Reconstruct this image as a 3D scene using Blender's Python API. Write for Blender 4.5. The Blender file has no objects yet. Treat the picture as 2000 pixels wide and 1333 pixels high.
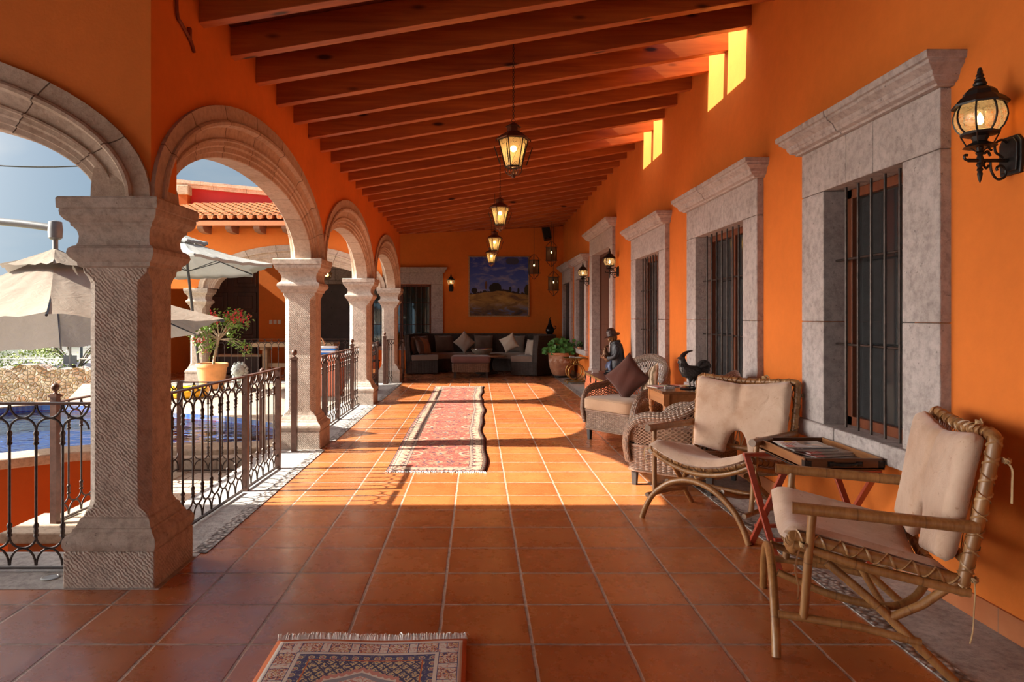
import bpy, math, random
from math import sin, cos, pi, sqrt, radians, hypot, atan2, floor, exp
from mathutils import Vector, Matrix
random.seed(7)
S = bpy.context.scene
COL = S.collection

# ------------------------------------------------------------------ camera, sun, sky, exposure
FPX = 1320.0
cam = bpy.data.cameras.new('camera')
cam.sensor_width = 36.0
cam.lens = FPX * 36.0 / 2000.0
cam.shift_x = (1000 - 933) / 2000.0
cam.shift_y = (620 - 666.5) / 2000.0
cam.clip_start = 0.05
cam.clip_end = 2000
co = bpy.data.objects.new('camera', cam)
COL.objects.link(co)
co.location = (0, 0, 1.40)
co.rotation_euler = (pi / 2, 0, 0)
S.camera = co

SUN = Vector((1.0, 0.07, -0.76))
sl = bpy.data.lights.new('sun', 'SUN')
sl.energy = 18.0
sl.angle = radians(0.6)
sl.color = (1.0, 0.90, 0.76)
so = bpy.data.objects.new('sun', sl)
COL.objects.link(so)
so.location = (-30, 0, 30)
so.rotation_euler = SUN.to_track_quat('-Z', 'Y').to_euler()

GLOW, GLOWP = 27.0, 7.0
W = bpy.data.worlds.new('sky')
S.world = W
W.use_nodes = True
_n = W.node_tree.nodes
_l = W.node_tree.links
_n.clear()
def _wn(t, **k):
    n = _n.new(t)
    for a, b in k.items():
        setattr(n, a, b)
    return n
_tc = _wn('ShaderNodeTexCoord')
_sep = _wn('ShaderNodeSeparateXYZ')
_l.new(_tc.outputs['Generated'], _sep.inputs[0])
_gr = _wn('ShaderNodeValToRGB')
_gr.color_ramp.elements[0].position = 0.0
_gr.color_ramp.elements[0].color = (0.50, 0.70, 0.86, 1)
_gr.color_ramp.elements[1].position = 0.55
_gr.color_ramp.elements[1].color = (0.16, 0.36, 0.68, 1)
_l.new(_sep.outputs['Z'], _gr.inputs[0])
_mp = _wn('ShaderNodeMapping')
_mp.inputs['Scale'].default_value = (1.0, 1.0, 2.6)
_l.new(_tc.outputs['Generated'], _mp.inputs[0])
_nz = _wn('ShaderNodeTexNoise')
_nz.inputs['Scale'].default_value = 4.2
_nz.inputs['Detail'].default_value = 9
_nz.inputs['Roughness'].default_value = 0.50
_l.new(_mp.outputs[0], _nz.inputs['Vector'])
_cr = _wn('ShaderNodeValToRGB')
_cr.color_ramp.elements[0].position = 0.44
_cr.color_ramp.elements[0].color = (0, 0, 0, 1)
_cr.color_ramp.elements[1].position = 0.72
_cr.color_ramp.elements[1].color = (0.85, 0.85, 0.85, 1)
_l.new(_nz.outputs['Fac'], _cr.inputs[0])
_mx = _wn('ShaderNodeMixRGB')
_mx.inputs[2].default_value = (0.74, 0.83, 0.90, 1)
_l.new(_cr.outputs[0], _mx.inputs[0])
_l.new(_gr.outputs[0], _mx.inputs[1])
# added glow low in the sun-side sky, out of view, filling the interior
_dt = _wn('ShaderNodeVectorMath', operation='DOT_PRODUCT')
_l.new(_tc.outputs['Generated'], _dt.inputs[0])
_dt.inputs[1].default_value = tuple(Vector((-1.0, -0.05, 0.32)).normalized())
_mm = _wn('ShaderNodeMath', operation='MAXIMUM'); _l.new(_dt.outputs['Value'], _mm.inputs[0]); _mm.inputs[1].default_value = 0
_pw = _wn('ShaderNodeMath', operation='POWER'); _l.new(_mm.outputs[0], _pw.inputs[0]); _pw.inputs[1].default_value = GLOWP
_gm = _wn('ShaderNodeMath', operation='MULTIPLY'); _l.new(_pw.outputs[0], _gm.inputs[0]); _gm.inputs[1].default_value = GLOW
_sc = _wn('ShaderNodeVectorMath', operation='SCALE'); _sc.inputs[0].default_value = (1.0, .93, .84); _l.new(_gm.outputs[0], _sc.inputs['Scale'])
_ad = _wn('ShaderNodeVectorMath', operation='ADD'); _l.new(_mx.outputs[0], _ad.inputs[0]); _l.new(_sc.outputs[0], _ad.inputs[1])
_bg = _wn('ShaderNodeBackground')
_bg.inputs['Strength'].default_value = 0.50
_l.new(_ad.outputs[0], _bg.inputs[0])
_ow = _wn('ShaderNodeOutputWorld')
_l.new(_bg.outputs[0], _ow.inputs[0])

S.view_settings.view_transform = 'Standard'
S.view_settings.look = 'None'
S.view_settings.gamma = 1
S.view_settings.use_curve_mapping = False
S.view_settings.exposure = 0.32
S.cycles.max_bounces = 10
S.cycles.diffuse_bounces = 6
S.cycles.transparent_max_bounces = 16
S.cycles.sample_clamp_indirect = 8

# ------------------------------------------------------------------ mesh helpers
def lerp(a, b, t):
    return a + (b - a) * t
def V(*a):
    return Vector(a)
def frames(pts, closed=False):
    n = len(pts)
    T = []
    for i in range(n):
        if closed:
            t = pts[(i + 1) % n] - pts[i - 1]
        else:
            t = pts[min(i + 1, n - 1)] - pts[max(i - 1, 0)]
        T.append(t.normalized() if t.length > 1e-9 else Vector((0, 0, 1)))
    up = Vector((0, 0, 1)) if abs(T[0].z) < 0.9 else Vector((1, 0, 0))
    N = [(up - T[0] * up.dot(T[0])).normalized()]
    for i in range(1, n):
        v = N[-1] - T[i] * N[-1].dot(T[i])
        N.append(v.normalized() if v.length > 1e-6 else N[-1])
    return T, N
class MB:
    def __init__(s):
        s.v = []; s.f = []; s.uv = {}; s.fm = []; s.m = 0
    def add(s, vs, fs, uv=None):
        o = len(s.v)
        s.v += [Vector(p) for p in vs]
        for f in fs:
            s.f.append(tuple(i + o for i in f)); s.fm.append(s.m)
        if uv:
            for i, c in enumerate(uv):
                s.uv[o + i] = c
        return s
    def box(s, a, b, mat=None):
        (x0, y0, z0), (x1, y1, z1) = a, b
        vs = [V(x, y, z) for z in (z0, z1) for y in (y0, y1) for x in (x0, x1)]
        if mat is not None:
            vs = [mat @ p for p in vs]
        return s.add(vs, [(0, 2, 3, 1), (4, 5, 7, 6), (0, 1, 5, 4), (2, 6, 7, 3), (0, 4, 6, 2), (1, 3, 7, 5)])
    def bar(s, p, q, w, h, up=None):
        # a rectangular bar from p to q
        p = Vector(p); q = Vector(q)
        t = (q - p).normalized()
        up = Vector(up) if up is not None else (V(0, 0, 1) if abs(t.z) < .95 else V(1, 0, 0))
        n = (up - t * up.dot(t)).normalized()
        b = t.cross(n)
        vs = []
        for c in (p, q):
            for i, j in ((-1, -1), (1, -1), (1, 1), (-1, 1)):
                vs.append(c + b * (i * w / 2) + n * (j * h / 2))
        return s.add(vs, [(0, 3, 2, 1), (4, 5, 6, 7), (0, 1, 5, 4), (1, 2, 6, 5), (2, 3, 7, 6), (3, 0, 4, 7)])
    def loft(s, rings, caps=True, closed=False, uvs=None):
        n = len(rings[0]); o = []
        for r in rings:
            o += [Vector(p) for p in r]
        fs = []
        m = len(rings)
        for i in range(m if closed else m - 1):
            k = (i + 1) % m
            for j in range(n):
                j2 = (j + 1) % n
                fs.append((i * n + j, i * n + j2, k * n + j2, k * n + j))
        if caps and not closed:
            fs.append(tuple(range(n - 1, -1, -1)))
            fs.append(tuple((m - 1) * n + j for j in range(n)))
        return s.add(o, fs, uvs)
    def tube(s, pts, r, n=8, closed=False, caps=True, flat=1.0):
        pts = [Vector(p) for p in pts]
        T, N = frames(pts, closed)
        rings = []; uvs = []
        L = 0
        for i, p in enumerate(pts):
            if i: L += (pts[i] - pts[i - 1]).length
            ri = r[i] if isinstance(r, (list, tuple)) else r
            b = T[i].cross(N[i])
            rings.append([p + (N[i] * cos(2 * pi * k / n) + b * sin(2 * pi * k / n) * flat) * ri for k in range(n)])
            uvs += [(L, k / n) for k in range(n)]
        return s.loft(rings, caps=caps and not closed, closed=closed, uvs=uvs)
    def lathe(s, prof, n=20, c=(0, 0, 0), caps=True):
        c = Vector(c)
        return s.loft([[c + V(max(r, 1e-4) * cos(2 * pi * k / n), max(r, 1e-4) * sin(2 * pi * k / n), z) for k in range(n)] for r, z in prof], caps=caps)
    def lathe_on(s, prof, p, q, n=12):
        # profile (radius, 0..1) along segment p-q
        p = Vector(p); q = Vector(q)
        return s.tube([p.lerp(q, t) for _, t in prof], [max(r, 1e-4) for r, _ in prof], n)
    def square(s, prof, c=(0, 0, 0)):
        c = Vector(c)
        return s.loft([[c + V(h * i, h * j, z) for i, j in ((-1, -1), (1, -1), (1, 1), (-1, 1))] for h, z in prof])
    def prism(s, poly, d):
        d = Vector(d)
        a = [Vector(p) for p in poly]; n = len(a)
        fs = [tuple(range(n - 1, -1, -1)), tuple(range(n, 2 * n))]
        for i in range(n):
            j = (i + 1) % n
            fs.append((i, j, n + j, n + i))
        return s.add(a + [p + d for p in a], fs)
    def grid(s, fn, nu, nv, wrapu=False, uvs=None):
        vs = []; uv = []
        for j in range(nv + 1):
            for i in range(nu + 1):
                u = i / nu; v = j / nv
                vs.append(Vector(fn(u, v)))
                uv.append((u * uvs[0], v * uvs[1]) if uvs else (u, v))
        fs = []
        for j in range(nv):
            for i in range(nu):
                a = j * (nu + 1) + i
                fs.append((a, a + 1, a + nu + 2, a + nu + 1))
        return s.add(vs, fs, uv)
    def lattice(s, fn, nu, nv, hole=.30, k=8):
        # a caned panel: every cell of the surface fn(u, v) has a round hole
        for j in range(nv):
            for i in range(nu):
                o = []; q = []
                for t in range(k):
                    a = 2 * pi * (t + .5) / k
                    c, d = cos(a), sin(a)
                    m = max(abs(c), abs(d))
                    o.append(fn((i + .5 + .5 * c / m) / nu, (j + .5 + .5 * d / m) / nv))
                    q.append(fn((i + .5 + hole * c) / nu, (j + .5 + hole * d) / nv))
                s.add(o + q, [(t, (t + 1) % k, k + (t + 1) % k, k + t) for t in range(k)])
        return s
    def sphere(s, c, r, n=12, m=8, sc=(1, 1, 1)):
        c = Vector(c)
        return s.loft([[c + V(sc[0] * r * sin(pi * max(j, .02) / m if j < m else pi * (m - .02) / m) * cos(2 * pi * k / n),
                              sc[1] * r * sin(pi * max(j, .02) / m if j < m else pi * (m - .02) / m) * sin(2 * pi * k / n),
                              sc[2] * -r * cos(pi * j / m)) for k in range(n)] for j in range(m + 1)])
    def build(s, name, mat, parent=None, smooth=None, bevel=0, world=False, solid=0, sub=0, loc=None, weld=False):
        me = bpy.data.meshes.new(name)
        off = V(0, 0, 0)
        if parent is not None and world:
            off = Vector(parent.matrix_basis.translation)
            p = parent.parent
            while p is not None:
                off += Vector(p.matrix_basis.translation); p = p.parent
        me.from_pydata([tuple(p - off) for p in s.v], [], s.f)
        for mm in (mat if isinstance(mat, (list, tuple)) else [mat]):
            me.materials.append(mm)
        if isinstance(mat, (list, tuple)):
            me.polygons.foreach_set('material_index', s.fm)
        if s.uv:
            ul = me.uv_layers.new(name='UVMap')
            for lp in me.loops:
                ul.data[lp.index].uv = s.uv.get(lp.vertex_index, (0, 0))
        if weld:
            import bmesh
            b = bmesh.new(); b.from_mesh(me)
            bmesh.ops.remove_doubles(b, verts=b.verts, dist=1e-4)
            b.to_mesh(me); b.free()
        me.validate()
        if smooth is not None:
            me.polygons.foreach_set('use_smooth', [True] * len(me.polygons))
            me.set_sharp_from_angle(angle=radians(smooth))
        me.update()
        o = bpy.data.objects.new(name, me)
        COL.objects.link(o)
        if parent is not None: o.parent = parent
        if loc is not None: o.location = loc
        if solid:
            m = o.modifiers.new('solid', 'SOLIDIFY'); m.thickness = solid; m.offset = 0
        if bevel:
            m = o.modifiers.new('bevel', 'BEVEL'); m.width = bevel; m.segments = 2; m.limit_method = 'ANGLE'; m.angle_limit = radians(40)
        if sub:
            m = o.modifiers.new('sub', 'SUBSURF'); m.levels = sub; m.render_levels = sub
        return o
def tag(o, label=None, cat=None, group=None, kind=None):
    if label: o['label'] = label
    if cat: o['category'] = cat
    if group: o['group'] = group
    if kind: o['kind'] = kind
    elif cat: o['kind'] = 'thing'
    return o
def thing(name, label, cat, loc=(0, 0, 0), rz=0, group=None, rot=None):
    o = bpy.data.objects.new(name, None)
    o.empty_display_size = .1
    COL.objects.link(o)
    o.location = loc
    o.rotation_euler = rot if rot else (0, 0, rz)
    return tag(o, label, cat, group)
def struct(name, loc=(0, 0, 0)):
    o = bpy.data.objects.new(name, None); COL.objects.link(o); o.location = loc
    o['kind'] = 'structure'
    return o
def dup(o, loc=None, rz=None, label=None, group=None, parent=None):
    c = o.copy(); COL.objects.link(c)
    if parent is not None: c.parent = parent
    for ch in [x for x in bpy.data.objects if x.parent == o]:
        dup(ch, parent=c)
    if loc is not None: c.location = loc
    if rz is not None: c.rotation_euler = (0, 0, rz)
    if label: c['label'] = label
    if group: c['group'] = group
    return c
def arc(c, r, a0, a1, n=12, ax=(1, 0, 0), ay=(0, 0, 1), ry=None):
    c = Vector(c); ax = Vector(ax); ay = Vector(ay)
    return [c + ax * (r * cos(lerp(a0, a1, i / n))) + ay * ((ry or r) * sin(lerp(a0, a1, i / n))) for i in range(n + 1)]
def smooth_path(pts, n=6, closed=False):
    # Catmull-Rom
    P = [Vector(p) for p in pts]; m = len(P); out = []
    for i in range(m if closed else m - 1):
        if closed:
            a, b, c, d = P[i - 1], P[i], P[(i + 1) % m], P[(i + 2) % m]
        else:
            a, b, c, d = P[max(i - 1, 0)], P[i], P[i + 1], P[min(i + 2, m - 1)]
        for k in range(n):
            t = k / n
            out.append(.5 * ((2 * b) + (c - a) * t + (2 * a - 5 * b + 4 * c - d) * t * t + (3 * b - a - 3 * c + d) * t ** 3))
    if not closed: out.append(P[-1])
    return out

# ------------------------------------------------------------------ materials
class NT:
    def __init__(s, name):
        s.m = bpy.data.materials.new(name); s.m.use_nodes = True
        s.t = s.m.node_tree; s.n = s.t.nodes
        s.b = s.n['Principled BSDF']; s.out = s.n['Material Output']
        s.tc = s.n.new('ShaderNodeTexCoord')
    def node(s, t, ins=None, **k):
        n = s.n.new(t)
        for a, b in k.items(): setattr(n, a, b)
        for a, b in (ins or {}).items(): s.set(n.inputs[a], b)
        return n
    def set(s, sock, v):
        if isinstance(v, bpy.types.NodeSocket): s.t.links.new(v, sock)
        elif isinstance(v, bpy.types.Node): s.t.links.new(v.outputs[0], sock)
        elif isinstance(v, tuple) and len(v) == 3 and sock.type == 'RGBA': sock.default_value = (*v, 1)
        elif sock.type == 'RGBA' and isinstance(v, (int, float)): sock.default_value = (v, v, v, 1)
        else: sock.default_value = v
    def math(s, op, a, b=0.0, c=None):
        n = s.node('ShaderNodeMath', operation=op)
        s.set(n.inputs[0], a); s.set(n.inputs[1], b)
        if c is not None: s.set(n.inputs[2], c)
        return n.outputs[0]
    def map(s, scale=(1, 1, 1), rot=(0, 0, 0), src='Object', loc=(0, 0, 0)):
        n = s.node('ShaderNodeMapping', {'Vector': s.tc.outputs[src], 'Scale': scale, 'Rotation': rot, 'Location': loc})
        return n.outputs[0]
    def noise(s, scale, vec=None, detail=5, rough=.55, dist=0):
        n = s.node('ShaderNodeTexNoise', {'Scale': scale, 'Detail': detail, 'Roughness': rough, 'Distortion': dist})
        s.set(n.inputs['Vector'], vec if vec is not None else s.tc.outputs['Object'])
        return n.outputs['Fac']
    def ramp(s, fac, stops, interp='LINEAR'):
        n = s.node('ShaderNodeValToRGB', {'Fac': fac})
        cr = n.color_ramp; cr.interpolation = interp
        while len(cr.elements) < len(stops): cr.elements.new(.5)
        for e, (p, c) in zip(cr.elements, stops):
            e.position = p
            e.color = (*c, 1) if isinstance(c, tuple) else (c, c, c, 1)
        return n.outputs[0]
    def mix(s, f, a, b, mode='MIX'):
        n = s.node('ShaderNodeMixRGB', blend_type=mode)
        s.set(n.inputs[0], f); s.set(n.inputs[1], a); s.set(n.inputs[2], b)
        return n.outputs[0]
    def bump(s, h, strength=.3, dist=.01, normal=None):
        n = s.node('ShaderNodeBump', {'Height': h, 'Strength': strength, 'Distance': dist})
        if normal is not None: s.set(n.inputs['Normal'], normal)
        s.set(s.b.inputs['Normal'], n.outputs[0])
        return n.outputs[0]
    def fin(s, col=None, rough=None, metal=None, **k):
        if col is not None: s.set(s.b.inputs['Base Color'], col)
        if rough is not None: s.set(s.b.inputs['Roughness'], rough)
        if metal is not None: s.set(s.b.inputs['Metallic'], metal)
        for a, b in k.items(): s.set(s.b.inputs[a.replace('_', ' ')], b)
        return s.m
def plain(name, c, rough=.6, metal=0, var=.12, scale=30, bump=.1, bscale=None, bd=.004):
    t = NT(name)
    f = t.noise(scale)
    d = tuple(x * (1 - var) for x in c); e = tuple(min(1, x * (1 + var)) for x in c)
    t.fin(t.ramp(f, [(.3, d), (.7, e)]), rough, metal)
    if bump: t.bump(t.noise(bscale or scale * 3), bump, bd)
    return t.m
def stucco(name, c, var=.10):
    t = NT(name)
    f = t.noise(1.3, detail=7, rough=.6)
    g = t.noise(14, detail=4)
    d = tuple(x * (1 - var) for x in c); e = tuple(min(1, x * (1 + var)) for x in c)
    t.fin(t.mix(.25, t.ramp(f, [(.32, d), (.68, e)]), t.ramp(g, [(.35, d), (.65, e)])), .78, Specular_IOR_Level=.25)
    t.bump(t.noise(60, detail=6), .18, .006)
    return t.m
def stone(name, c1, c2, c3, chisel=0, cs=30, pit=.4, joints=None):
    t = NT(name)
    f = t.noise(3.2, detail=9, rough=.68)
    g = t.noise(22, detail=6, rough=.7)
    col = t.ramp(f, [(.30, c1), (.5, c2), (.72, c3)])
    col = t.mix(.45, col, t.ramp(g, [(.36, tuple(x * .55 for x in c1)), (.55, c2), (.75, c3)]))
    h = t.noise(38, detail=8, rough=.7)
    if chisel:
        w = t.node('ShaderNodeTexWave', {'Scale': cs, 'Distortion': 5.5, 'Detail': 4.0, 'Detail Scale': 1.6, 'Vector': t.tc.outputs['Object']},
                   bands_direction='DIAGONAL')
        wb = t.math('MULTIPLY', w.outputs['Fac'], t.ramp(t.noise(5), [(.36, .12), (.62, 1.0)]))
        col = t.mix(t.math('MULTIPLY', wb, .34 * chisel), col, c3)
        h = t.math('ADD', t.math('MULTIPLY', h, .5), t.math('MULTIPLY', wb, chisel))
    pits = t.ramp(t.noise(48, detail=5, rough=.6), [(.27, 0.0), (.35, 1.0)])
    col = t.mix(t.math('MULTIPLY', t.math('SUBTRACT', 1, pits), .7), col, tuple(x * .35 for x in c1))
    h = t.math('ADD', h, t.math('MULTIPLY', pits, pit))
    if joints:
        br = t.node('ShaderNodeTexBrick', {'Scale': 1.0, 'Mortar Size': .006, 'Mortar Smooth': .3, 'Brick Width': joints[0], 'Row Height': joints[1],
                                           'Color1': (1, 1, 1), 'Color2': (.88, .86, .84), 'Mortar': (.35, .3, .26)}, offset=.37)
        t.set(br.inputs['Vector'], t.map(rot=joints[2]))
        col = t.mix(1.0, col, br.outputs[0], 'MULTIPLY')
        h = t.math('SUBTRACT', h, t.math('MULTIPLY', br.outputs['Fac'], 2.0))
    t.fin(col, .85, Specular_IOR_Level=.3)
    t.bump(h, .55, .012)
    return t.m
def wood(name, c1, c2, c3, rough=.45, axis=0, scale=1.0, knots=True, coat=0):
    t = NT(name)
    sc = [26 * scale] * 3; sc[axis] = 1.6 * scale
    f = t.noise(1.0, t.map(tuple(sc)), detail=8, rough=.6, dist=.6)
    sc2 = [5 * scale] * 3; sc2[axis] = .5 * scale
    g = t.noise(1.0, t.map(tuple(sc2)), detail=3)
    col = t.mix(.45, t.ramp(f, [(.3, c1), (.5, c2), (.7, c3)]), t.ramp(g, [(.3, c1), (.7, c3)]))
    if knots:
        sk = [9.0] * 3; sk[axis] = 3.0
        vo = t.node('ShaderNodeTexVoronoi', {'Vector': t.map(tuple(sk)), 'Scale': .62})
        k = t.ramp(vo.outputs['Distance'], [(.07, 1.0), (.15, 0.0)])
        col = t.mix(k, col, tuple(x * .18 for x in c1))
    t.fin(col, rough, Coat_Weight=coat, Coat_Roughness=.2)
    t.bump(f, .15, .004)
    return t.m
def weave(name, c1, c2, bw=.026, rh=.0085, rough=.5, spec=.5):
    t = NT(name)
    br = t.node('ShaderNodeTexBrick', {'Scale': 1.0, 'Mortar Size': .0016, 'Mortar Smooth': .6, 'Brick Width': bw, 'Row Height': rh,
                                       'Color1': c1, 'Color2': c2, 'Mortar': tuple(x * .12 for x in c1), 'Vector': t.tc.outputs['UV']}, offset=.5)
    sep = t.node('ShaderNodeSeparateXYZ', {'Vector': t.tc.outputs['UV']})
    w = t.math('ABSOLUTE', t.math('SINE', t.math('MULTIPLY', sep.outputs[1], pi / rh)))
    u = t.math('ABSOLUTE', t.math('SINE', t.math('MULTIPLY', sep.outputs[0], pi / bw)))
    h = t.math('MULTIPLY', t.math('SUBTRACT', 1, br.outputs['Fac']), t.math('ADD', w, u))
    t.fin(t.mix(.25, br.outputs[0], t.ramp(t.noise(40), [(.3, tuple(x * .6 for x in c1)), (.7, c2)])), rough, Specular_IOR_Level=spec)
    t.bump(h, .9, .006)
    return t.m
def fabric(name, c, rough=.9, var=.10, wr=.25):
    t = NT(name)
    f = t.noise(6, detail=6); g = t.noise(220, detail=2)
    d = tuple(x * (1 - var) for x in c); e = tuple(min(1, x * (1 + var)) for x in c)
    t.fin(t.ramp(f, [(.3, d), (.7, e)]), rough, Sheen_Weight=.25, Specular_IOR_Level=.2)
    n1 = t.node('ShaderNodeBump', {'Height': t.noise(9, detail=3, dist=.8), 'Strength': wr, 'Distance': .02})
    t.bump(g, .25, .002, n1.outputs[0])
    return t.m
def emit(name, c, st):
    t = NT(name)
    t.fin((0.05, .04, .02), .5, Emission_Color=c, Emission_Strength=st)
    return t.m
def glass_thin(name, tint, gl=.12, rough=.08, alpha=None):
    # thin pane: mostly see-through, tinted, with a glossy skin
    t = NT(name)
    tr = t.node('ShaderNodeBsdfTransparent', {'Color': tint})
    gs = t.node('ShaderNodeBsdfGlossy', {'Color': (1, 1, 1), 'Roughness': rough})
    mx = t.node('ShaderNodeMixShader', {0: gl})
    t.t.links.new(tr.outputs[0], mx.inputs[1]); t.t.links.new(gs.outputs[0], mx.inputs[2])
    t.t.links.new(mx.outputs[0], t.out.inputs[0])
    return t.m

ORANGE = stucco('orange_stucco', (.70, .185, .028))
REDWALL = stucco('red_stucco', (.36, .022, .022))
DEEP = stucco('deep_orange_stucco', (.72, .13, .015))
STONE = stone('cantera_stone', (.35, .275, .22), (.50, .425, .36), (.60, .53, .475))
CHISEL = stone('chiselled_cantera', (.33, .255, .20), (.51, .425, .36), (.63, .56, .49), chisel=1.0, cs=27)
ARCHST = stone('arch_cantera', (.36, .23, .155), (.50, .35, .25), (.60, .46, .35))
SURR = stone('window_cantera', (.33, .28, .26), (.46, .405, .385), (.56, .50, .485), pit=.8)
BEAM = wood('beam_wood', (.23, .048, .011), (.40, .105, .022), (.56, .175, .038), .42, 0, 1.0)
DECKW = wood('roof_plank_wood', (.10, .02, .006), (.17, .035, .010), (.23, .05, .014), .5, 1, .7)
DARKDOOR = wood('dark_door_wood', (.025, .012, .008), (.05, .022, .013), (.075, .034, .02), .5, 2, .8, knots=False)
BROWNDOOR = wood('brown_door_wood', (.06, .02, .011), (.10, .034, .018), (.13, .05, .026), .4, 2, .8, knots=False)
SASH = wood('sash_wood', (.09, .02, .008), (.16, .04, .015), (.2, .06, .02), .4, 2, .8, knots=False)
IRON = plain('wrought_iron', (.060, .042, .036), .42, .55, .4, 25, .2)
RUST = plain('brown_iron_tube', (.115, .060, .045), .4, .45, .3, 18, .12)
BLACKM = plain('black_metal', (.022, .020, .020), .42, .4, .25, 40, .15)
GLASSD = NT('dark_glass').fin((.030, .032, .034), .10, Specular_IOR_Level=.6)
def tile_mat():
    t = NT('terracotta_tile')
    sep = t.node('ShaderNodeSeparateXYZ', {'Vector': t.tc.outputs['Object']})
    wob = t.noise(7, detail=3)
    wv = t.math('MULTIPLY', t.math('SUBTRACT', wob, .5), .010)
    T = .4035
    ux = t.math('DIVIDE', t.math('ADD', t.math('ADD', sep.outputs[0], .170), wv), T)
    uy = t.math('DIVIDE', t.math('ADD', t.math('SUBTRACT', sep.outputs[1], 2.888), wv), T)
    def edge(u):
        f = t.math('SUBTRACT', u, t.math('FLOOR', u))
        return t.math('MINIMUM', f, t.math('SUBTRACT', 1, f))
    e = t.math('MINIMUM', edge(ux), edge(uy))
    grout = t.ramp(e, [(.012, 1.0), (.022, 0.0)])
    cell = t.node('ShaderNodeCombineXYZ', {0: t.math('FLOOR', ux), 1: t.math('FLOOR', uy)})
    wn = t.node('ShaderNodeTexWhiteNoise', {'Vector': cell.outputs[0]})
    rnd = wn.outputs['Value']
    cloud = t.noise(2.6, detail=7, rough=.62)
    fine = t.noise(16, detail=6, rough=.65)
    base = t.mix(.6, t.ramp(cloud, [(.30, (.27, .075, .024)), (.52, (.40, .130, .040)), (.74, (.50, .190, .062))]),
                 t.ramp(rnd, [(0.0, (.32, .090, .026)), (.5, (.41, .130, .038)), (1.0, (.50, .175, .052))]))
    base = t.mix(t.ramp(fine, [(.58, 0.0), (.80, .35)]), base, (.50, .22, .07))
    halo = t.ramp(e, [(.02, .30), (.16, 0.0)])
    base = t.mix(halo, base, (.24, .06, .012))
    specks = t.ramp(t.noise(75, detail=1), [(.76, 0.0), (.80, .6)])
    base = t.mix(specks, base, (.55, .4, .3))
    col = t.mix(grout, base, t.ramp(t.noise(30), [(.35, (.20, .13, .10)), (.65, (.42, .29, .22))]))
    rg = t.ramp(t.noise(4.5, detail=8, rough=.7), [(.30, .16), (.70, .40)])
    t.fin(col, t.mix(grout, rg, .8), Specular_IOR_Level=.6, Coat_Weight=.35, Coat_Roughness=.22)
    h = t.math('SUBTRACT', t.math('ADD', t.math('MULTIPLY', t.noise(3.4, detail=2), .9), t.math('MULTIPLY', fine, .10)), t.math('MULTIPLY', grout, .35))
    h = t.math('ADD', h, t.math('MULTIPLY', t.ramp(e, [(0, 0.0), (.12, 1.0)]), .25))
    t.bump(h, .45, .012)
    return t.m
TILE = tile_mat()
# ------------------------------------------------------------------ the house: floor, walls, roof
XR = 2.315          # house wall
XL = -1.702         # inner face of arcade wall
XO = -2.045          # outer face
YN, YNO = 3.52, 3.82  # near wing arcade wall: inner and outer face
YF, YFO = 14.86, 14.46  # far wing arcade wall: inner and outer (patio) face
YE = 18.30          # end wall
COLX = -1.90
CY = [3.715, 7.365, 11.015, 14.665]
def roofz(x): return 3.196 + .1678 * (x + 1.702)
m = MB()
m.box((-1.64, -1.4, -.3), (1.85, YE, 0))
m.box((-14, -1.4, -.3), (-1.64, 3.47, 0))
m.box((-7.9, 14.9, -.3), (-1.64, YE, 0))
o = m.build('floor', TILE); o['kind'] = 'structure'
STRIP = stone('threshold_stone', (.24, .225, .215), (.40, .385, .375), (.56, .545, .53), pit=1.2)
m = MB()
m.box((-2.22, 3.47, -.3), (-1.64, 14.9, .003)); m.box((-14, 3.47, -.3), (-2.22, 4.02, .003)); m.box((-7.9, 14.40, -.3), (-2.22, 14.9, .003))
o = m.build('trim_1', STRIP); o['kind'] = 'structure'
m = MB(); m.box((1.85, -1.8, -.3), (XR + .35, YE, .003))
o = m.build('trim_2', STRIP); o['kind'] = 'structure'
# pebbled edging bands beside the tiles
PEB = NT('pebble_edging')
_v = PEB.node('ShaderNodeTexVoronoi', {'Scale': 34.0, 'Vector': PEB.tc.outputs['Object']})
PEB.fin(PEB.ramp(_v.outputs['Distance'], [(.15, (.50, .48, .45)), (.5, (.22, .20, .19)), (.8, (.07, .06, .055))]), .6)
PEB.bump(PEB.math('SUBTRACT', 1, _v.outputs['Distance']), .8, .01)
m = MB()
m.box((1.79, -1.4, -.1), (1.90, YE, .006)); m.box((-1.70, 4.0, -.1), (-1.605, 7.1, .006)); m.box((-1.70, 7.62, -.1), (-1.605, 10.75, .006)); m.box((-1.70, 11.3, -.1), (-1.605, 14.4, .006))
o = m.build('trim_3', PEB.m); o['kind'] = 'structure'

# right wall with its openings  (y0, y1, z0, z1)
WIN = [(3.60, 4.42, .70, 2.226), (5.768, 7.02, .70, 2.23), (8.45, 9.686, .70, 2.23), (14.38, 15.58, .70, 2.26), (16.67, 17.90, .70, 2.27)]
DOOR = (11.65, 13.39, 0.0, 2.62)
ops = sorted(WIN + [DOOR])
m = MB()
y = -1.4
for (a, b, z0, z1) in ops:
    a -= .02; b += .02; z1 += .02
    m.box((XR, y, -.3), (XR + .42, a, 4.3))
    if z0 > 0: m.box((XR, a, -.3), (XR + .42, b, z0 - .02))
    m.box((XR, a, z1), (XR + .42, b, 4.3))
    y = b
m.box((XR, y, -.3), (XR + .42, YE + .4, 4.3))
o = m.build('wall_right', ORANGE); o['kind'] = 'structure'
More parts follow.
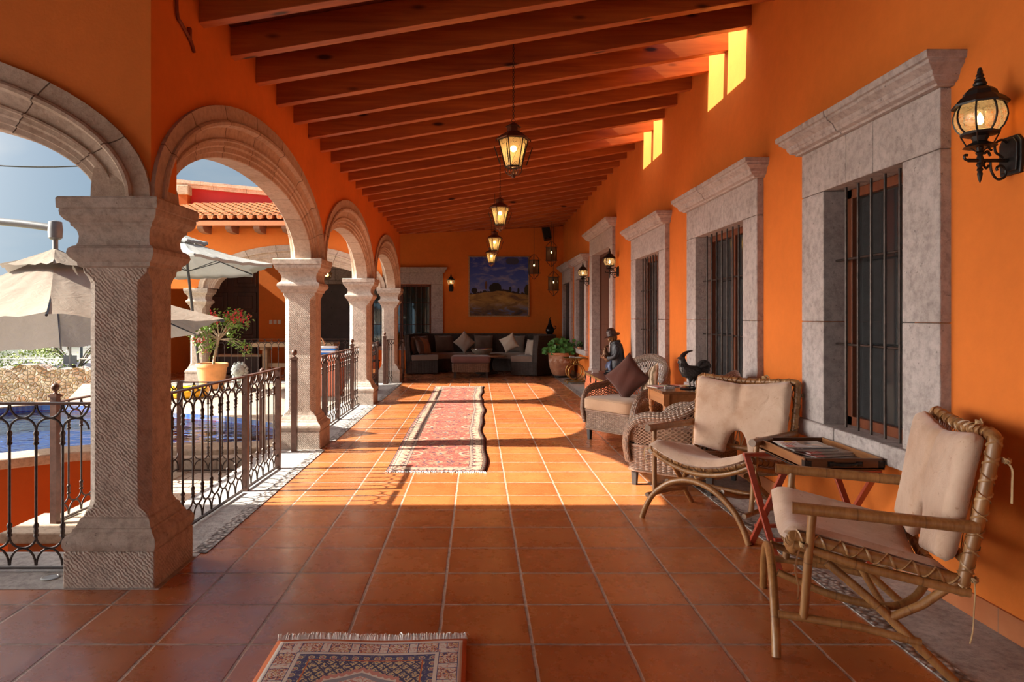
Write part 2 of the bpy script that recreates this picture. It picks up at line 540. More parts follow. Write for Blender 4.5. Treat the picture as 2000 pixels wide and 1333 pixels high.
# end wall, with window and the doors of the far wing
m = MB()
EW = (-2.9, -1.256, .62, 2.294)
D1 = (-7.55, -5.93, 0, 2.9)
D2 = (-4.36, -3.38, 0, 2.30)
x = -7.9
for (a, b, z0, z1) in (D1, D2, EW):
    m.box((x, YE, -.3), (a, YE + .4, 4.13))
    if z0 > 0: m.box((a, YE, -.3), (b, YE + .4, z0))
    m.box((a, YE, z1), (b, YE + .4, 4.13))
    x = b
m.box((x, YE, -.3), (XR, YE + .4, 4.13))
o = m.build('wall_end', ORANGE); o['kind'] = 'structure'
m = MB(); m.box((-7.95, 14.46, -.3), (-7.6, YE + .4, 3.6))  # unseen end wall added to keep side light out of the far wing
o = m.build('light_block_far_west', ORANGE); o['kind'] = 'structure'
m = MB(); m.box((-12, -6.0, 2.35), (XR + .4, -1.4, 4.3))  # unseen deep header and piers, shaped to hold back light from behind
for x in (-12, -8, -4.3, -.6, XR - .35): m.box((x, -1.75, -.3), (x + .5, -1.4, 2.35))
o = m.build('light_block_back', DARKDOOR); o['kind'] = 'structure'

# arcade: elliptical arches. An arch runs along axis u with centre uc, half span a to the extrados, crown b
ZS = 2.018
def ell(a, b, t): return (a * cos(t), b * sin(t))
PROF = [(0, -.012), (.0, .022), (.085, .022), (.088, .034), (.10, .042), (.118, .040), (.128, .022), (.132, .004), (.165, -.008), (.195, -.016), (.20, -.004), (.212, -.004),
        (.216, -.022), (.24, -.024), (.252, -.036), (.28, -.038), (.285, -.05), (.312, -.054), (.318, -.06)]
def arch_mesh(uc, ae, be, ri, P, d_in, d_out, n=40, ring=.33, outer_prof=True):
    # P(u, d, z): world point; d_in / d_out: planes of the wall faces
    m = MB(); rings = []
    sc = ring / .33
    ts = [pi * i / n for i in range(n + 1)]
    sg = 1 if d_in > d_out else -1
    for t in ts:
        ring_pts = []
        def at(r):
            k = r / ring
            a = ae - ri[0] * k; b = be - ri[1] * k
            return ell(a, b, t)
        for r, d in PROF:
            x, z = at(r * sc); ring_pts.append(P(uc + x, d_in + sg * d, ZS + z))
        for r, d in reversed(PROF):
            x, z = at(r * sc); ring_pts.append(P(uc + x, d_out - sg * d, ZS + z))
        rings.append(ring_pts)
    m.loft(rings)
    return m
def spandrel(uc0, uc1, archs, P, d_in, d_out, ztop, step=.06):
    # wall above a row of arches between u0 and u1
    us = []
    u = uc0
    while u < uc1 - 1e-6:
        us.append(u); u += step
    us.append(uc1)
    def low(u):
        for uc, ae, be in archs:
            k = (u - uc) / ae
            if abs(k) < 1: return ZS + be * sqrt(1 - k * k) - .006
        return ZS
    m = MB()
    rings = [[P(u, d_in, low(u)), P(u, d_in, ztop), P(u, d_out, ztop), P(u, d_out, low(u))] for u in us]
    m.loft(rings)
    return m
PY = lambda u, d, z: V(d, u, z)     # arcade running along Y
PX = lambda u, d, z: V(u, d, z)     # arcade running along X
ARY = [(5.485, 1.975, .915), (9.19, 1.825, .925), (12.84, 1.825, .925)]
RI = [(.33, .375), (.26, .38), (.26, .38)]
o = spandrel(3.82, 14.85, ARY, PY, XL, XO, 3.42).build('wall_left', ORANGE, smooth=30); o['kind'] = 'structure'
ANX = (-3.92, 2.225, .93)
o = spandrel(-10, XL, [ANX], PX, YN, YNO, 3.42).build('wall_near_wing', ORANGE, smooth=30); o['kind'] = 'structure'
AFX = [(-3.975, 2.0, .93)]
o = spandrel(-7.5, XO, AFX, PX, YF, YFO, 3.30).build('wall_far_wing', ORANGE, smooth=30); o['kind'] = 'structure'
def arch_thing(label, m, loc, mat=ARCHST):
    t = m.build('stone_arch', mat, smooth=32)
    tag(t, label, 'arch')
    return t
def archmat(name, jn):
    return ARCHST
AT = NT('arch_voussoirs')
def arch_material():
    t = AT
    c1, c2, c3 = (.36, .26, .185), (.53, .425, .34), (.65, .56, .48)
    f = t.noise(3.2, detail=9, rough=.68); g = t.noise(24, detail=6, rough=.7)
    col = t.mix(.45, t.ramp(f, [(.3, c1), (.5, c2), (.72, c3)]), t.ramp(g, [(.36, tuple(x * .5 for x in c1)), (.55, c2), (.75, c3)]))
    sep = t.node('ShaderNodeSeparateXYZ', {'Vector': t.tc.outputs['UV']})
    wob = t.math('MULTIPLY', t.math('SUBTRACT', t.noise(9), .5), .05)
    u = t.math('ADD', t.math('MULTIPLY', sep.outputs[0], 9.0), wob)
    fr = t.math('SUBTRACT', u, t.math('FLOOR', u))
    e = t.math('MINIMUM', fr, t.math('SUBTRACT', 1, fr))
    j = t.ramp(e, [(.003, 1.0), (.011, 0.0)])
    blk = t.node('ShaderNodeTexWhiteNoise', {'W': t.math('FLOOR', u)}, noise_dimensions='1D')
    col = t.mix(.35, col, t.ramp(blk.outputs['Value'], [(0, (.40, .26, .17)), (1, (.62, .47, .36))]))
    col = t.mix(j, col, (.10, .06, .04))
    t.fin(col, .85, Specular_IOR_Level=.3)
    t.bump(t.math('SUBTRACT', t.noise(40, detail=8, rough=.7), t.math('MULTIPLY', j, 1.5)), .5, .012)
    return t.m
ARCHM = arch_material()
def arch_uv(m, n, per):
    for i in range(n + 1):
        for k in range(per): m.uv[i * per + k] = (i / n, k / per)
    return m
AL = ['moulded stone arch springing from the nearest big column toward the patio pool', 'middle moulded stone arch of the long arcade between second and third columns',
      'farthest small-looking stone arch of the long arcade beside the end wall']
for (uc, ae, be), ri, lb in zip(ARY, RI, AL):
    arch_thing(lb, arch_uv(arch_mesh(uc, ae, be, ri, PY, XL, XO + .055), 40, 2 * len(PROF)), None, ARCHM)
arch_thing('big moulded stone arch cut off by the left edge of the photo', arch_uv(arch_mesh(*ANX, (.33, .39), PX, YN, YNO), 40, 2 * len(PROF)), None, ARCHM)
arch_thing('wide sunlit stone arch of the far wing behind the white parasol', arch_uv(arch_mesh(*AFX[0], (.33, .39), PX, YFO, YF), 40, 2 * len(PROF)), None, ARCHM)

# stone columns
def column_parts(t):
    m = MB(); m.square([(0, 0), (0.237, 0), (.237, .188), (.228, .190)][1:])
    m.build('plinth', CHISEL, t, bevel=.008)
    m = MB(); m.square([(.226, .188), (.233, .197), (.24, .215), (.242, .235), (.238, .255), (.225, .270), (.207, .285), (.205, .297), (.197, .302), (.187, .325), (.18, .345), (.172, .352)])
    m.build('base_moulding', STONE, t, smooth=25)
    def octo(h, c, z): return [V(-h + c, -h, z), V(h - c, -h, z), V(h, -h + c, z), V(h, h - c, z), V(h - c, h, z), V(-h + c, h, z), V(-h, h - c, z), V(-h, -h + c, z)]
    prof = [(.172, .006, .350), (.166, .010, .372), (.164, .04, .398), (.164, .052, .43), (.164, .053, .7), (.164, .053, .995), (.1632, .053, 1.0), (.164, .053, 1.005), (.164, .053, 1.55), (.164, .052, 1.585), (.166, .03, 1.615), (.17, .008, 1.635), (.172, .005, 1.664)]
    m = MB(); m.loft([octo(h, c, z) for h, c, z in prof])
    m.build('shaft', CHISEL, t, smooth=20)
    m = MB(); m.square([(.172, 1.660), (.188, 1.668), (.191, 1.688), (.203, 1.698), (.218, 1.715), (.226, 1.735), (.222, 1.757), (.208, 1.770), (.194, 1.776), (.186, 1.795), (.184, 1.825), (.190, 1.852),
                        (.204, 1.872), (.211, 1.876), (.213, 1.892), (.232, 1.905), (.246, 1.925), (.25, 1.948), (.248, 1.958), (.258, 1.962), (.260, 2.010), (.254, 2.02)])
    m.build('capital', STONE, t, smooth=25)
CL = [((COLX, CY[0]), 'nearest massive stone column standing by the left railing'), ((COLX, CY[1]), 'second stone column with a brown iron post in front'),
      ((COLX, CY[2]), 'third stone column along the arcade, half sunlit'), ((COLX, CY[3]), 'fourth stone column at the corner beside the open iron gate'),
      ((-6.02, 14.665), 'stone column of far wing behind the bougainvillea pot')]
c0 = None
for (x, y), lb in CL:
    if c0 is None:
        c0 = thing('stone_column', lb, 'column', (x, y, 0)); column_parts(c0)
    else:
        dup(c0, (x, y, 0), None, lb)

# beams and roof
def valley_x(y): return -1.702 + (y - 14.6) * (XR + 1.702) / (YE - 14.6)
k = -9
while True:
    y = 4.12 + .5305 * k
    k += 1
    if y > 18.15: break
    if y < 1.9: continue
    x0 = XL - .02 if y < 14.55 else valley_x(y) - .02
    if y < 3.4: x0 = XL - .02
    x1 = XR + .02
    if x1 - x0 < .15: break
    m = MB()
    z0, z1 = roofz(x0), roofz(x1)
    m.prism([V(x0, y, z0), V(x1, y, z1), V(x1, y, z1 + .2), V(x0, y, z0 + .2)], (0, .085, 0))
    _b = m.build('ceiling_beam', BEAM, bevel=.004)
    tag(_b, 'long dark red-brown wooden beam under the sloping roof', 'beam', 'roof beams of the arcade')
# valley beam toward the end corner
m = MB(); a = V(XL, 14.6, roofz(XL) - .004); b = V(XR, YE, roofz(XR) - .004)
m.prism([a, b, b + V(0, 0, .20), a + V(0, 0, .20)], (-.05, .06, 0))
tag(m.build('valley_beam', BEAM, bevel=.004), 'diagonal wooden valley beam running to the far right ceiling corner', 'beam')
# roof deck with glazed openings by the house wall
SKY = [(5.79, 6.24), (6.325, 6.77), (8.45, 8.895), (8.98, 9.425)]
m = MB()
def deck(x0, y0, x1, y1):
    a, b = roofz(x0) + .2, roofz(x1) + .2
    m.prism([V(x0, y0, a), V(x1, y0, b), V(x1, y0, b + .06), V(x0, y0, a + .06)], (0, y1 - y0, 0))
XG = 1.60
def yv(x): return 14.6 + (x + 1.702) * (YE - 14.6) / (XR + 1.702)
def slab(pts, zf):
    a = [V(x, y, zf(x, y)) for x, y in pts]; n = len(a)
    m.add(a + [p + V(0, 0, .06) for p in a], [tuple(range(n - 1, -1, -1)), tuple(range(n, 2 * n))] + [(i, (i + 1) % n, n + (i + 1) % n, n + i) for i in range(n)])
zm = lambda x, y: roofz(x) + .2
z2 = lambda x, y: 3.396 + .1678 * (XR + 1.702) / (YE - 14.6) * (y - 14.6)
slab([(-2.55, 4.2), (XG, 4.2), (XG, yv(XG)), (-1.72, 14.58), (-2.55, 14.4)], zm)
slab([(XG, 17.0), (XR + .4, 17.0), (XR + .4, YE), (XR, YE), (XG, yv(XG))], zm)
slab([(-2.5, 14.4), (-1.72, 14.58), (XR, YE), (XR + .4, YE), (XR + .4, YE + .5), (-2.5, YE + .5)], z2)
deck(-2.55, -1.7, XG, 4.2)
m.prism([V(-12.2, 4.2, 3.36), V(-12.2, -1.75, 3.95), V(-12.2, -1.75, 4.01), V(-12.2, 4.2, 3.42)], (9.7, 0, 0))
y = -1.7
for a, b in SKY:
    deck(XG, y, XR + .4, a); y = b
deck(XG, y, XR + .4, 17.0)
o = m.build('ceiling', DECKW); o['kind'] = 'structure'
SKYG = glass_thin('skylight_glass', (.93, .95, .97), .06, .05)
for i, (a, b) in enumerate(SKY):
    m = MB(); za, zb = roofz(XG) + .262, roofz(XR) + .262
    m.prism([V(XG - .05, a - .04, za), V(XR + .1, a - .04, zb), V(XR + .1, a - .04, zb + .008), V(XG - .05, a - .04, za + .008)], (0, b - a + .08, 0))
    o = m.build('window_%d' % (8 + i), SKYG); o['kind'] = 'structure'
# near wing: eave shading the near floor
m = MB()
m.prism([V(-12.2, 4.2, 3.36), V(-2.5, 4.2, 3.36), V(-2.5, 4.74, 3.22), V(-12.2, 4.74, 3.22)], (0, 0, .06))
o = m.build('eave_1', DECKW); o.name = 'trim_4'; o['kind'] = 'structure'
# skirting tiles along the house wall
t = NT('skirting_tile')
br = t.node('ShaderNodeTexBrick', {'Scale': 1.0, 'Mortar Size': .004, 'Brick Width': .41, 'Row Height': 5.0, 'Color1': (.42, .13, .045), 'Color2': (.50, .18, .07), 'Mortar': (.22, .12, .08)}, offset=0)
t.set(br.inputs['Vector'], t.map(rot=(0, 0, pi / 2), loc=(.12, 2.0, 2.0)))
t.fin(t.mix(.3, br.outputs[0], t.ramp(t.noise(9, detail=6), [(.3, (.33, .09, .03)), (.7, (.56, .24, .11))])), .4)
m = MB(); y = -1.4
for (a, b, z0, z1) in ops:
    if z0 == 0:
        m.box((XR - .012, y, 0), (XR + .01, a - .28, .112)); y = b + .28
m.box((XR - .012, y, 0), (XR + .01, YE, .112))
o = m.build('baseboard_right', t.m); o['kind'] = 'structure'
m = MB(); m.box((-1.2, YE - .012, 0), (XR - .012, YE + .01, .112))
o = m.build('baseboard_end', t.m); o['kind'] = 'structure'

# stone-framed openings of the house wall
CURT = NT('inner_dark').fin((.018, .019, .022), .55)
CORN = [(0, 0), (.030, 0), (.035, .012), (.062, .020), (.070, .038), (.075, .040), (.082, .062), (.108, .082), (.118, .088), (.120, .104), (.135, .108), (.14, .142), (.132, .146), (0, .146)]
def cornice(root, y0, y1, z, P, name='cornice', ov=1.0):
    m = MB()
    L = y1 - y0
    cut = [None, y0 + L * .36, y0 + L * .60, None]
    for k in range(3):
        rings = []
        for d, h in CORN:
            a = y0 - d * .80 if k == 0 else cut[k] + .0018
            b = y1 + d * .80 if k == 2 else cut[k + 1] - .0018
            e = .055 + d * ov - (.004 if k == 1 else 0)
            rings.append([P(-.01, a, z + h), P(e, a, z + h), P(e, b, z + h), P(-.01, b, z + h)])
        m.loft(rings)
    return m.build(name, SURR, root, smooth=25, bevel=.003)
def opening(name, root_loc, y0, y1, z0, z1, zl, P, jw=.295, jw2=None, sill=True, grille=True, door=False, gdep=-.02, flip=False, corn=True):
    """stone surround, iron grille and wooden window; P(d, y, z): d metres out of the wall face"""
    r = struct(name, root_loc)
    zb = z0 if sill else 0.0
    jw2 = jw2 or jw
    m = MB()
    def blk(d0, d1, ya, yb, za, zb_):
        a, b = P(d0, ya, za), P(d1, yb, zb_)
        m.box((min(a.x, b.x), min(a.y, b.y), min(a.z, b.z)), (max(a.x, b.x), max(a.y, b.y), max(a.z, b.z)))
    zmid = lerp(zb, z1, .44)
    for ya, yb in ((y0 - jw, y0), (y1, y1 + jw2)):
        blk(-.34, .055, ya, yb, zb, zmid - .0015); blk(-.34, .055, ya, yb, zmid + .0015, z1 - .0015)
    # lintel: three blocks with a splayed keystone
    W = y1 + jw2 - (y0 - jw); a0 = y0 - jw; q0 = a0 + W * .40; q1 = a0 + W * .60
    for ya, yb in ((a0, q0 - .0015), (q0 + .0015, q1 - .0015), (q1 + .0015, a0 + W)):
        blk(-.34, .055, ya, yb, z1 + .0015, zl)
    if not sill:
        for ya, yb in ((y0 - jw - .02, y0 + .002), (y1 - .002, y1 + jw2 + .02)):
            blk(-.05, .08, ya, yb, 0, .34); blk(-.05, .068, ya, yb, .34, .38)
    m.build('stone_frame', SURR, r, bevel=.006, world=True)
    if corn:
        o = cornice(r, y0 - jw, y1 + jw2, zl, lambda d, y, z: P(d, y, z))
        o.location = -Vector(root_loc)
    if sill:
        m = MB(); S0, S1 = y0 - jw - .03, y1 + jw2 + .03
        for k in range(3): blk(-.34, .080 - .004 * (k % 2), lerp(S0, S1, k / 3) + .0012, lerp(S0, S1, (k + 1) / 3) - .0012, z0 - .115, z0)
        m.build('window_sill', SURR, r, bevel=.012, world=True)
    # wooden frame and pane
    m = MB(); fw = .06
    dd0, dd1 = -.155, -.10
    blk(dd0, dd1, y0, y0 + fw, zb, z1); blk(dd0, dd1, y1 - fw, y1, zb, z1); blk(dd0, dd1, y0, y1, z1 - fw, z1)
    if sill: blk(dd0, dd1, y0, y1, zb, zb + fw)
    ym = (y0 + y1) / 2
    if y1 - y0 > 1.0: blk(dd0, dd1 - .004, ym - .045, ym + .045, zb, z1)
    m.build('wooden_frame', SASH if not door else BROWNDOOR, r, bevel=.004, world=True)
    m = MB(); blk(-.145, -.135, y0 + .03, y1 - .03, zb + .03, z1 - .03)
    if door:
        m = MB()
        for ya, yb in ((y0 + .06, ym - .003), (ym + .003, y1 - .06)):
            blk(-.150, -.125, ya, yb, 0.01, z1 - .06)
            w = (yb - ya)
            for q in range(4):
                za = .14 + q * .62
                blk(-.125, -.112, ya + .07, yb - .07, za, za + .50)
        m.build('door_leaf', BROWNDOOR, r, bevel=.006, world=True)
    else:
        m.build('pane', GLASSD, r, world=True)
    if grille:
        g = MB()
        nb = max(3, round((y1 - y0) / .139))
        for i in range(1, nb):
            yy = lerp(y0, y1, i / nb)
            g.tube([P(gdep, yy, zb + .002), P(gdep, yy, z1 - .002)], .0085, 8)
        for f in (.345, .70):
            zz = lerp(zb, z1, f)
            g.tube([P(gdep - .012, y0 - .002, zz), P(gdep - .012, y1 + .002, zz)], .0075, 6)
        g.build('grille', IRON, r, smooth=40, world=True)
    return r
PR = lambda d, y, z: V(XR - d, y, z)
opening('window_1', (XR, 4.0, .7), *WIN[0], 2.525, PR)
opening('window_2', (XR, 6.4, .7), *WIN[1], 2.53, PR)
opening('window_3', (XR, 9.1, .7), *WIN[2], 2.53, PR)
opening('door_1', (XR, 12.5, 0), *DOOR, 2.93, PR, jw=.29, sill=False, grille=False, door=True)
opening('window_4', (XR, 15, .7), *WIN[3], 2.58, PR, jw=.26)
opening('window_5', (XR, 17.3, .7), *WIN[4], 2.60, PR, jw=.24)
PE = lambda d, y, z: V(y, YE - d, z)
r6 = opening('window_6', (-2, YE, .6), *EW, 2.596, PE, jw=.32)
for o in [x for x in r6.children if x.name.startswith('pane')]:
    o.data.materials[0] = glass_thin('window_glass', (.82, .88, .88), .10, .04)
m = MB(); m.box((-3.6, YE + 2.2, 0), (-.6, YE + 2.3, 2.9)); m.box((-3.7, YE + .4, 0), (-3.6, YE + 2.3, 2.9)); m.box((-.6, YE + .4, 0), (-.5, YE + 2.3, 2.9)); m.box((-3.7, YE + .4, -.1), (-.5, YE + 2.3, 0)); m.box((-3.7, YE + .4, 2.9), (-.5, YE + 2.3, 3.0))
o = m.build('room_teal', stucco('teal_paint', (.05, .22, .26))); o.name = 'wall_room'; o['kind'] = 'structure'
t = thing('yellow_bed', 'yellow cover seen in the dark teal room through the end window', 'bed', (-2.0, YE + 1.4, 0))
YC = plain('yellow_cover', (.60, .40, .03), .9)
MB().box((-.9, -.6, .0), (.35, .6, .88)).build('mattress', YC, t, bevel=.06)
m = MB(); m.prism([V(-.75, .2, .88), V(-.30, .2, .88), V(-.62, .2, 1.30)], (0, .12, 0)); m.build('pointed_cushion', YC, t, bevel=.03)
# ------------------------------------------------------------------ patio, pool, far wing roof, land beyond
PAVE = stone('patio_paving', (.21, .17, .135), (.29, .245, .195), (.35, .30, .25), pit=.3)
COPE = stone('pool_coping', (.32, .24, .17), (.40, .315, .235), (.46, .385, .305), pit=.3)
POOL = [(-2.25, 8.2), (-2.7, 9.0), (-3.6, 9.65), (-4.7, 10.1), (-5.9, 10.7), (-6.9, 10.9), (-7.4, 10.5), (-7.55, 9.4), (-7.25, 8.0), (-6.6, 7.0), (-5.7, 6.62), (-4.93, 6.97), (-4.3, 7.42), (-3.4, 7.54), (-2.5, 7.66)]
pl = smooth_path([V(x, y, 0) for x, y in POOL], 6, True)
def offs(path, d):
    out = []
    n = len(path)
    for i, p in enumerate(path):
        t = (path[(i + 1) % n] - path[i - 1]).normalized()
        out.append(p + V(t.y, -t.x, 0) * d)
    return out
# which way is outward
def outw(path, d):
    a = offs(path, d)
    c = sum(path, V(0, 0, 0)) / len(path)
    return a if sum((p - c).length for p in a) > sum((p - c).length for p in path) else offs(path, -d)
po = outw(pl, .42)
n = len(pl)
m = MB()
m.loft([[a, b, b + V(0, 0, -.10), a + V(0, 0, -.10)] for a, b in zip(pl, po)], closed=True)
tag(m.build('pool_coping', COPE, smooth=40, bevel=.015), 'curved beige stone coping around the blue swimming pool', 'pool edge')
pb = outw(pl, .38)
OW = stucco('pool_wall_orange', (.33, .070, .007))
m = MB(); m.loft([[b + V(0, 0, -.09), b + V(0, 0, -1.6)] + [a + V(0, 0, -1.6), a + V(0, 0, -.09)] for a, b in zip(pl, pb)], closed=True)
o = m.build('pool_wall', OW, smooth=40); o.name = 'wall_pool'; o['kind'] = 'structure'
PT = NT('pool_tile')
_b = PT.node('ShaderNodeTexBrick', {'Scale': 1.0, 'Mortar Size': .012, 'Brick Width': .11, 'Row Height': .11, 'Color1': (.008, .14, .70), 'Color2': (.015, .20, .80), 'Mortar': (.10, .34, .85)}, offset=0)
PT.set(_b.inputs['Vector'], PT.tc.outputs['Object'])
PT.fin(_b.outputs[0], .5)
m = MB(); m.add([p + V(0, 0, -.42) for p in pl], [tuple(range(n))])
m.loft([[p + V(0, 0, -.42) for p in pl], [p + V(0, 0, -.02) for p in pl]], caps=False)
o = m.build('pool_floor', PT.m); o.name = 'floor_pool'; o['kind'] = 'structure'
WT = NT('pool_water')
tr = WT.node('ShaderNodeBsdfTransparent', {'Color': (.42, .72, .95)})
gs = WT.node('ShaderNodeBsdfGlossy', {'Color': (1, 1, 1), 'Roughness': .02})
fr = WT.node('ShaderNodeFresnel', {'IOR': 1.33})
bp = WT.node('ShaderNodeBump', {'Height': WT.noise(3.0, WT.map((1.0, 1.6, 1)), detail=3), 'Strength': .30, 'Distance': .1})
WT.set(gs.inputs['Normal'], bp.outputs[0]); WT.set(fr.inputs['Normal'], bp.outputs[0])
mx = WT.node('ShaderNodeMixShader', {0: fr.outputs[0]})
WT.t.links.new(tr.outputs[0], mx.inputs[1]); WT.t.links.new(gs.outputs[0], mx.inputs[2]); WT.t.links.new(mx.outputs[0], WT.out.inputs[0])
m = MB(); m.add([p + V(0, 0, -.10) for p in pl], [tuple(range(n))])
o = m.build('pool_water', WT.m); tag(o, 'clear blue pool water behind the iron railings', 'water', kind='stuff')
# paving: everything around pool and stair pit (deck level), in convex pieces
m = MB()
far = []
def poly(pts, z, h=.25):
    m.prism([V(x, y, z) for x, y in pts], (0, 0, -h))
pq = [(p.x, p.y) for p in outw(pl, .40)]
# ring strips from the pool edge outward to a big rectangle
def clampbox(p, c):
    d = V(p[0] - c[0], p[1] - c[1], 0)
    k = min(((14.38 - c[1]) / d.y) if d.y > 1e-6 else 1e9, ((7.4 - c[1] - 0) / d.y) if d.y < -1e9 else 1e9, ((-2.2 - c[0]) / d.x) if d.x > 1e-6 else 1e9, ((-13.5 - c[0]) / d.x) if d.x < -1e-6 else 1e9)
    return k
top = []
cc = (-5.2, 8.8)
for p in pq:
    k = clampbox(p, cc)
    top.append((cc[0] + (p[0] - cc[0]) * k, cc[1] + (p[1] - cc[1]) * k) if k < 1e8 else p)
m = MB(); N = len(pq)
for i in range(N):
    j = (i + 1) % N
    if pq[i][1] < 7.0 and pq[j][1] < 7.0: continue
    if pq[i][1] < 8.0 and pq[i][0] > -5.2 and pq[j][1] < 8.0: continue
    if pq[i][0] < -6.7 or pq[j][0] < -6.7: continue
    m.add([V(*pq[i], -.012), V(*pq[j], -.012), V(*top[j], -.012), V(*top[i], -.012)], [(0, 1, 2, 3)])
for a in ((-2.2, 14.38), (-13.5, 14.38)): pass
m.add([V(-8.4, 14.38, -.014), V(-2.2, 14.38, -.014), V(-2.2, 10.6, -.014), V(-6.75, 11.0, -.014)], [(0, 1, 2, 3)])
o = m.build('patio_deck', PAVE); o.name = 'floor_patio'; o['kind'] = 'structure'
# stair well beside the arcade: paved landing, orange walls, low curb with post
m = MB(); m.box((-9.4, 6.4, -1.5), (-7.98, 10.4, -.02))
o = m.build('terrace_block', PAVE); o.name = 'floor_terrace'; o['kind'] = 'structure'
PAV2 = stone('landing_paving', (.30, .24, .19), (.46, .37, .30), (.56, .47, .39), joints=(.45, .30, (0, 0, 0)), pit=.3)
m = MB(); m.box((-3.15, 6.10, -.32), (-2.2, 7.2, -.19)); m.box((-3.3, 7.0, -.3), (-2.2, 7.75, -.06))
o = m.build('landing', PAV2); o.name = 'floor_landing'; o['kind'] = 'structure'
m = MB(); m.box((-3.15, 6.12, -1.5), (-2.2, 6.6, -.32)); m.box((-2.22, 3.9, -1.5), (-2.12, 7.2, -.3)); m.box((-14, 3.93, -1.5), (-2.2, 4.0, -.3)); m.box((-3.42, 4.92, -1.5), (-2.98, 5.35, -.24)); m.box((-3.32, 5.35, -1.5), (-3.0, 6.9, -.26))
o = m.build('stair_walls', OW); o.name = 'wall_stair'; o['kind'] = 'structure'
m = MB(); m.box((-3.46, 4.88, -.24), (-2.94, 5.39, -.16)); m.box((-3.36, 5.39, -.26), (-2.96, 6.95, -.18))
o = m.build('stair_cap', COPE, bevel=.012); o.name = 'trim_5'; o['kind'] = 'structure'
m = MB(); m.box((-14, 3.9, -1.7), (-2.1, 7.4, -1.5))
for i in range(4): m.box((-2.95, 4.0 + .0, -1.5), (-2.22, 5.9 - i * .42, -1.28 + i * .26 - .0))
o = m.build('stair_pit', PAV2); o.name = 'floor_pit'; o['kind'] = 'structure'

m = MB(); m.box((-14, -12, -.3), (8, -1.8, -.02))  # unseen paving added to bounce sunlight onto the column fronts
o = m.build('ground_bounce', PAVE); o['kind'] = 'structure'
# far wing: tiled roof, corbels, red parapet
CLAY = NT('clay_roof_tile')
_f = CLAY.noise(5, detail=6); 
CLAY.fin(CLAY.mix(.5, CLAY.ramp(_f, [(.3, (.42, .15, .055)), (.55, (.62, .29, .12)), (.75, (.72, .45, .24))]), CLAY.ramp(CLAY.noise(1.7), [(.3, (.5, .2, .08)), (.7, (.70, .40, .2))])), .8)
CLAY.bump(CLAY.noise(40), .3, .006)
m = MB()
ya, za, yb, zb = 14.02, 3.43, 18.3, 4.42
rows = 11; pitch = .205
x = -7.5
i = 0
while x < -2.0:
    for r in range(rows):
        t0, t1 = r / rows, (r + 1.12) / rows
        p0 = V(x, lerp(ya, yb, t0), lerp(za, zb, t0) + .03); p1 = V(x, lerp(ya, yb, t1), lerp(za, zb, t1) + .005)
        for s, off, ra, rb in ((1, 0, .082, .066), (-1, pitch / 2, .062, .075)):
            rings = []
            for p, rr in ((p0, ra), (p1, rb)):
                c = p + V(off, 0, 0)
                o_ = [c + V(rr * cos(a), 0, s * rr * sin(a) * .95 + (.0 if s > 0 else .035)) for a in [pi * q / 7 for q in range(8)]]
                i_ = [c + V((rr - .014) * cos(a), 0, s * (rr - .014) * sin(a) * .95 + (.0 if s > 0 else .035)) for a in [pi * q / 7 for q in range(7, -1, -1)]]
                rings.append(o_ + i_)
            m.loft(rings)
    x += pitch
m.m = 0
tr_ = m.build('tiled_roof', CLAY.m, smooth=40)
tag(tr_, 'curved orange clay tile roof of the far wing below the red wall', 'roof')
m = MB()
m.prism([V(-7.7, 14.0, 3.33), V(-7.7, 18.3, 4.32), V(-7.7, 18.3, 4.38), V(-7.7, 14.0, 3.39)], (5.9, 0, 0))
m.box((-7.7, 13.985, 3.30), (-1.8, 14.03, 3.40))
m.build('eave_board', plain('eave_paint', (.60, .22, .09), .6), tr_)
m = MB()
m.prism([V(-7.6, 14.4, 3.42), V(-7.6, 18.4, 4.1), V(-7.6, 18.4, 4.16), V(-7.6, 14.4, 3.48)], (5.8, 0, 0))
o = m.build('ceiling_far', DECKW); o.name = 'ceiling_far_wing'; o['kind'] = 'structure'
CORB = wood('corbel_wood', (.13, .05, .025), (.24, .10, .05), (.33, .16, .09), .6, 1, 1.0)
for i in range(12):
    x = -7.58 + i * .585
    if x > -2.3: break
    m = MB()
    m.prism([V(x, 14.5, 3.17), V(x, 14.12, 3.18), V(x, 14.02, 3.24), V(x, 14.0, 3.33), V(x, 14.5, 3.40)], (.13, 0, 0))
    tag(m.build('roof_corbel', CORB, bevel=.006), 'short brown wooden rafter end under the far tiled eave', 'corbel', 'rafter ends under the far eave')
m = MB()
m.prism([V(-8.2, 18.5, 4.2), V(2.7, 18.5, 4.2), V(2.7, 18.5, 4.21), V(-8.2, 18.5, 4.97)], (0, .4, 0))
o = m.build('wall_parapet', REDWALL); o['kind'] = 'structure'
m = MB()
a = V(-8.25, 18.42, 4.97); b = V(2.7, 18.42, 3.9)
m.prism([a, b, b + V(0, 0, .17), a + V(0, 0, .17)], (0, .56, 0)); m.prism([a + V(0, -.05, .10), b + V(0, -.05, .10), b + V(0, -.05, .19), a + V(0, -.05, .19)], (0, .66, 0))
o = m.build('parapet_coping', stone('parapet_stone', (.45, .28, .2), (.62, .42, .32), (.7, .52, .42), joints=(.9, 5, (pi / 2, 0, 0)))); o.name = 'trim_6'; o['kind'] = 'structure'
m = MB(); m.box((-8.1, 18.3, 4.2), (-7.86, 18.5, 4.72))
m.build('chimney', OW); o = m and COL.objects[-1]; tag(o, 'small orange roof stub with a stone top beside the red wall', 'chimney')
mm = MB(); mm.box((-8.14, 18.26, 4.72), (-7.82, 18.54, 4.98)); mm.build('cap', COPE, o, bevel=.02)

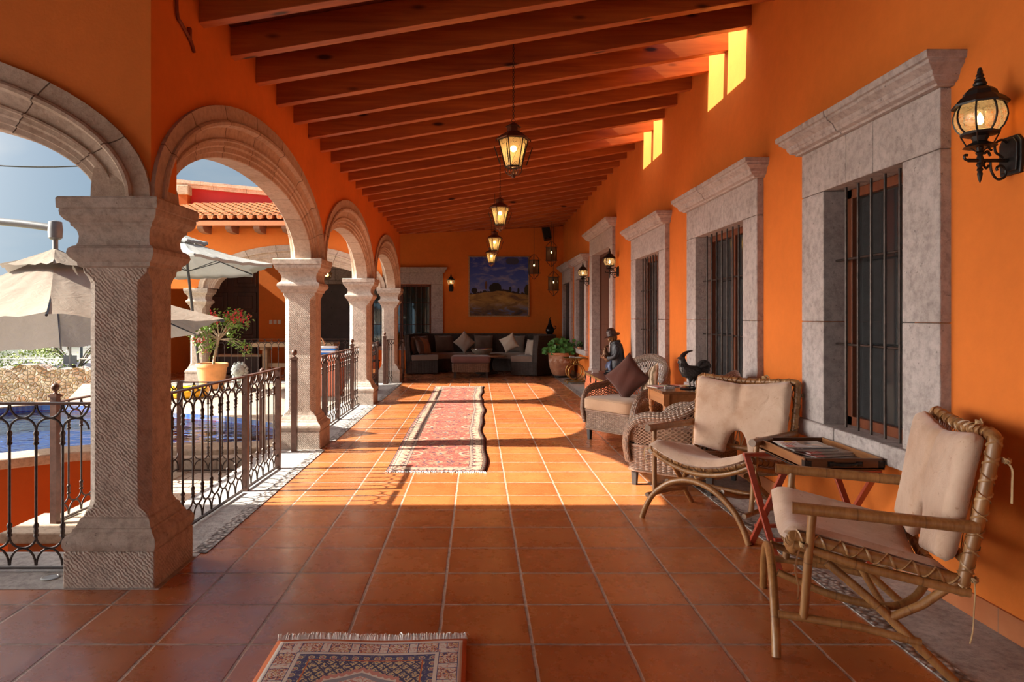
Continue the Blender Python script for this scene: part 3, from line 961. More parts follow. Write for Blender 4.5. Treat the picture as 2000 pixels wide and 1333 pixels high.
# doors of the far wing
r = struct('door_2', (-6.7, YE, 0))
m = MB(); m.box((-7.6, YE + .12, 0), (-5.88, YE + .3, 2.95)); m.build('door_panel', DARKDOOR, r, world=True)
m = MB()
for q in range(2):
    xa = -7.5 + q * .8
    for j in range(4):
        m.box((xa + .06, YE + .08, .12 + j * .70), (xa + .68, YE + .13, .12 + j * .70 + .56)); m.box((xa + .16, YE + .05, .22 + j * .70), (xa + .58, YE + .09, .12 + j * .70 + .46))
m.build('carved_panels', DARKDOOR, r, bevel=.02, world=True)
r = struct('door_3', (-3.85, YE, 0))
GD = plain('grey_door_paint', (.050, .040, .040), .55, 0, .2, 6)
m = MB(); m.box((-4.36, YE + .05, 0), (-3.38, YE + .2, 2.30)); m.build('door_panel', GD, r, world=True)
m = MB()
for j in range(5):
    for i in range(4):
        m.sphere((-4.2 + i * .23, YE + .045, .3 + j * .45), .014, 6, 4)
m.build('door_studs', BLACKM, r, world=True)
GST = stone('grey_lintel', (.20, .17, .15), (.32, .28, .25), (.42, .37, .33), joints=(.5, .3, (pi / 2, 0, 0)))
m = MB(); m.box((-4.75, YE - .05, 2.30), (-2.99, YE + .02, 2.92)); m.box((-4.75, YE - .05, 0), (-4.36, YE + .02, 2.30)); m.box((-3.38, YE - .05, 0), (-2.99, YE + .02, 2.30))
m.build('stone_frame', GST, r, bevel=.006, world=True)

# land beyond the terrace
LAWN = plain('dry_lawn', (.30, .26, .08), .9, 0, .25, 4)
m = MB(); m.box((-60, 10.8, -1.5), (-6.5, 20.0, -1.12)); m.box((-60, 4.05, -1.5), (-9.4, 10.8, -1.12))
o = m.build('ground_lawn', LAWN); o['kind'] = 'structure'
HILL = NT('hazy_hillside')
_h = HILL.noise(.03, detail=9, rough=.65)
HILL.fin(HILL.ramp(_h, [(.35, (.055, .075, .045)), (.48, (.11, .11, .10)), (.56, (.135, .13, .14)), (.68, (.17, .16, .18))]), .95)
m = MB()
def hz(u, v):
    x = -260 + 330 * u; y = 26 + 420 * v
    z = -5 - 12 * min(1, v * 4) + 13.5 * max(0, v - .22) ** .8 * (1 + .25 * sin(x * .05) + .15 * sin(x * .13 + 1))
    return V(x, y, z)
m.grid(hz, 60, 60)
o = m.build('ground_hills', HILL.m, smooth=60); o['kind'] = 'structure'
# rubble wall at the end of the garden
RUB = NT('rubble_stone')
vo = RUB.node('ShaderNodeTexVoronoi', {'Scale': 7.5, 'Vector': RUB.map((1, 1, 1.25))})
ve = RUB.node('ShaderNodeTexVoronoi', {'Scale': 7.5, 'Vector': RUB.map((1, 1, 1.25))}, feature='DISTANCE_TO_EDGE')
hs = RUB.node('ShaderNodeSeparateColor', {0: vo.outputs['Color']})
c = RUB.ramp(hs.outputs[0], [(0, (.24, .18, .14)), (.35, (.36, .30, .25)), (.7, (.43, .37, .32)), (1, (.38, .24, .17))])
c = RUB.mix(RUB.ramp(ve.outputs[0], [(.0, 1.0), (.07, 0.0)]), c, (.33, .29, .25))
RUB.fin(c, .9); RUB.bump(RUB.ramp(ve.outputs[0], [(0, 0.0), (.14, 1.0)]), 1.0, .05)
m = MB()
random.seed(3)
def rub(u, v):
    x = -34 + 26 * u
    top = -.10 + .05 * sin(x * 5.1) + .06 * sin(x * 2.3 + 1) + .04 * sin(x * 11)
    return V(x, 20.0 + .04 * sin(x * 7 + v * 9), lerp(-1.2, top, v))
m.grid(rub, 160, 8)
m.grid(lambda u, v: V(rub(u, 1).x, 20.0 + .5 * v, rub(u, 1).z), 160, 1)
o = m.build('rubble_wall', RUB.m, smooth=50); tag(o, 'low wall of small pinkish rubble stones beyond the pool', 'garden wall')
# ------------------------------------------------------------------ iron railings, gates, posts
SP = .148
def baluster_mesh():
    m = MB()
    m.tube([V(0, 0, .17), V(0, 0, .79)], .0075, 8)
    for zc in (.184, .69):
        prof = [(.008, 0), (.0145, .006), (.0145, .014), (.010, .02), (.0125, .032), (.0125, .040), (.010, .048), (.0145, .060), (.0145, .068), (.011, .074), (.008, .08)]
        m.lathe([(r, zc + z) for r, z in prof], 8)
    return m
def half_arcs(m, xs, r=.0065):
    for a, b in zip(xs[:-1], xs[1:]):
        c = (a + b) / 2; h = (b - a) / 2 - .002
        m.tube(arc(V(c, 0, .918), h, pi, 2 * pi, 10, ry=.079), r, 6)
        m.tube(arc(V(c, 0, .777), h, pi, 0, 10, ry=.062), r, 6)
        m.tube(arc(V(c, 0, .184), h, pi, 2 * pi, 10, ry=.060), r, 6)
        m.tube(arc(V(c, 0, .030), h, pi, 0, 10, ry=.094), r, 6)
_bal = None
def post_mesh(m, x, h=.93, w=.045, ball=False, z0=0.0):
    m.box((x - w / 2, -w / 2, z0), (x + w / 2, w / 2, h))
    if ball:
        m.box((x - w * .68, -w * .68, h), (x + w * .68, w * .68, h + .016)); m.box((x - w * .5, -w * .5, h + .016), (x + w * .5, w * .5, h + .024))
        m.lathe([(.011, h + .02), (.018, h + .028), (.010, h + .036), (.010, h + .044), (.02, h + .05), (.028, h + .064), (.030, h + .076), (.026, h + .09), (.014, h + .102), (.002, h + .106)], 12, (x, 0, 0))
def railing(name, label, cat, p, q, zb=.006, posts=(), group=None, mat=IRON, handrail=.045, nomid=False):
    global _bal
    p = V(p[0], p[1], zb); q = V(q[0], q[1], zb)
    L = (q - p).length
    t = thing(name, label, cat, p, atan2(q.y - p.y, q.x - p.x), group)
    cuts = [0] + [x for x, _ in posts if 0.05 < x < L - .05] + [L]
    m = MB(); m.box((0, -handrail / 2, .914), (L, handrail / 2, .926)); m.build('top_rail', RUST, t, bevel=.003)
    m = MB(); m.box((0, -.012, .012), (L, .012, .022)); m.build('bottom_rail', mat, t)
    sc = MB(); xs_all = []
    for a, b in zip(cuts[:-1], cuts[1:]):
        n = max(1, round((b - a) / SP)); xs = [lerp(a, b, i / n) for i in range(n + 1)]
        half_arcs(sc, xs)
        if len(cuts) == 2 and not posts: xs_all += xs[1:-1]
        else: xs_all += xs[1:-1]
    sc.build('scrollwork', mat, t, smooth=40)
    for x in xs_all:
        if _bal is None:
            _bal = baluster_mesh().build('baluster', mat, t, smooth=40); _bal.location = (x, 0, 0)
        else:
            c = _bal.copy(); COL.objects.link(c); c.parent = t; c.location = (x, 0, 0)
    for x, ball in posts:
        m = MB(); post_mesh(m, x, .93 if not ball else .96, .045 if not ball else .05, ball); m.build('post', RUST, t, smooth=40)
    return t
railing('iron_railing', 'dark wrought iron railing between nearest column and left edge of photo', 'railing', (-5.79, 3.715), (-2.135, 3.715))
railing('iron_railing', 'brown iron railing running from nearest column to the first gate leaf', 'railing', (-1.93, 3.955), (-1.868, 5.37))
railing('iron_gate', 'open iron gate leaf hinged to railing beside the pool steps', 'gate', (-1.866, 5.41), (-1.842, 6.26), posts=((.02, False), (.83, False)))
railing('iron_railing', 'sunlit iron railing between second and third stone columns', 'railing', (-1.91, 7.60), (-1.91, 10.84), posts=((.85, False), (1.63, False), (2.68, True)))
railing('iron_railing', 'short iron railing between third and fourth stone columns', 'railing', (-1.91, 11.25), (-1.91, 12.87), posts=((1.60, False),))
railing('iron_gate', 'iron gate leaf standing open beside the fourth column and dark sofa', 'gate', (-1.90, 14.10), (-1.66, 15.10), posts=((.025, False), (1.0, False)))
railing('iron_railing', 'thin iron railing in front of far wing beneath the bougainvillea', 'railing', (-5.78, 14.66), (-2.14, 14.66))
railing('iron_railing', 'iron stair railing with ball post on the orange curb beside the pool', 'railing', (-3.20, 5.12), (-3.05, 6.88), zb=-.165, posts=((0, True),))
railing('iron_railing', 'low iron railing across the pool side of the steps before second column', 'railing', (-3.05, 6.92), (-2.19, 6.94), zb=-.185, posts=((0, False), (.84, True)))
t = thing('iron_post', 'square brown iron post with ball finial before second stone column', 'post', (-1.91, 7.04, .004))
m = MB(); m.box((-.028, -.028, 0), (.028, .028, .955)); m.build('shaft', RUST, t, bevel=.003)
m = MB(); post_mesh(m, 0, .955, .05, True, .93); m.build('ball_finial', RUST, t, smooth=40)
t = thing('iron_post', 'square iron gate post with ball finial beside fourth column', 'post', (-1.935, 14.06, .004))
m = MB(); m.box((-.03, -.03, 0), (.03, .03, .98)); m.build('shaft', RUST, t, bevel=.003)
m = MB(); post_mesh(m, 0, .98, .05, True, .95); m.build('ball_finial', RUST, t, smooth=40)
STEEL = plain('brushed_steel', (.45, .43, .40), .35, .9, .2, 60)
for (x, y), lb in (((-2.29, 3.62), 'round metal floor light set in stone beside nearest column'), ((-1.80, 7.02), 'round metal floor light set in stone before second column')):
    t = thing('floor_light', lb, 'light', (x, y, .0035))
    MB().lathe([(.046, 0), (.046, .005), (.038, .007), (.036, .005)], 24).build('ring', STEEL, t, smooth=30)
    MB().lathe([(.037, 0), (.037, .0045), (.001, .005)], 24).build('lens', GLASSD, t)

# ------------------------------------------------------------------ hanging lanterns
AMBER = NT('amber_glass')
def amber(t, col, k=.5):
    tr = t.node('ShaderNodeBsdfTransparent', {'Color': col})
    tl = t.node('ShaderNodeBsdfTranslucent', {'Color': col})
    gl = t.node('ShaderNodeBsdfGlossy', {'Roughness': .12, 'Color': (1, 1, 1)})
    bp = t.node('ShaderNodeBump', {'Height': t.noise(22, dist=2), 'Strength': .4, 'Distance': .01})
    t.set(gl.inputs['Normal'], bp.outputs[0])
    a = t.node('ShaderNodeMixShader', {0: t.math('ADD', t.math('MULTIPLY', t.noise(26, dist=2), .35), k - .15)})
    t.t.links.new(tr.outputs[0], a.inputs[1]); t.t.links.new(tl.outputs[0], a.inputs[2])
    b = t.node('ShaderNodeMixShader', {0: .07})
    t.t.links.new(a.outputs[0], b.inputs[1]); t.t.links.new(gl.outputs[0], b.inputs[2])
    t.t.links.new(b.outputs[0], t.out.inputs[0])
    return t.m
AMBERM = amber(AMBER, (.95, .74, .40), .36)
CLEARG = amber(NT('seeded_glass'), (1.0, .88, .66), .26)
BULB = emit('bulb_glow', (1.0, .68, .28), 16)
BULB2 = emit('small_bulb_glow', (1.0, .70, .30), 18)
COPPER = plain('weathered_copper', (.15, .06, .035), .5, .5, .4, 20, .2)
def lamp_light(name, parent, loc, w, col=(1, .66, .30), r=.02):
    L = bpy.data.lights.new(name, 'POINT'); L.energy = w; L.color = col; L.shadow_soft_size = r
    o = bpy.data.objects.new(name, L); COL.objects.link(o); o.parent = parent; o.location = loc
    return o
def hexring(r, z, n=6, off=0.0):
    return [V(r * cos(2 * pi * (k + off) / n), r * sin(2 * pi * (k + off) / n), z) for k in range(n)]
def chain(m, z0, z1, r=.0022, w=.007, h=.024):
    n = int((z1 - z0) / (h * .78)); 
    for i in range(n):
        z = lerp(z0, z1, (i + .5) / n); a = (1, 0, 0) if i % 2 else (0, 1, 0)
        m.tube(arc(V(0, 0, z), w, 0, 2 * pi, 10, ax=a, ay=(0, 0, 1), ry=h / 2)[:-1], r, 4, closed=True)
def pendant(x, y, zb, label, ztop):
    t = thing('pendant_lantern', label, 'lantern', (x, y, zb), .12, 'hexagonal lanterns down the middle of the ceiling')
    ro = .0
    m = MB(); m.loft([hexring(.134, .300), hexring(.137, .308), hexring(.100, .338), hexring(.052, .364), hexring(.050, .40), hexring(.050, .405)]);
    m.loft([hexring(.064, .400), hexring(.062, .406), hexring(.012, .436), hexring(.004, .44)])
    for k in range(6):
        p = hexring(.137, .304)[k]; m.box((p.x - .004, p.y - .004, p.z - .018), (p.x + .004, p.y + .004, p.z + .004))
    m.build('roof', COPPER, t)
    m = MB()
    A, B = hexring(.064, .088), hexring(.117, .302)
    for k in range(6):
        m.bar(A[k], B[k], .008, .008); m.bar(A[k], A[(k + 1) % 6], .010, .010); m.bar(B[k], B[(k + 1) % 6], .010, .012)
    m.build('frame', BLACKM, t)
    m = MB(); m.loft([hexring(.0625, .092), hexring(.115, .298)], caps=False); gp_ = m.build('glass_panes', AMBERM, t)
    m = MB()
    for k in range(6):
        a, b = (A[k] + A[(k + 1) % 6]) / 2, (B[k] + B[(k + 1) % 6]) / 2
        tx = (B[(k + 1) % 6] - B[k]).normalized(); nrm = V(a.x, a.y, 0).normalized()
        up = (b - a)
        P = lambda u, v: a + up * v + tx * u + nrm * .004
        m.tube(smooth_path([P(-.004, .10), P(.012, .03), P(.016, .10), P(.004, .15), P(-.016, .03), P(-.022, .12), P(.006, .45), P(.036, .74), P(.034, .93), P(.006, .98), P(-.022, .90), P(-.012, .80), P(.008, .84)], 5), .0014, 4)
        # twisted rods standing outside the corners
        p0 = B[k] * 1.0 + V(B[k].x, B[k].y, 0).normalized() * .034; p0.z = .245; p1 = V(A[k].x, A[k].y, 0) * 1.62; p1.z = .105
        pts = [p0.lerp(p1, i / 24) for i in range(25)]
        rr = [.0030 + .0022 * abs(sin(i * pi / 3)) for i in range(25)]
        m.tube(pts, rr, 5)
        m.tube(smooth_path([p0, B[k].lerp(A[k], .18)], 3), .0012, 4); m.tube([p1, A[k].lerp(B[k], .12)], .0012, 4)
    m.build('scroll_wires', BLACKM, gp_, smooth=50)
    m = MB()
    for k in range(6):
        d = V(A[k].x, A[k].y, 0).normalized()
        m.tube(smooth_path([d * .062 + V(0, 0, .086), d * .066 + V(0, 0, .06), d * .045 + V(0, 0, .03), d * .018 + V(0, 0, .028), d * .012 + V(0, 0, .012)], 4), .005, 5)
    m.lathe([(.002, 0), (.012, .004), (.014, .016), (.02, .03), (.012, .04), (.006, .075)], 8)
    m.build('bottom_finial', COPPER, t, smooth=40)
    m = MB(); m.sphere((0, 0, .232), .026, 14, 10); m.build('bulb', BULB, t, smooth=60)
    m = MB(); m.lathe([(.012, .255), (.012, .30), (.003, .302)], 8)
    m.tube(arc(V(0, 0, .452), .014, 0, 2 * pi, 12)[:-1], .0025, 5, closed=True)
    chain(m, .462, ztop - zb); m.build('chain', BLACKM, t, smooth=50)
    lamp_light('pendant_light', t, (0, 0, .20), .55)
    return t
for (x, y, zb), lb in (((.28, 5.30, 2.49), 'biggest and nearest hexagonal glass lantern hanging from the beams'), ((.285, 8.60, 2.49), 'second hexagonal glass lantern hanging down the middle of the porch'),
                       ((.30, 11.9, 2.49), 'third hexagonal glass lantern, overlapping the one before the painting'), ((.297, 14.6, 2.49), 'farthest hexagonal glass lantern hanging in front of the painting top')):
    pendant(x, y, zb, lb, roofz(x) + .2)

# ------------------------------------------------------------------ pierced metal lanterns by the end wall
FILI = plain('pierced_brass', (.055, .034, .018), .45, .5, .3, 30, .2)
def moroccan(x, y, zb, label, ztop):
    t = thing('filigree_lantern', label, 'lantern', (x, y, zb), .3, 'pierced metal lanterns by the end wall')
    r = .142
    m = MB()
    A, B = hexring(r, .16), hexring(r, .50)
    for k in range(6):
        a, b, c, d = A[k], A[(k + 1) % 6], B[(k + 1) % 6], B[k]
        m.lattice(lambda u, v: (a.lerp(b, u)).lerp(d.lerp(c, u), v), 4, 11, .36, 6)
    m.build('pierced_panels', FILI, t, solid=.003)
    m = MB()
    for k in range(6):
        m.bar(A[k], B[k], .010, .010); m.bar(A[k], A[(k + 1) % 6], .010, .010); m.bar(B[k], B[(k + 1) % 6], .010, .010)
        d = V(A[k].x, A[k].y, 0).normalized()
        m.tube(smooth_path([d * r + V(0, 0, .50), d * (r * .93) + V(0, 0, .555), d * (r * .55) + V(0, 0, .60), d * (r * .30) + V(0, 0, .635), d * .008 + V(0, 0, .65)], 5), .0045, 5)
        m.tube(smooth_path([d * r + V(0, 0, .16), d * (r * .80) + V(0, 0, .105), d * (r * .42) + V(0, 0, .07), d * (r * .30) + V(0, 0, .035), d * .006 + V(0, 0, .015)], 5), .0045, 5)
        for z in (.16, .50):
            e = d * r + V(0, 0, z)
            m.tube(smooth_path([e, e + d * .030 + V(0, 0, .004), e + d * .040 + V(0, 0, .018), e + d * .030 + V(0, 0, .026)], 4), .003, 4)
    m.lathe([(.002, 0), (.012, .006), (.010, .018), (.004, .03)], 8)
    m.build('scroll_frame', BLACKM, t, smooth=40)
    m = MB(); m.sphere((0, 0, .37), .022, 12, 8); m.build('bulb', BULB2, t, smooth=60)
    m = MB(); m.lathe([(.011, .39), (.011, .46), (.003, .465)], 8); m.tube([V(0, 0, .46), V(0, 0, .65)], .003, 5); chain(m, .65, ztop - zb); m.build('chain', BLACKM, t)
    lamp_light('filigree_light', t, (0, 0, .37), 1.6)
    return t
moroccan(1.44, 17.3, 2.36, 'pierced metal lantern hanging over the right edge of the painting', 3.95)
moroccan(1.875, 17.2, 2.68, 'highest pierced metal lantern, hanging below the black speaker', 3.95)
moroccan(1.99, 17.75, 1.95, 'lowest pierced metal lantern, hanging above the black gourd vase', 4.0)

# ------------------------------------------------------------------ wall lanterns
def wall_lantern(loc, rz, label, first=[None]):
    if first[0] is not None:
        return dup(first[0], loc, rz, label)
    t = thing('wall_lantern', label, 'lantern', loc, rz, 'black wall lanterns with bulging glass')
    first[0] = t
    X = .145
    m = MB()
    o = [V(0, y, z) for y, z in ((-.055, -.09), (.055, -.09), (.062, -.03), (.062, .05), (.04, .078), (-.04, .078), (-.062, .05), (-.062, -.03))]
    m.prism(o, (.016, 0, 0)); m.prism([V(.016, p.y * .8, p.z * .85) for p in o], (.010, 0, 0))
    m.build('wall_plate', BLACKM, t, bevel=.004)
    m = MB()
    m.tube([V(.02, 0, -.027), V(X + .05, 0, -.027)], .0085, 8)
    m.tube(smooth_path([V(X + .05, 0, -.027), V(X + .066, 0, -.020), V(X + .066, 0, -.006), V(X + .054, 0, -.004)], 4), .006, 6)
    m.tube(smooth_path([V(.028, 0, .048), V(.05, 0, .062), V(.078, 0, .045), V(.078, 0, .010), V(.058, 0, -.006), V(.045, 0, -.016)], 5), .0055, 6)
    m.tube(smooth_path([V(.078, 0, .034), V(.098, 0, .044), V(.106, 0, .026), V(.094, 0, .016)], 4), .005, 6)
    m.tube(smooth_path([V(.115, 0, -.022), V(.128, 0, -.045), V(.118, 0, -.062), V(.108, 0, -.048)], 4), .005, 6)
    m.tube(smooth_path([V(.100, 0, -.035), V(.095, 0, -.075), V(.070, 0, -.108), V(.040, 0, -.100), V(.034, 0, -.072), V(.052, 0, -.050), V(.072, 0, -.058), V(.070, 0, -.072)], 5), .0055, 6)
    m.tube(smooth_path([V(.126, 0, .002), V(.112, 0, .012), V(.100, 0, -.008)], 4), .006, 6)
    m.build('scroll_arm', BLACKM, t, smooth=40)
    m = MB()
    m.lathe([(.002, -.123), (.006, -.112), (.011, -.085), (.008, -.075), (.013, -.068), (.008, -.058), (.014, -.046), (.010, -.036), (.014, -.02), (.010, -.006), (.017, .004), (.012, .012), (.013, .03)], 10, (X, 0, 0))
    m.lathe([(.02, .028), (.064, .030), (.058, .038), (.030, .052), (.026, .056)], 8, (X, 0, 0))
    m.lathe([(.024, .052), (.034, .075), (.070, .083), (.074, .092), (.066, .096), (.03, .088)], 8, (X, 0, 0))
    for k in range(4):
        a = pi / 4 + k * pi / 2
        m.tube([V(X + .07 * cos(a), .07 * sin(a), .086), V(X + .05 * cos(a), .05 * sin(a), .045), V(X + .012 * cos(a), .012 * sin(a), .012)], .003, 4)
    m.build('stem_and_gallery', BLACKM, t, smooth=30)
    gp = [(.066, .094), (.082, .112), (.092, .135), (.096, .155), (.094, .178), (.087, .200), (.078, .216)]
    m = MB(); m.lathe(gp, 8, (X, 0, 0), caps=False); gg_ = m.build('glass_globe', CLEARG, t, smooth=60)
    m = MB()
    for k in range(8):
        a = 2 * pi * k / 8
        m.tube([V(X + (r + .001) * cos(a), (r + .001) * sin(a), z) for r, z in gp], .0042, 5)
    m.build('globe_ribs', BLACKM, gg_, smooth=40)
    m = MB()
    m.lathe([(.09, .212), (.104, .206), (.106, .214), (.086, .236), (.066, .250), (.060, .268), (.045, .282), (.028, .290), (.020, .296)], 8, (X, 0, 0))
    rf_ = m.build('roof', BLACKM, t, smooth=20)
    m = MB(); m.lathe([(.012, .288), (.024, .296), (.026, .304), (.018, .318), (.020, .324), (.012, .332), (.016, .338), (.010, .350), (.011, .356), (.008, .366), (.007, .372), (.001, .376)], 10, (X, 0, 0)); m.build('finial', BLACKM, rf_, smooth=40)
    m = MB(); m.lathe([(.012, .09), (.012, .125), (.010, .126)], 8, (X, 0, 0)); cs_ = m.build('candle_sleeve', NT('ivory_sleeve').fin((.6, .5, .35), .6), t)
    m = MB(); m.lathe([(.004, .124), (.012, .135), (.014, .148), (.010, .164), (.004, .176), (.001, .18)], 10, (X, 0, 0)); m.build('bulb', BULB, cs_, smooth=60)
    lamp_light('wall_light', t, (X, 0, .15), .45)
    return t
wall_lantern((XR, 2.92, 2.105), pi, 'nearest and biggest black wall lantern at the upper right')
wall_lantern((XR, 11.12, 2.16), pi, 'black wall lantern on the near side of the brown door')
wall_lantern((XR, 13.95, 2.16), pi, 'black wall lantern beyond the brown door')
wall_lantern((-.72, YE, 2.19), -pi / 2, 'small black wall lantern left of the painting')
# wiring, speaker, switches
m = MB(); m.tube(smooth_path([V(XL + .012, 3.80, 3.4), V(XL + .012, 3.80, 3.12), V(XL + .012, 3.86, 3.075), V(XL + .012, 3.98, 3.03), V(XL + .012, 4.03, 2.98)], 5), .010, 8)
m.box((XL, 3.955, 3.03), (XL + .02, 3.98, 3.10))
tag(m.build('cable_conduit', plain('painted_conduit', (.20, .035, .010), .5), smooth=40), 'dark red cable conduit bending down the orange wall above nearest arch', 'conduit')
t = thing('loudspeaker', 'small black loudspeaker tilted high in the far right corner', 'speaker', (1.84, 18.02, 3.64), rot=(radians(-14), radians(-10), 0))
m = MB(); m.prism([V(-.10, -.09, -.19), V(.10, -.09, -.19), V(.10, -.09, .19), V(-.10, -.09, .19)], (0, .18, 0)); m.build('cabinet', plain('speaker_black', (.012, .011, .011), .5), t, bevel=.012)
MB().box((-.088, -.098, -.14), (.088, -.09, .17)).build('grille', NT('speaker_cloth').fin((.02, .018, .018), .9), t, bevel=.004)
MB().box((-.022, -.1, -.172), (.022, -.095, -.16)).build('badge', STEEL, t)
m = MB(); m.tube([V(0, .09, .05), V(0, .28, .10)], .012, 6); m.box((-.05, .25, .02), (.05, .29, .17)); m.build('bracket', BLACKM, t)
IVORY = NT('ivory_plastic').fin((.72, .66, .58), .4)
for i in range(3):
    t = thing('light_switch', ['leftmost of three white switch plates on the far orange wall', 'middle of three white switch plates on the far orange wall', 'rightmost of three white switch plates on the far orange wall'][i], 'switch', (-5.60 + i * .112, YE, 1.27), group='white switch plates of the far wing')
    pl_ = MB().box((-.042, -.010, -.06), (.042, .004, .06)).build('plate', IVORY, t, bevel=.004)
    MB().box((-.014, -.016, -.03), (.014, -.008, .03)).build('rocker', IVORY, pl_, bevel=.002)
t = thing('globe_lamp', 'round glass globe lamp hanging in the far wing before the grey door', 'lamp', (-3.66, 16.4, 2.43))
MB().sphere((0, 0, 0), .125, 20, 14).build('glass_globe', glass_thin('smoky_globe', (.80, .70, .55), .10, .03), t, smooth=60)
MB().sphere((-.02, 0, .01), .035, 10, 8, (1, 1, 1.4)).build('bulb', BULB2, t, smooth=60)
m = MB(); m.tube([V(0, 0, .12), V(0, 0, 1.36)], .006, 6); m.lathe([(.03, .115), (.03, .15), (.008, .16)], 10); m.build('stem', BLACKM, t)
# ------------------------------------------------------------------ bent rattan chairs with tan cushions
def rattan_mat(name, c1, c2, c3, bands=True):
    t = NT(name)
    f = t.noise(9, detail=6); g = t.noise(1.0, t.map((70, 70, 9)), detail=4)
    col = t.mix(.5, t.ramp(f, [(.3, c1), (.55, c2), (.75, c3)]), t.ramp(g, [(.3, c1), (.7, c3)]))
    if bands:
        sep = t.node('ShaderNodeSeparateXYZ', {'Vector': t.tc.outputs['UV']})
        u = t.math('FRACT', t.math('MULTIPLY', sep.outputs[0], 4.3))
        col = t.mix(t.ramp(u, [(0, .55), (.02, 0.0), (.985, 0.0), (1, .55)]), col, tuple(x * .25 for x in c1))
    t.fin(col, .38, Coat_Weight=.25, Coat_Roughness=.25)
    t.bump(f, .15, .004)
    return t.m
RATTAN = rattan_mat('bent_rattan', (.17, .070, .020), (.31, .140, .042), (.44, .225, .080))
RATWRAP = rattan_mat('rattan_wrap', (.16, .066, .019), (.29, .130, .040), (.40, .20, .072), False)
PEEL = rattan_mat('rattan_peel', (.20, .095, .034), (.36, .185, .068), (.52, .31, .14), False)
CUSH = NT('tan_suede')
_f = CUSH.noise(4, detail=7, rough=.65)
_g = CUSH.noise(46, detail=2)
_c = CUSH.ramp(_f, [(.30, (.46, .29, .19)), (.5, (.58, .405, .295)), (.72, (.66, .49, .375))])
_c = CUSH.mix(CUSH.ramp(_g, [(.66, 0.0), (.74, .55)]), _c, (.36, .19, .10))
CUSH.fin(_c, .92, Sheen_Weight=.35, Specular_IOR_Level=.2)
CUSH.bump(CUSH.math('ADD', CUSH.noise(6, detail=3, dist=1.2), CUSH.math('MULTIPLY', CUSH.noise(160, detail=2), .10)), .45, .02)
RAWHIDE = plain('rawhide_tie', (.42, .27, .13), .7, 0, .2, 30)
def wrapped(m, strips, path, r, turns=16, both=True, closed=False):
    # a tube with two flat straps wound around it in opposite directions
    m.tube(path, r, 10, closed=closed)
    T, N = frames(path, closed)
    seg = [0]
    for a, b in zip(path[:-1], path[1:]): seg.append(seg[-1] + (b - a).length)
    L = seg[-1]
    for sg in ((1, -1) if both else (1,)):
        pts = []
        n = int(turns * L / .5 * 9) + 2
        for i in range(n):
            s = L * i / (n - 1)
            k = 0
            while k < len(seg) - 2 and seg[k + 1] < s: k += 1
            w = (s - seg[k]) / max(1e-6, seg[k + 1] - seg[k])
            p = path[k].lerp(path[k + 1], w); nn = N[k].lerp(N[k + 1], w).normalized(); b = T[k].cross(nn)
            a = sg * 2 * pi * turns * s / .5 / 1.0
            pts.append(p + (nn * cos(a) + b * sin(a)) * (r + .0012))
        strips.tube(pts, .0055, 4, flat=.45)
def knot(m, p, d=1.0):
    p = Vector(p)
    for k in range(3):
        a = k * 2.1
        m.tube(smooth_path([p + V(.016 * cos(a + b), .012 * sin(a + b), .010 * sin(2 * b + a)) for b in (0, 1.4, 2.8, 4.2, 5.6)], 4), .0042, 5)
def tie(m, p, pts):
    knot(m, p)
    m.tube(smooth_path([Vector(p)] + [Vector(p) + Vector(q) for q in pts], 5), .0045, 5, flat=.55)
def outline_cushion(m, outl, thick, P, inset=(.0, .010, .030, .075), prof=(.15, .62, .92, 1.0)):
    # puffed cushion from a closed 2-d outline; P(x, y, h) maps into place
    n = len(outl)
    ar = sum(outl[i][0] * outl[(i + 1) % n][1] - outl[(i + 1) % n][0] * outl[i][1] for i in range(n))
    def off(d):
        out = []
        for i in range(n):
            a, b, c = outl[i - 1], outl[i], outl[(i + 1) % n]
            t = V(c[0] - a[0], c[1] - a[1], 0).normalized()
            nx, ny = -t.y, t.x
            if ar < 0: nx, ny = -nx, -ny
            out.append((b[0] + nx * d, b[1] + ny * d))
        return out
    rings = []
    for d, h in reversed(list(zip(inset, prof))):
        rings.append([P(x, y, -thick / 2 * h) for x, y in off(d)])
    for d, h in zip(inset, prof):
        rings.append([P(x, y, thick / 2 * h) for x, y in off(d)])
    m.loft(rings)
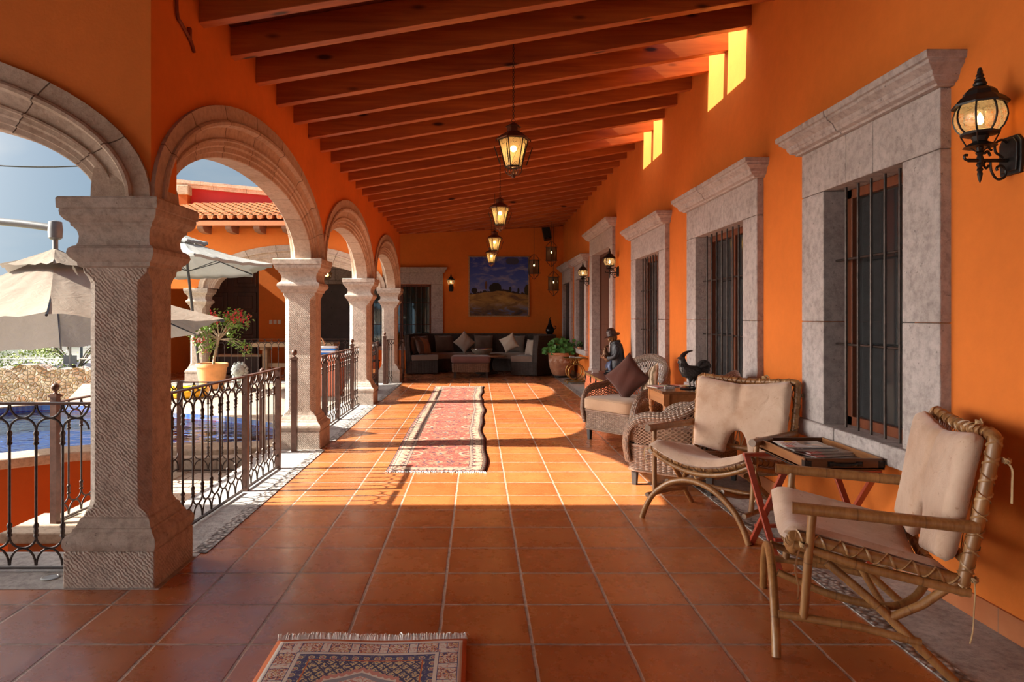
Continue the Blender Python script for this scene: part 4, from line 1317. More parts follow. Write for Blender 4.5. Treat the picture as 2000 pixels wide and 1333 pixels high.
def rattan_chair(label, loc, rz, flip=1):
    t = thing('rattan_armchair', label, 'chair', loc, rz, 'bent rattan armchairs with tan cushions')
    R = .019
    def sag(w, z0, dz, y, n=14):
        return [V(-w + 2 * w * i / n, y, z0 - dz * (1 - (2 * i / n - 1) ** 2)) for i in range(n + 1)]
    # front arch and rear legs
    m = MB(); m.tube(smooth_path([V(-.385, 0, 0), V(-.345, 0, .10), V(-.275, 0, .20), V(-.15, 0, .29), V(0, 0, .325), V(.15, 0, .29), V(.275, 0, .20), V(.345, 0, .10), V(.385, 0, 0)], 6), R, 10)
    m.build('front_leg_arch', RATTAN, t, smooth=50)
    for s in (-1, 1):
        m = MB(); m.tube(smooth_path([V(s * .27, .20, .375), V(s * .31, .36, .25), V(s * .345, .50, .12), V(s * .365, .63, 0)], 5), R * .95, 10)
        m.build('rear_leg', RATTAN, t, smooth=50)
        m = MB(); m.tube([V(s * .36, .655, .40), V(s * .335, .53, .27), V(s * .325, .425, .20)], R * .9, 10); m.build('rear_brace', RATTAN, t, smooth=50)
        m = MB(); m.tube([V(s * .35, .01, .165), V(s * .345, .30, .155), V(s * .35, .52, .125)], R * .85, 10); m.build('side_stretcher', RATTAN, t, smooth=50)
        m = MB(); m.tube([V(s * .35, .105, .163), V(s * .362, .12, .40), V(s * .372, .135, .60)], R * .9, 10); m.build('arm_post', RATTAN, t, smooth=50)
        m = MB(); m.tube([V(s * .378, .060, .618), V(s * .38, .30, .612), V(s * .375, .70, .60)], .0245, 12); m.build('armrest', RATTAN, t, smooth=50)
        m = MB(); m.tube(smooth_path([V(s * .20, .02, .285), V(s * .22, .22, .225), V(s * .23, .42, .205), V(s * .20, .53, .24), V(s * .14, .60, .31)], 5), R * .85, 10); m.build('under_seat_brace', RATTAN, t, smooth=50)
    m = MB()
    m.tube([V(-.325, .42, .20), V(.325, .42, .20)], R * .8, 8); m.build('rear_stretcher', RATTAN, t, smooth=50)
    # seat frame
    fr = MB(); st = MB()
    m = MB()
    m.tube(sag(.355, .462, .105, .080), .0175, 10)
    for s in (-1, 1): m.tube([V(s * .355, .065, .462), V(s * .358, .34, .395), V(s * .358, .68, .345)], .019, 10)
    m.tube(sag(.35, .34, .05, .655), .017, 10)
    m.build('lower_seat_frame', RATTAN, t, smooth=50)
    wrapped(fr, st, [p for p in sag(.352, .497, .092, .073)], .0235, 9)
    for s in (-1, 1): wrapped(fr, st, [lerp(V(s * .352, .073, .497), V(s * .352, .66, .385), i / 10) for i in range(11)], .022, 6)
    wrapped(fr, st, sag(.35, .385, .05, .64), .02, 8)
    sf_ = fr.build('woven_seat_frame', RATWRAP, t, smooth=50); st.build('seat_lacing', PEEL, sf_, smooth=50)
    # back frame
    fr = MB(); st = MB()
    q = [V(-.355, .655, .37), V(-.362, .69, .55), V(-.368, .725, .75), V(-.37, .752, .905), V(-.345, .760, .945), V(-.20, .765, .938), V(0, .768, .93), V(.20, .765, .938), V(.345, .760, .945), V(.37, .752, .905), V(.368, .725, .75), V(.362, .69, .55), V(.355, .655, .37)]
    wrapped(fr, st, smooth_path(q, 5), .0235, 7)
    m2 = [V(-.36, .672, .46), V(0, .672, .455), V(.36, .672, .46)]
    fr.tube(m2, .020, 10)
    bf_ = fr.build('woven_back_frame', RATWRAP, t, smooth=50)
    for i in range(13):
        x = -.33 + i * .055
        st.tube([V(x, .672, .46), V(x + .05, .715, .70), V(x - .02, .757, .93)], .004, 4, flat=.5); st.tube([V(x, .672, .46), V(x - .05, .715, .70), V(x + .02, .757, .93)], .004, 4, flat=.5)
    st.build('back_lacing', PEEL, bf_, smooth=50)
    # seat cushion: a sling, puffed
    m = MB()
    def seat(u, v, h):
        x = -.345 + .69 * u; y = .035 + .575 * v
        z = .535 - .095 * (1 - (2 * u - 1) ** 2) - .115 * v - .022 * max(0, 1 - v * 9)
        return V(x, y, z + h)
    nu, nv = 28, 22
    def puff(u, v):
        e = min(u, 1 - u, v, 1 - v)
        w = min(1, e / .10)
        return .040 * sqrt(max(0, 1 - (1 - w) ** 2)) * (1 + .10 * sin(34 * u + 3 * v) * max(0, 1 - e * 5))
    rings = []
    m.grid(lambda u, v: seat(u, v, puff(u, v)), nu, nv); m.grid(lambda u, v: seat(u, 1 - v, -puff(u, 1 - v) * .75), nu, nv)
    m.build('seat_cushion', CUSH.m, t, smooth=70, weld=True)
    # back cushion with its half-round cut-out at the bottom
    def ylow(x):
        a = abs(x)
        if a < .085: return .005 + .15 * sqrt(1 - (a / .085) ** 2)
        return -.012 + .035 * (a - .085) / .26
    def ytop(x):
        a = abs(x) / .35
        return .474 + .042 * a ** 1.3 - .02 * max(0, a - .93) / .07
    def bc(s_):
        def fn(u, v):
            x = -.352 + .704 * u; x *= (1 - .05 * (1 - v) ** 2)
            lo, hi = ylow(x), ytop(x); y = lerp(lo, hi, v)
            e = min((.352 - abs(x)) if False else min(u, 1 - u) * .70, (hi - y), (y - lo))
            if abs(x) < .16: e = min(e, max(0, hypot(x / .085, (y - .005) / .15) - 1) * .085)
            w = min(1, max(0, e) / .05); k = sqrt(max(0, 1 - (1 - w) ** 2))
            pinch = .5 * exp(-(x / .035) ** 2) * min(1, max(0, (y - .25) / .2))
            h = s_ * (.042 * k * (1 - pinch)) + .003 * sin(x * 60 + y * 22) * (1 - w)
            return V(x, .625 + .19 * y - h - .02, .425 + 1.03 * y)
        return fn
    f1, f2 = bc(1), bc(-1)
    m = MB(); m.grid(f1, 64, 34); m.grid(lambda u, v: f2(1 - u, v), 64, 34)
    m.build('back_cushion', CUSH.m, t, smooth=75, weld=True)
    m = MB()
    tie(m, (-.372, .085, .47), [(-.03, -.01, .0), (-.045, -.01, -.04), (-.03, .0, -.10)])
    tie(m, (.372, .10, .47), [(.02, -.02, -.03), (.015, -.03, -.10), (.03, -.02, -.16), (.012, -.02, -.22)])
    for s in (-1, 1):
        tie(m, (s * .375, .79, .86), [(s * .02, .01, -.03), (s * .02, .01, -.08), (s * .045, .0, -.15)])
        tie(m, (s * .365, .69, .40), [(s * .012, .0, -.05), (s * .0, .0, -.12), (s * .02, -.01, -.19), (-s * .01, -.01, -.25)])
    tie(m, (flip * .12, .785, .965), [(.015, .0, .015), (.035, .0, .0)])
    m.build('rawhide_ties', RAWHIDE, t, smooth=50)
    return t
rattan_chair('nearest rattan armchair at the lower right, its side toward the camera', (1.352, 3.137, .004), radians(-109.1))
c2 = rattan_chair('rattan armchair behind the folding tray table, its back cushion facing the camera', (1.405, 4.435, 0), radians(-47.8))

# ------------------------------------------------------------------ butler tray on a folding stand, magazines
RED = wood('red_lacquer_wood', (.20, .022, .012), (.34, .045, .022), (.42, .075, .035), .35, 2, 1.0, knots=False, coat=.3)
TRAYW = wood('tray_wood', (.13, .045, .016), (.26, .10, .035), (.38, .17, .06), .38, 1, 1.0, knots=False, coat=.25)
t = thing('folding_tray_stand', 'red wooden folding stand with crossed legs beneath the tray', 'stand', (1.93, 3.95, 0))
x0, x1 = -.255, .255; ya, yb = -.235, .235; zt = .545
for x in (x0, x1):
    for a, b, dx in ((ya, yb, -.012), (yb, ya, .012)):
        m = MB(); m.bar(V(x + dx, a * .95, 0.0), V(x + dx, b * .97, zt), .020, .036, (1, 0, 0)); m.build('leg', RED, t, bevel=.003)
for y in (ya, yb):
    m = MB(); m.bar(V(x0 - .03, y, zt + .005), V(x1 + .03, y, zt + .005), .036, .022); m.build('top_rail', RED, t, bevel=.004)
    m = MB(); m.bar(V(x0, y * .55, .14), V(x1, y * .55, .14), .03, .018); m.build('stretcher', RED, t, bevel=.003)
for x in (-.12, .12):
    m = MB(); m.box((x - .03, ya, zt + .016), (x + .03, yb, zt + .019)); m.build('webbing_strap', NT('black_webbing').fin((.015, .016, .02), .8), t)
ZT = zt + .0205
t = thing('serving_tray', 'shallow wooden serving tray with iron corners on the red stand', 'tray', (2.005, 4.02, ZT))
w, d = .218, .33
m = MB(); m.box((-w, -d, 0), (w, d, .012)); m.build('tray_base', TRAYW, t)
m = MB()
m.box((-w, -d, .0), (-w + .014, d, .062)); m.box((w - .014, -d, .0), (w, d, .062))
m.build('side_board', TRAYW, t, bevel=.003)
DKW = wood('tray_end_wood', (.06, .022, .010), (.12, .045, .018), (.17, .07, .03), .4, 0, 1.2, knots=False, coat=.2)
m = MB(); m.box((-w, -d, .0), (w, -d + .014, .062)); m.box((-w, d - .014, .0), (w, d, .062)); m.build('end_board', DKW, t, bevel=.003)
for sx in (-1, 1):
    for sy in (-1, 1):
        m = MB(); xx, yy = sx * w, sy * d
        m.box((min(xx, xx - sx * .035), min(yy, yy + sy * .002), .012), (max(xx, xx - sx * .035), max(yy, yy + sy * .002), .05)); m.box((min(xx, xx + sx * .002), min(yy, yy - sy * .035), .012), (max(xx, xx + sx * .002), max(yy, yy - sy * .035), .05))
        for i in (.010, .026):
            for z in (.02, .042): m.sphere((xx - sx * i, yy + sy * .002, z), .0028, 6, 4)
        m.build('corner_iron', BLACKM, t)
for s in (-1, 1):
    m = MB()
    y = s * (d + .001)
    P = lambda x, o, z: V(x, y + s * o, z)
    m.tube(smooth_path([P(-.085, .004, .032), P(-.06, .010, .032), P(-.03, .024, .030), (0, y + s * .026, .029), P(.03, .024, .030), P(.06, .010, .032), P(.085, .004, .032)], 5), [.013 if i < 5 or i > 25 else .0075 for i in range(31)], 8, flat=.7)
    m.box((-.095, min(y, y + s * .004), .018), (-.062, max(y, y + s * .004), .046)); m.box((.062, min(y, y + s * .004), .018), (.095, max(y, y + s * .004), .046))
    m.box((-.06, min(y, y + s * .003), .026), (.06, max(y, y + s * .003), .040))
    m.build('handle', BLACKM, t, smooth=50)
PAPER = plain('paper_edges', (.62, .58, .52), .7, 0, .25, 300, 0)
def cover(name, build_):
    t = NT(name); sep = t.node('ShaderNodeSeparateXYZ', {'Vector': t.tc.outputs['UV']})
    u, v = sep.outputs[0], sep.outputs[1]
    def rect(a, b, c, d):
        return t.math('MULTIPLY', t.math('MULTIPLY', t.math('GREATER_THAN', u, a), t.math('LESS_THAN', u, b)), t.math('MULTIPLY', t.math('GREATER_THAN', v, c), t.math('LESS_THAN', v, d)))
    def disc(a, b, rx, ry):
        x = t.math('DIVIDE', t.math('SUBTRACT', u, a), rx); y = t.math('DIVIDE', t.math('SUBTRACT', v, b), ry)
        return t.math('LESS_THAN', t.math('ADD', t.math('MULTIPLY', x, x), t.math('MULTIPLY', y, y)), 1.0)
    def lines(a, b, c, d, n, k=.55):
        f = t.math('FRACT', t.math('MULTIPLY', t.math('SUBTRACT', v, c), n / (d - c)))
        g = t.noise(40, None)
        return t.math('MULTIPLY', rect(a, b, c, d), t.math('LESS_THAN', f, k))
    col = build_(t, rect, disc, lines)
    t.fin(col, .28); return t.m
def cov_a(t, rect, disc, lines):
    c = (.74, .73, .76)
    c = t.mix(disc(.62, .20, .60, .33), c, (.36, .27, .19))
    c = t.mix(disc(.30, .30, .20, .17), c, (.70, .44, .31)); c = t.mix(disc(.16, .34, .10, .14), c, (.08, .05, .04)); c = t.mix(disc(.55, .36, .16, .07), c, (.06, .05, .05))
    c = t.mix(disc(.86, .70, .10, .09), c, (.80, .58, .02))
    c = t.mix(rect(.04, .30, .80, .95), c, (.72, .05, .04)); c = t.mix(lines(.36, .58, .66, .95, 4), c, (.05, .05, .07)); c = t.mix(lines(.62, .70, .60, .93, 9), c, (.70, .08, .06))
    return t.mix(lines(.08, .26, .84, .92, 2, .5), c, (.85, .80, .78))
def cov_b(t, rect, disc, lines):
    c = t.mix(t.noise(6), (.20, .12, .09), (.40, .33, .28)); c = t.mix(rect(.0, 1, .72, 1), c, (.60, .04, .03)); return t.mix(lines(.1, .8, .78, .93, 2), c, (.80, .70, .66))
def cov_c(t, rect, disc, lines):
    c = (.70, .70, .74); c = t.mix(rect(.05, .45, .55, .95), c, (.62, .10, .14)); c = t.mix(disc(.62, .35, .20, .17), c, (.35, .60, .08)); c = t.mix(disc(.28, .22, .12, .15), c, (.45, .62, .15)); return t.mix(lines(.5, .95, .6, .95, 5), c, (.62, .12, .16))
def cov_d(t, rect, disc, lines):
    c = t.mix(t.noise(5), (.03, .03, .035), (.10, .09, .10)); return t.mix(lines(.1, .7, .75, .92, 2), c, (.5, .48, .45))
CA, CB, CC, CD = [cover('magazine_cover_%s' % 'abcd'[i], f) for i, f in enumerate((cov_a, cov_b, cov_c, cov_d))]
def magazine(label, x, y, z, rz, w, l, h, cov, grp):
    t = thing('magazine', label, 'magazine', (x, y, z), rz, grp)
    m = MB(); m.box((-w / 2, -l / 2, 0), (w / 2, l / 2, h)); m.build('pages', PAPER, t, bevel=.0008)
    m = MB(); m.grid(lambda u, v: V(-w / 2 + w * u, -l / 2 + l * v, h + .0006), 1, 1); m.build('cover', cov, t)
    return t
zt_ = ZT + .0125
G = 'magazines in the serving tray'
magazine('dark glossy magazine lowest in the tray pile, sticking out at front', 2.055, 3.94, zt_, 2.0, .205, .27, .009, CD, G)
magazine('thin dark magazine low in the tray pile', 2.05, 4.02, zt_ + .0105, 1.85, .205, .27, .007, CB, G)
magazine('red-topped magazine half hidden beneath the tray pile top', 2.06, 4.06, zt_ + .0195, 1.72, .205, .27, .008, CB, G)
magazine('thick magazine just under the white-covered one in the tray', 2.0, 4.10, zt_ + .029, 1.62, .205, .27, .010, CD, G)
magazine('white magazine with yellow spot and red title lying uppermost in the tray', 1.985, 4.135, zt_ + .0405, 1.55, .205, .275, .005, CA, G)
def studded_box(label, loc, rz, s=1.0, mat=None):
    t = thing('studded_box', label, 'box', loc, rz)
    bd_ = MB().box((-.055 * s, -.035 * s, 0), (.055 * s, .035 * s, .022)).build('body', mat or PAPER, t, bevel=.002)
    m = MB()
    for i in range(9):
        for j in range(6): m.sphere((-.048 * s + .012 * s * i, -.029 * s + .0116 * s * j, .022), .0042 * s, 6, 5)
    m.build('studs', STEEL, bd_, smooth=50)
    return t
studded_box('small box topped with rows of silvery beads in the tray corner', (1.865, 3.80, zt_), .15, 1.15, DKW)
# ------------------------------------------------------------------ woven wicker armchairs
WICK = weave('brown_wicker', (.24, .155, .11), (.44, .31, .23), .034, .013, .32, .7)
WICKD = weave('side_wicker', (.15, .07, .032), (.30, .15, .075), .040, .018, .42)
CANE = rattan_mat('cane_strand', (.12, .062, .035), (.22, .125, .075), (.34, .22, .15), False)
BEIGE = fabric('beige_cushion', (.42, .285, .185), .9, .08, .12)
BROWNP = fabric('brown_pillow', (.085, .030, .022), .9, .12, .3)
LEGM = plain('dark_chair_leg', (.035, .030, .028), .4, 0, .2, 30)
def pillow_mesh(m, w, h, t, M, n=18, pinch=.10):
    # throw pillow with drawn-in sides; M places it
    def side(s):
        def fn(u, v):
            a, b = 2 * u - 1, 2 * v - 1
            k = max(0, (1 - abs(a) ** 2.4) * (1 - abs(b) ** 2.4))
            x = a * w / 2 * (1 - pinch * (1 - b * b)); z = b * h / 2 * (1 - pinch * (1 - a * a))
            y = s * (t / 2 * k ** .55) + .006 * sin(7 * a + 3 * b) * k
            return M @ V(x, y, z)
        return fn
    f1, f2 = side(1), side(-1)
    m.grid(f1, n, n); m.grid(lambda u, v: f2(1 - u, v), n, n)
def pillow(label, loc, rot, mat, w=.42, h=.42, t=.16, grp=None, name='throw_pillow', piping=None):
    o = MB()
    pillow_mesh(o, w, h, t, Matrix.Identity(4))
    e = o.build(name, mat, smooth=80, weld=True)
    e.location = loc; e.rotation_euler = rot
    tag(e, label, 'pillow', grp)
    if piping:
        m = MB(); pts = []
        for s in range(4):
            for i in range(9):
                a = -1 + 2 * i / 9
                q = [(a, -1), (1, a), (-a, 1), (-1, -a)][s]
                x = q[0] * w / 2 * (1 - .10 * (1 - q[1] ** 2)); z = q[1] * h / 2 * (1 - .10 * (1 - q[0] ** 2))
                pts.append(V(x, 0, z))
        m.tube(pts, .005, 5, closed=True); m.build('piping', piping, e, smooth=50)
    return e
def wicker_chair(label, loc, rz):
    t = thing('wicker_armchair', label, 'chair', loc, rz, 'brown wicker armchairs with beige seat cushions')
    W = .345; D = .70
    for x in (-W + .03, W - .03):
        for y in (.035, D - .04):
            m = MB(); m.loft([[V(x + s * i, y + s * j, z) for i, j in ((-1, -1), (1, -1), (1, 1), (-1, 1))] for s, z in ((.018, 0), (.026, .16))]); m.build('leg', LEGM, t, bevel=.002)
    # skirt: front, sides and back round the seat box, slightly flared
    def outl(k, z):
        pts = [V(-W, .0, 0), V(-W * .5, -.015, 0), V(0, -.02, 0), V(W * .5, -.015, 0), V(W, 0, 0), V(W + .02, .25, 0), V(W + .01, .5, 0), V(W * .82, D - .03, 0), V(W * .4, D + .03, 0), V(0, D + .045, 0), V(-W * .4, D + .03, 0), V(-W * .82, D - .03, 0), V(-W - .01, .5, 0), V(-W - .02, .25, 0)]
        c = V(0, .33, 0)
        return [c + (p - c) * k + V(0, 0, z) for p in pts]
    m = MB()
    A = smooth_path(outl(1.0, .13), 3, True); B = smooth_path(outl(1.02, .34), 3, True)
    per = sum((A[i] - A[i - 1]).length for i in range(len(A)))
    AA = A + [A[0]]; BB = B + [B[0]]
    nA = len(A)
    def sk(u, v):
        i = min(nA - 1, int(u * nA + 1e-6)); f = u * nA - i
        return AA[i].lerp(AA[i + 1], f).lerp(BB[i].lerp(BB[i + 1], f), v) if i < nA else AA[-1]
    m.grid(lambda u, v: sk(min(u, .999999), v), nA, 3, uvs=(per, .21))
    m.add([p + V(0, 0, .195) for p in A], [tuple(range(nA))])
    m.build('woven_skirt', WICK, t, smooth=50)
    m = MB(); m.tube([p + V(0, 0, .004) for p in B], .011, 6, closed=True); m.tube([p for p in A], .009, 6, closed=True); m.build('skirt_braid', CANE, t, smooth=50)
    # arm and back rail
    half = [V(W + .005, -.005, .20), V(W + .03, -.02, .36), V(W + .045, .03, .51), V(W + .05, .16, .585), V(W + .05, .34, .60), V(W + .03, .50, .66), V(W - .02, .63, .77), V(W - .12, .71, .87), V(W - .24, .745, .915), V(0, .755, .93)]
    path = smooth_path(half + [V(-p.x, p.y, p.z) for p in reversed(half[:-1])], 5)
    m = MB(); n = len(path); T, N = frames(path)
    L = 0; rings = []; uv = []
    for i, p in enumerate(path):
        if i: L += (p - path[i - 1]).length
        # frame: outward horizontal and its normal
        o = V(p.x, p.y - .33, 0).normalized(); b = T[i].cross(o).normalized(); o = b.cross(T[i])
        for k in range(13):
            a = 2 * pi * k / 12
            uv.append((L, k / 12 * .2))
        rings.append([p + o * (.026 * cos(2 * pi * k / 12)) + b * (.042 * sin(2 * pi * k / 12)) for k in range(13)])
    vs = [q for r in rings for q in r]
    m.add(vs, [(i * 13 + k, i * 13 + k + 1, (i + 1) * 13 + k + 1, (i + 1) * 13 + k) for i in range(n - 1) for k in range(12)], uv)
    m.build('rolled_arm_and_back', WICK, t, smooth=60)
    # base line under the rail at seat height
    hb = [V(W + .015, .0, .34), V(W + .02, .02, .345), V(W + .025, .06, .345), V(W + .03, .16, .345), V(W + .03, .34, .345), V(W + .015, .50, .345), V(W - .035, .62, .345), V(W - .13, .685, .345), V(W - .24, .71, .345), V(0, .72, .345)]
    base = smooth_path(hb + [V(-p.x, p.y, p.z) for p in reversed(hb[:-1])], 5)
    i0 = 10
    def pan(u, v):
        s = lerp(i0, n - 1 - i0, u); i = min(int(s), n - 2); f = s - i
        return base[i].lerp(base[i + 1], f).lerp(path[i].lerp(path[i + 1], f), v)
    m = MB(); m.lattice(pan, 46, 9, .31); m.build('caned_panel', CANE, t, solid=.006)
    # seat cushion
    m = MB()
    def lay(k, z): return [V(0, .30, 0) + (p - V(0, .30, 0)) * k + V(0, 0, z) for p in smooth_path([V(-W + .015, -.03, 0), V(0, -.045, 0), V(W - .015, -.03, 0), V(W - .005, .30, 0), V(W - .03, .55, 0), V(0, .62, 0), V(-W + .03, .55, 0), V(-W + .005, .30, 0)], 5, True)]
    m.loft([lay(.90, .352), lay(.975, .358), lay(1.0, .378), lay(1.005, .42), lay(1.0, .462), lay(.975, .482), lay(.93, .490), lay(.6, .497)])
    sc_ = m.build('seat_cushion', BEIGE, t, smooth=50)
    m = MB(); m.tube(lay(.995, .470), .005, 5, closed=True); m.tube(lay(.995, .370), .005, 5, closed=True); m.build('cushion_piping', BEIGE, sc_, smooth=50)
    return t
# local -y is where the chair faces
def facing(fx, fy): return atan2(fx, -fy)
F1 = (-.80, -.60)
W1C = V(1.26, 7.765, 0) + V(.6, -.8, 0) * .335 + V(.8, .6, 0) * -.02
wicker_chair('wicker armchair with a big brown pillow, beside the wooden side table', (W1C.x, W1C.y, 0), facing(*F1))
F2 = (-.80, .60)
W2C = V(1.275, 5.66, 0) + V(.6, .8, 0) * .335
wicker_chair('wicker armchair half hidden behind the rattan chair by the window', (W2C.x, W2C.y, 0), facing(*F2))
def at(c, F, a, b, z):
    # a along the chair width (to its right seen from the front), b toward the back
    y = V(-F[0], -F[1], 0); x = V(y.y, -y.x, 0)
    return c + x * a + y * b + V(0, 0, z)
p = at(W1C, F1, .01, .30, .50 + .215)
pillow('dark brown square pillow standing on its corner in the wicker armchair', p, (radians(-16), radians(45), facing(*F1) + .1), BROWNP, .40, .40, .16, piping=BROWNP)
p = at(W2C, F2, -.10, .40, .47 + .14)
pillow('dark brown pillow leaning in the wicker chair behind the rattan back cushion', p, (radians(-58), radians(-14), facing(*F2) + .5), BROWNP, .40, .38, .14, piping=BROWNP)
STRAW = NT('striped_straw')
_s = STRAW.node('ShaderNodeSeparateXYZ', {'Vector': STRAW.tc.outputs['Object']})
_w = STRAW.node('ShaderNodeTexWave', {'Scale': 9.0, 'Distortion': 4.5, 'Detail': 2.0, 'Vector': STRAW.tc.outputs['Object']})
STRAW.fin(STRAW.mix(.3, STRAW.ramp(_w.outputs['Fac'], [(.15, (.10, .065, .04)), (.35, (.48, .33, .18)), (.6, (.58, .44, .28)), (.85, (.80, .72, .58))]), STRAW.ramp(STRAW.noise(120), [(.3, (.3, .2, .1)), (.7, (.7, .55, .36))])), .8)
STRAW.bump(_w.outputs['Fac'], .3, .005)
p = at(W1C, F1, .20, .46, .50 + .17)
pillow('patterned straw-coloured pillow at the back of the wicker armchair', p, (radians(-22), radians(-30), facing(*F1) - .35), STRAW.m, .34, .36, .13)

# ------------------------------------------------------------------ turned-leg side table with rooster
OAK = wood('honey_table_wood', (.22, .085, .028), (.36, .155, .055), (.48, .24, .10), .33, 1, 1.0, knots=False, coat=.3)
OAKT = wood('table_top_wood', (.11, .045, .018), (.19, .085, .035), (.28, .14, .065), .25, 1, 1.0, knots=False, coat=.4)
TX0, TX1, TY0, TY1, TZ = 1.735, 2.235, 6.36, 7.0, .70
t = thing('side_table', 'wooden side table with turned legs between the wicker armchairs', 'table', ((TX0 + TX1) / 2, (TY0 + TY1) / 2, 0))
a, b = (TX1 - TX0) / 2, (TY1 - TY0) / 2
m = MB(); m.box((-a, -b, TZ - .022), (a, b, TZ)); m.box((-a + .012, -b + .012, TZ - .030), (a - .012, b - .012, TZ - .022)); m.build('tabletop', OAKT, t, bevel=.005)
m = MB(); m.box((-a + .04, -b + .045, TZ - .135), (a - .04, -b + .065, TZ - .03)); m.box((-a + .04, b - .065, TZ - .135), (a - .04, b - .045, TZ - .03)); m.box((-a + .03, -b + .06, TZ - .135), (-a + .05, b - .06, TZ - .03)); m.box((a - .05, -b + .06, TZ - .135), (a - .03, b - .06, TZ - .03)); m.build('apron', OAK, t)
for sx in (-1, 1):
    for sy in (-1, 1):
        x, y = sx * (a - .05), sy * (b - .055)
        m = MB(); m.box((x - .027, y - .027, TZ - .14), (x + .027, y + .027, TZ - .03))
        m.lathe([(.014, 0), (.022, .02), (.018, .05), (.013, .07), (.021, .085), (.021, .095), (.014, .105), (.018, .16), (.026, .25), (.029, .33), (.025, .40), (.018, .44), (.017, .455), (.026, .47), (.026, .482), (.018, .492), (.024, .505), (.027, .52), (.027, TZ - .14)], 14, (x, y, 0))
        m.build('leg', OAK, t, smooth=35)
GM = 'magazines on the wooden side table'
magazine('grey and green magazine at the left edge of the wooden side table', 1.865, 6.80, TZ, 1.9, .20, .27, .006, CC, GM)
magazine('pink-lettered magazine lying behind the rooster on the side table', 2.06, 6.83, TZ, 1.35, .20, .27, .006, CC, GM)
t = thing('card_holder', 'clear card holder standing on the wooden side table front', 'card holder', (1.86, 6.53, TZ), .0)
CLR = glass_thin('clear_acrylic', (.90, .92, .95), .10, .05)
hd_ = MB().box((-.06, -.02, 0), (.06, .02, .004)).box((-.06, -.022, 0), (-.035, -.018, .036)).box((-.06, .018, 0), (.06, .022, .036)).build('holder', CLR, t, bevel=.001)
m = MB()
for i in range(9): m.box((-.052 + i * .011, -.013, .004), (-.050 + i * .011, .015, .032))
m.build('cards', PAPER, hd_)

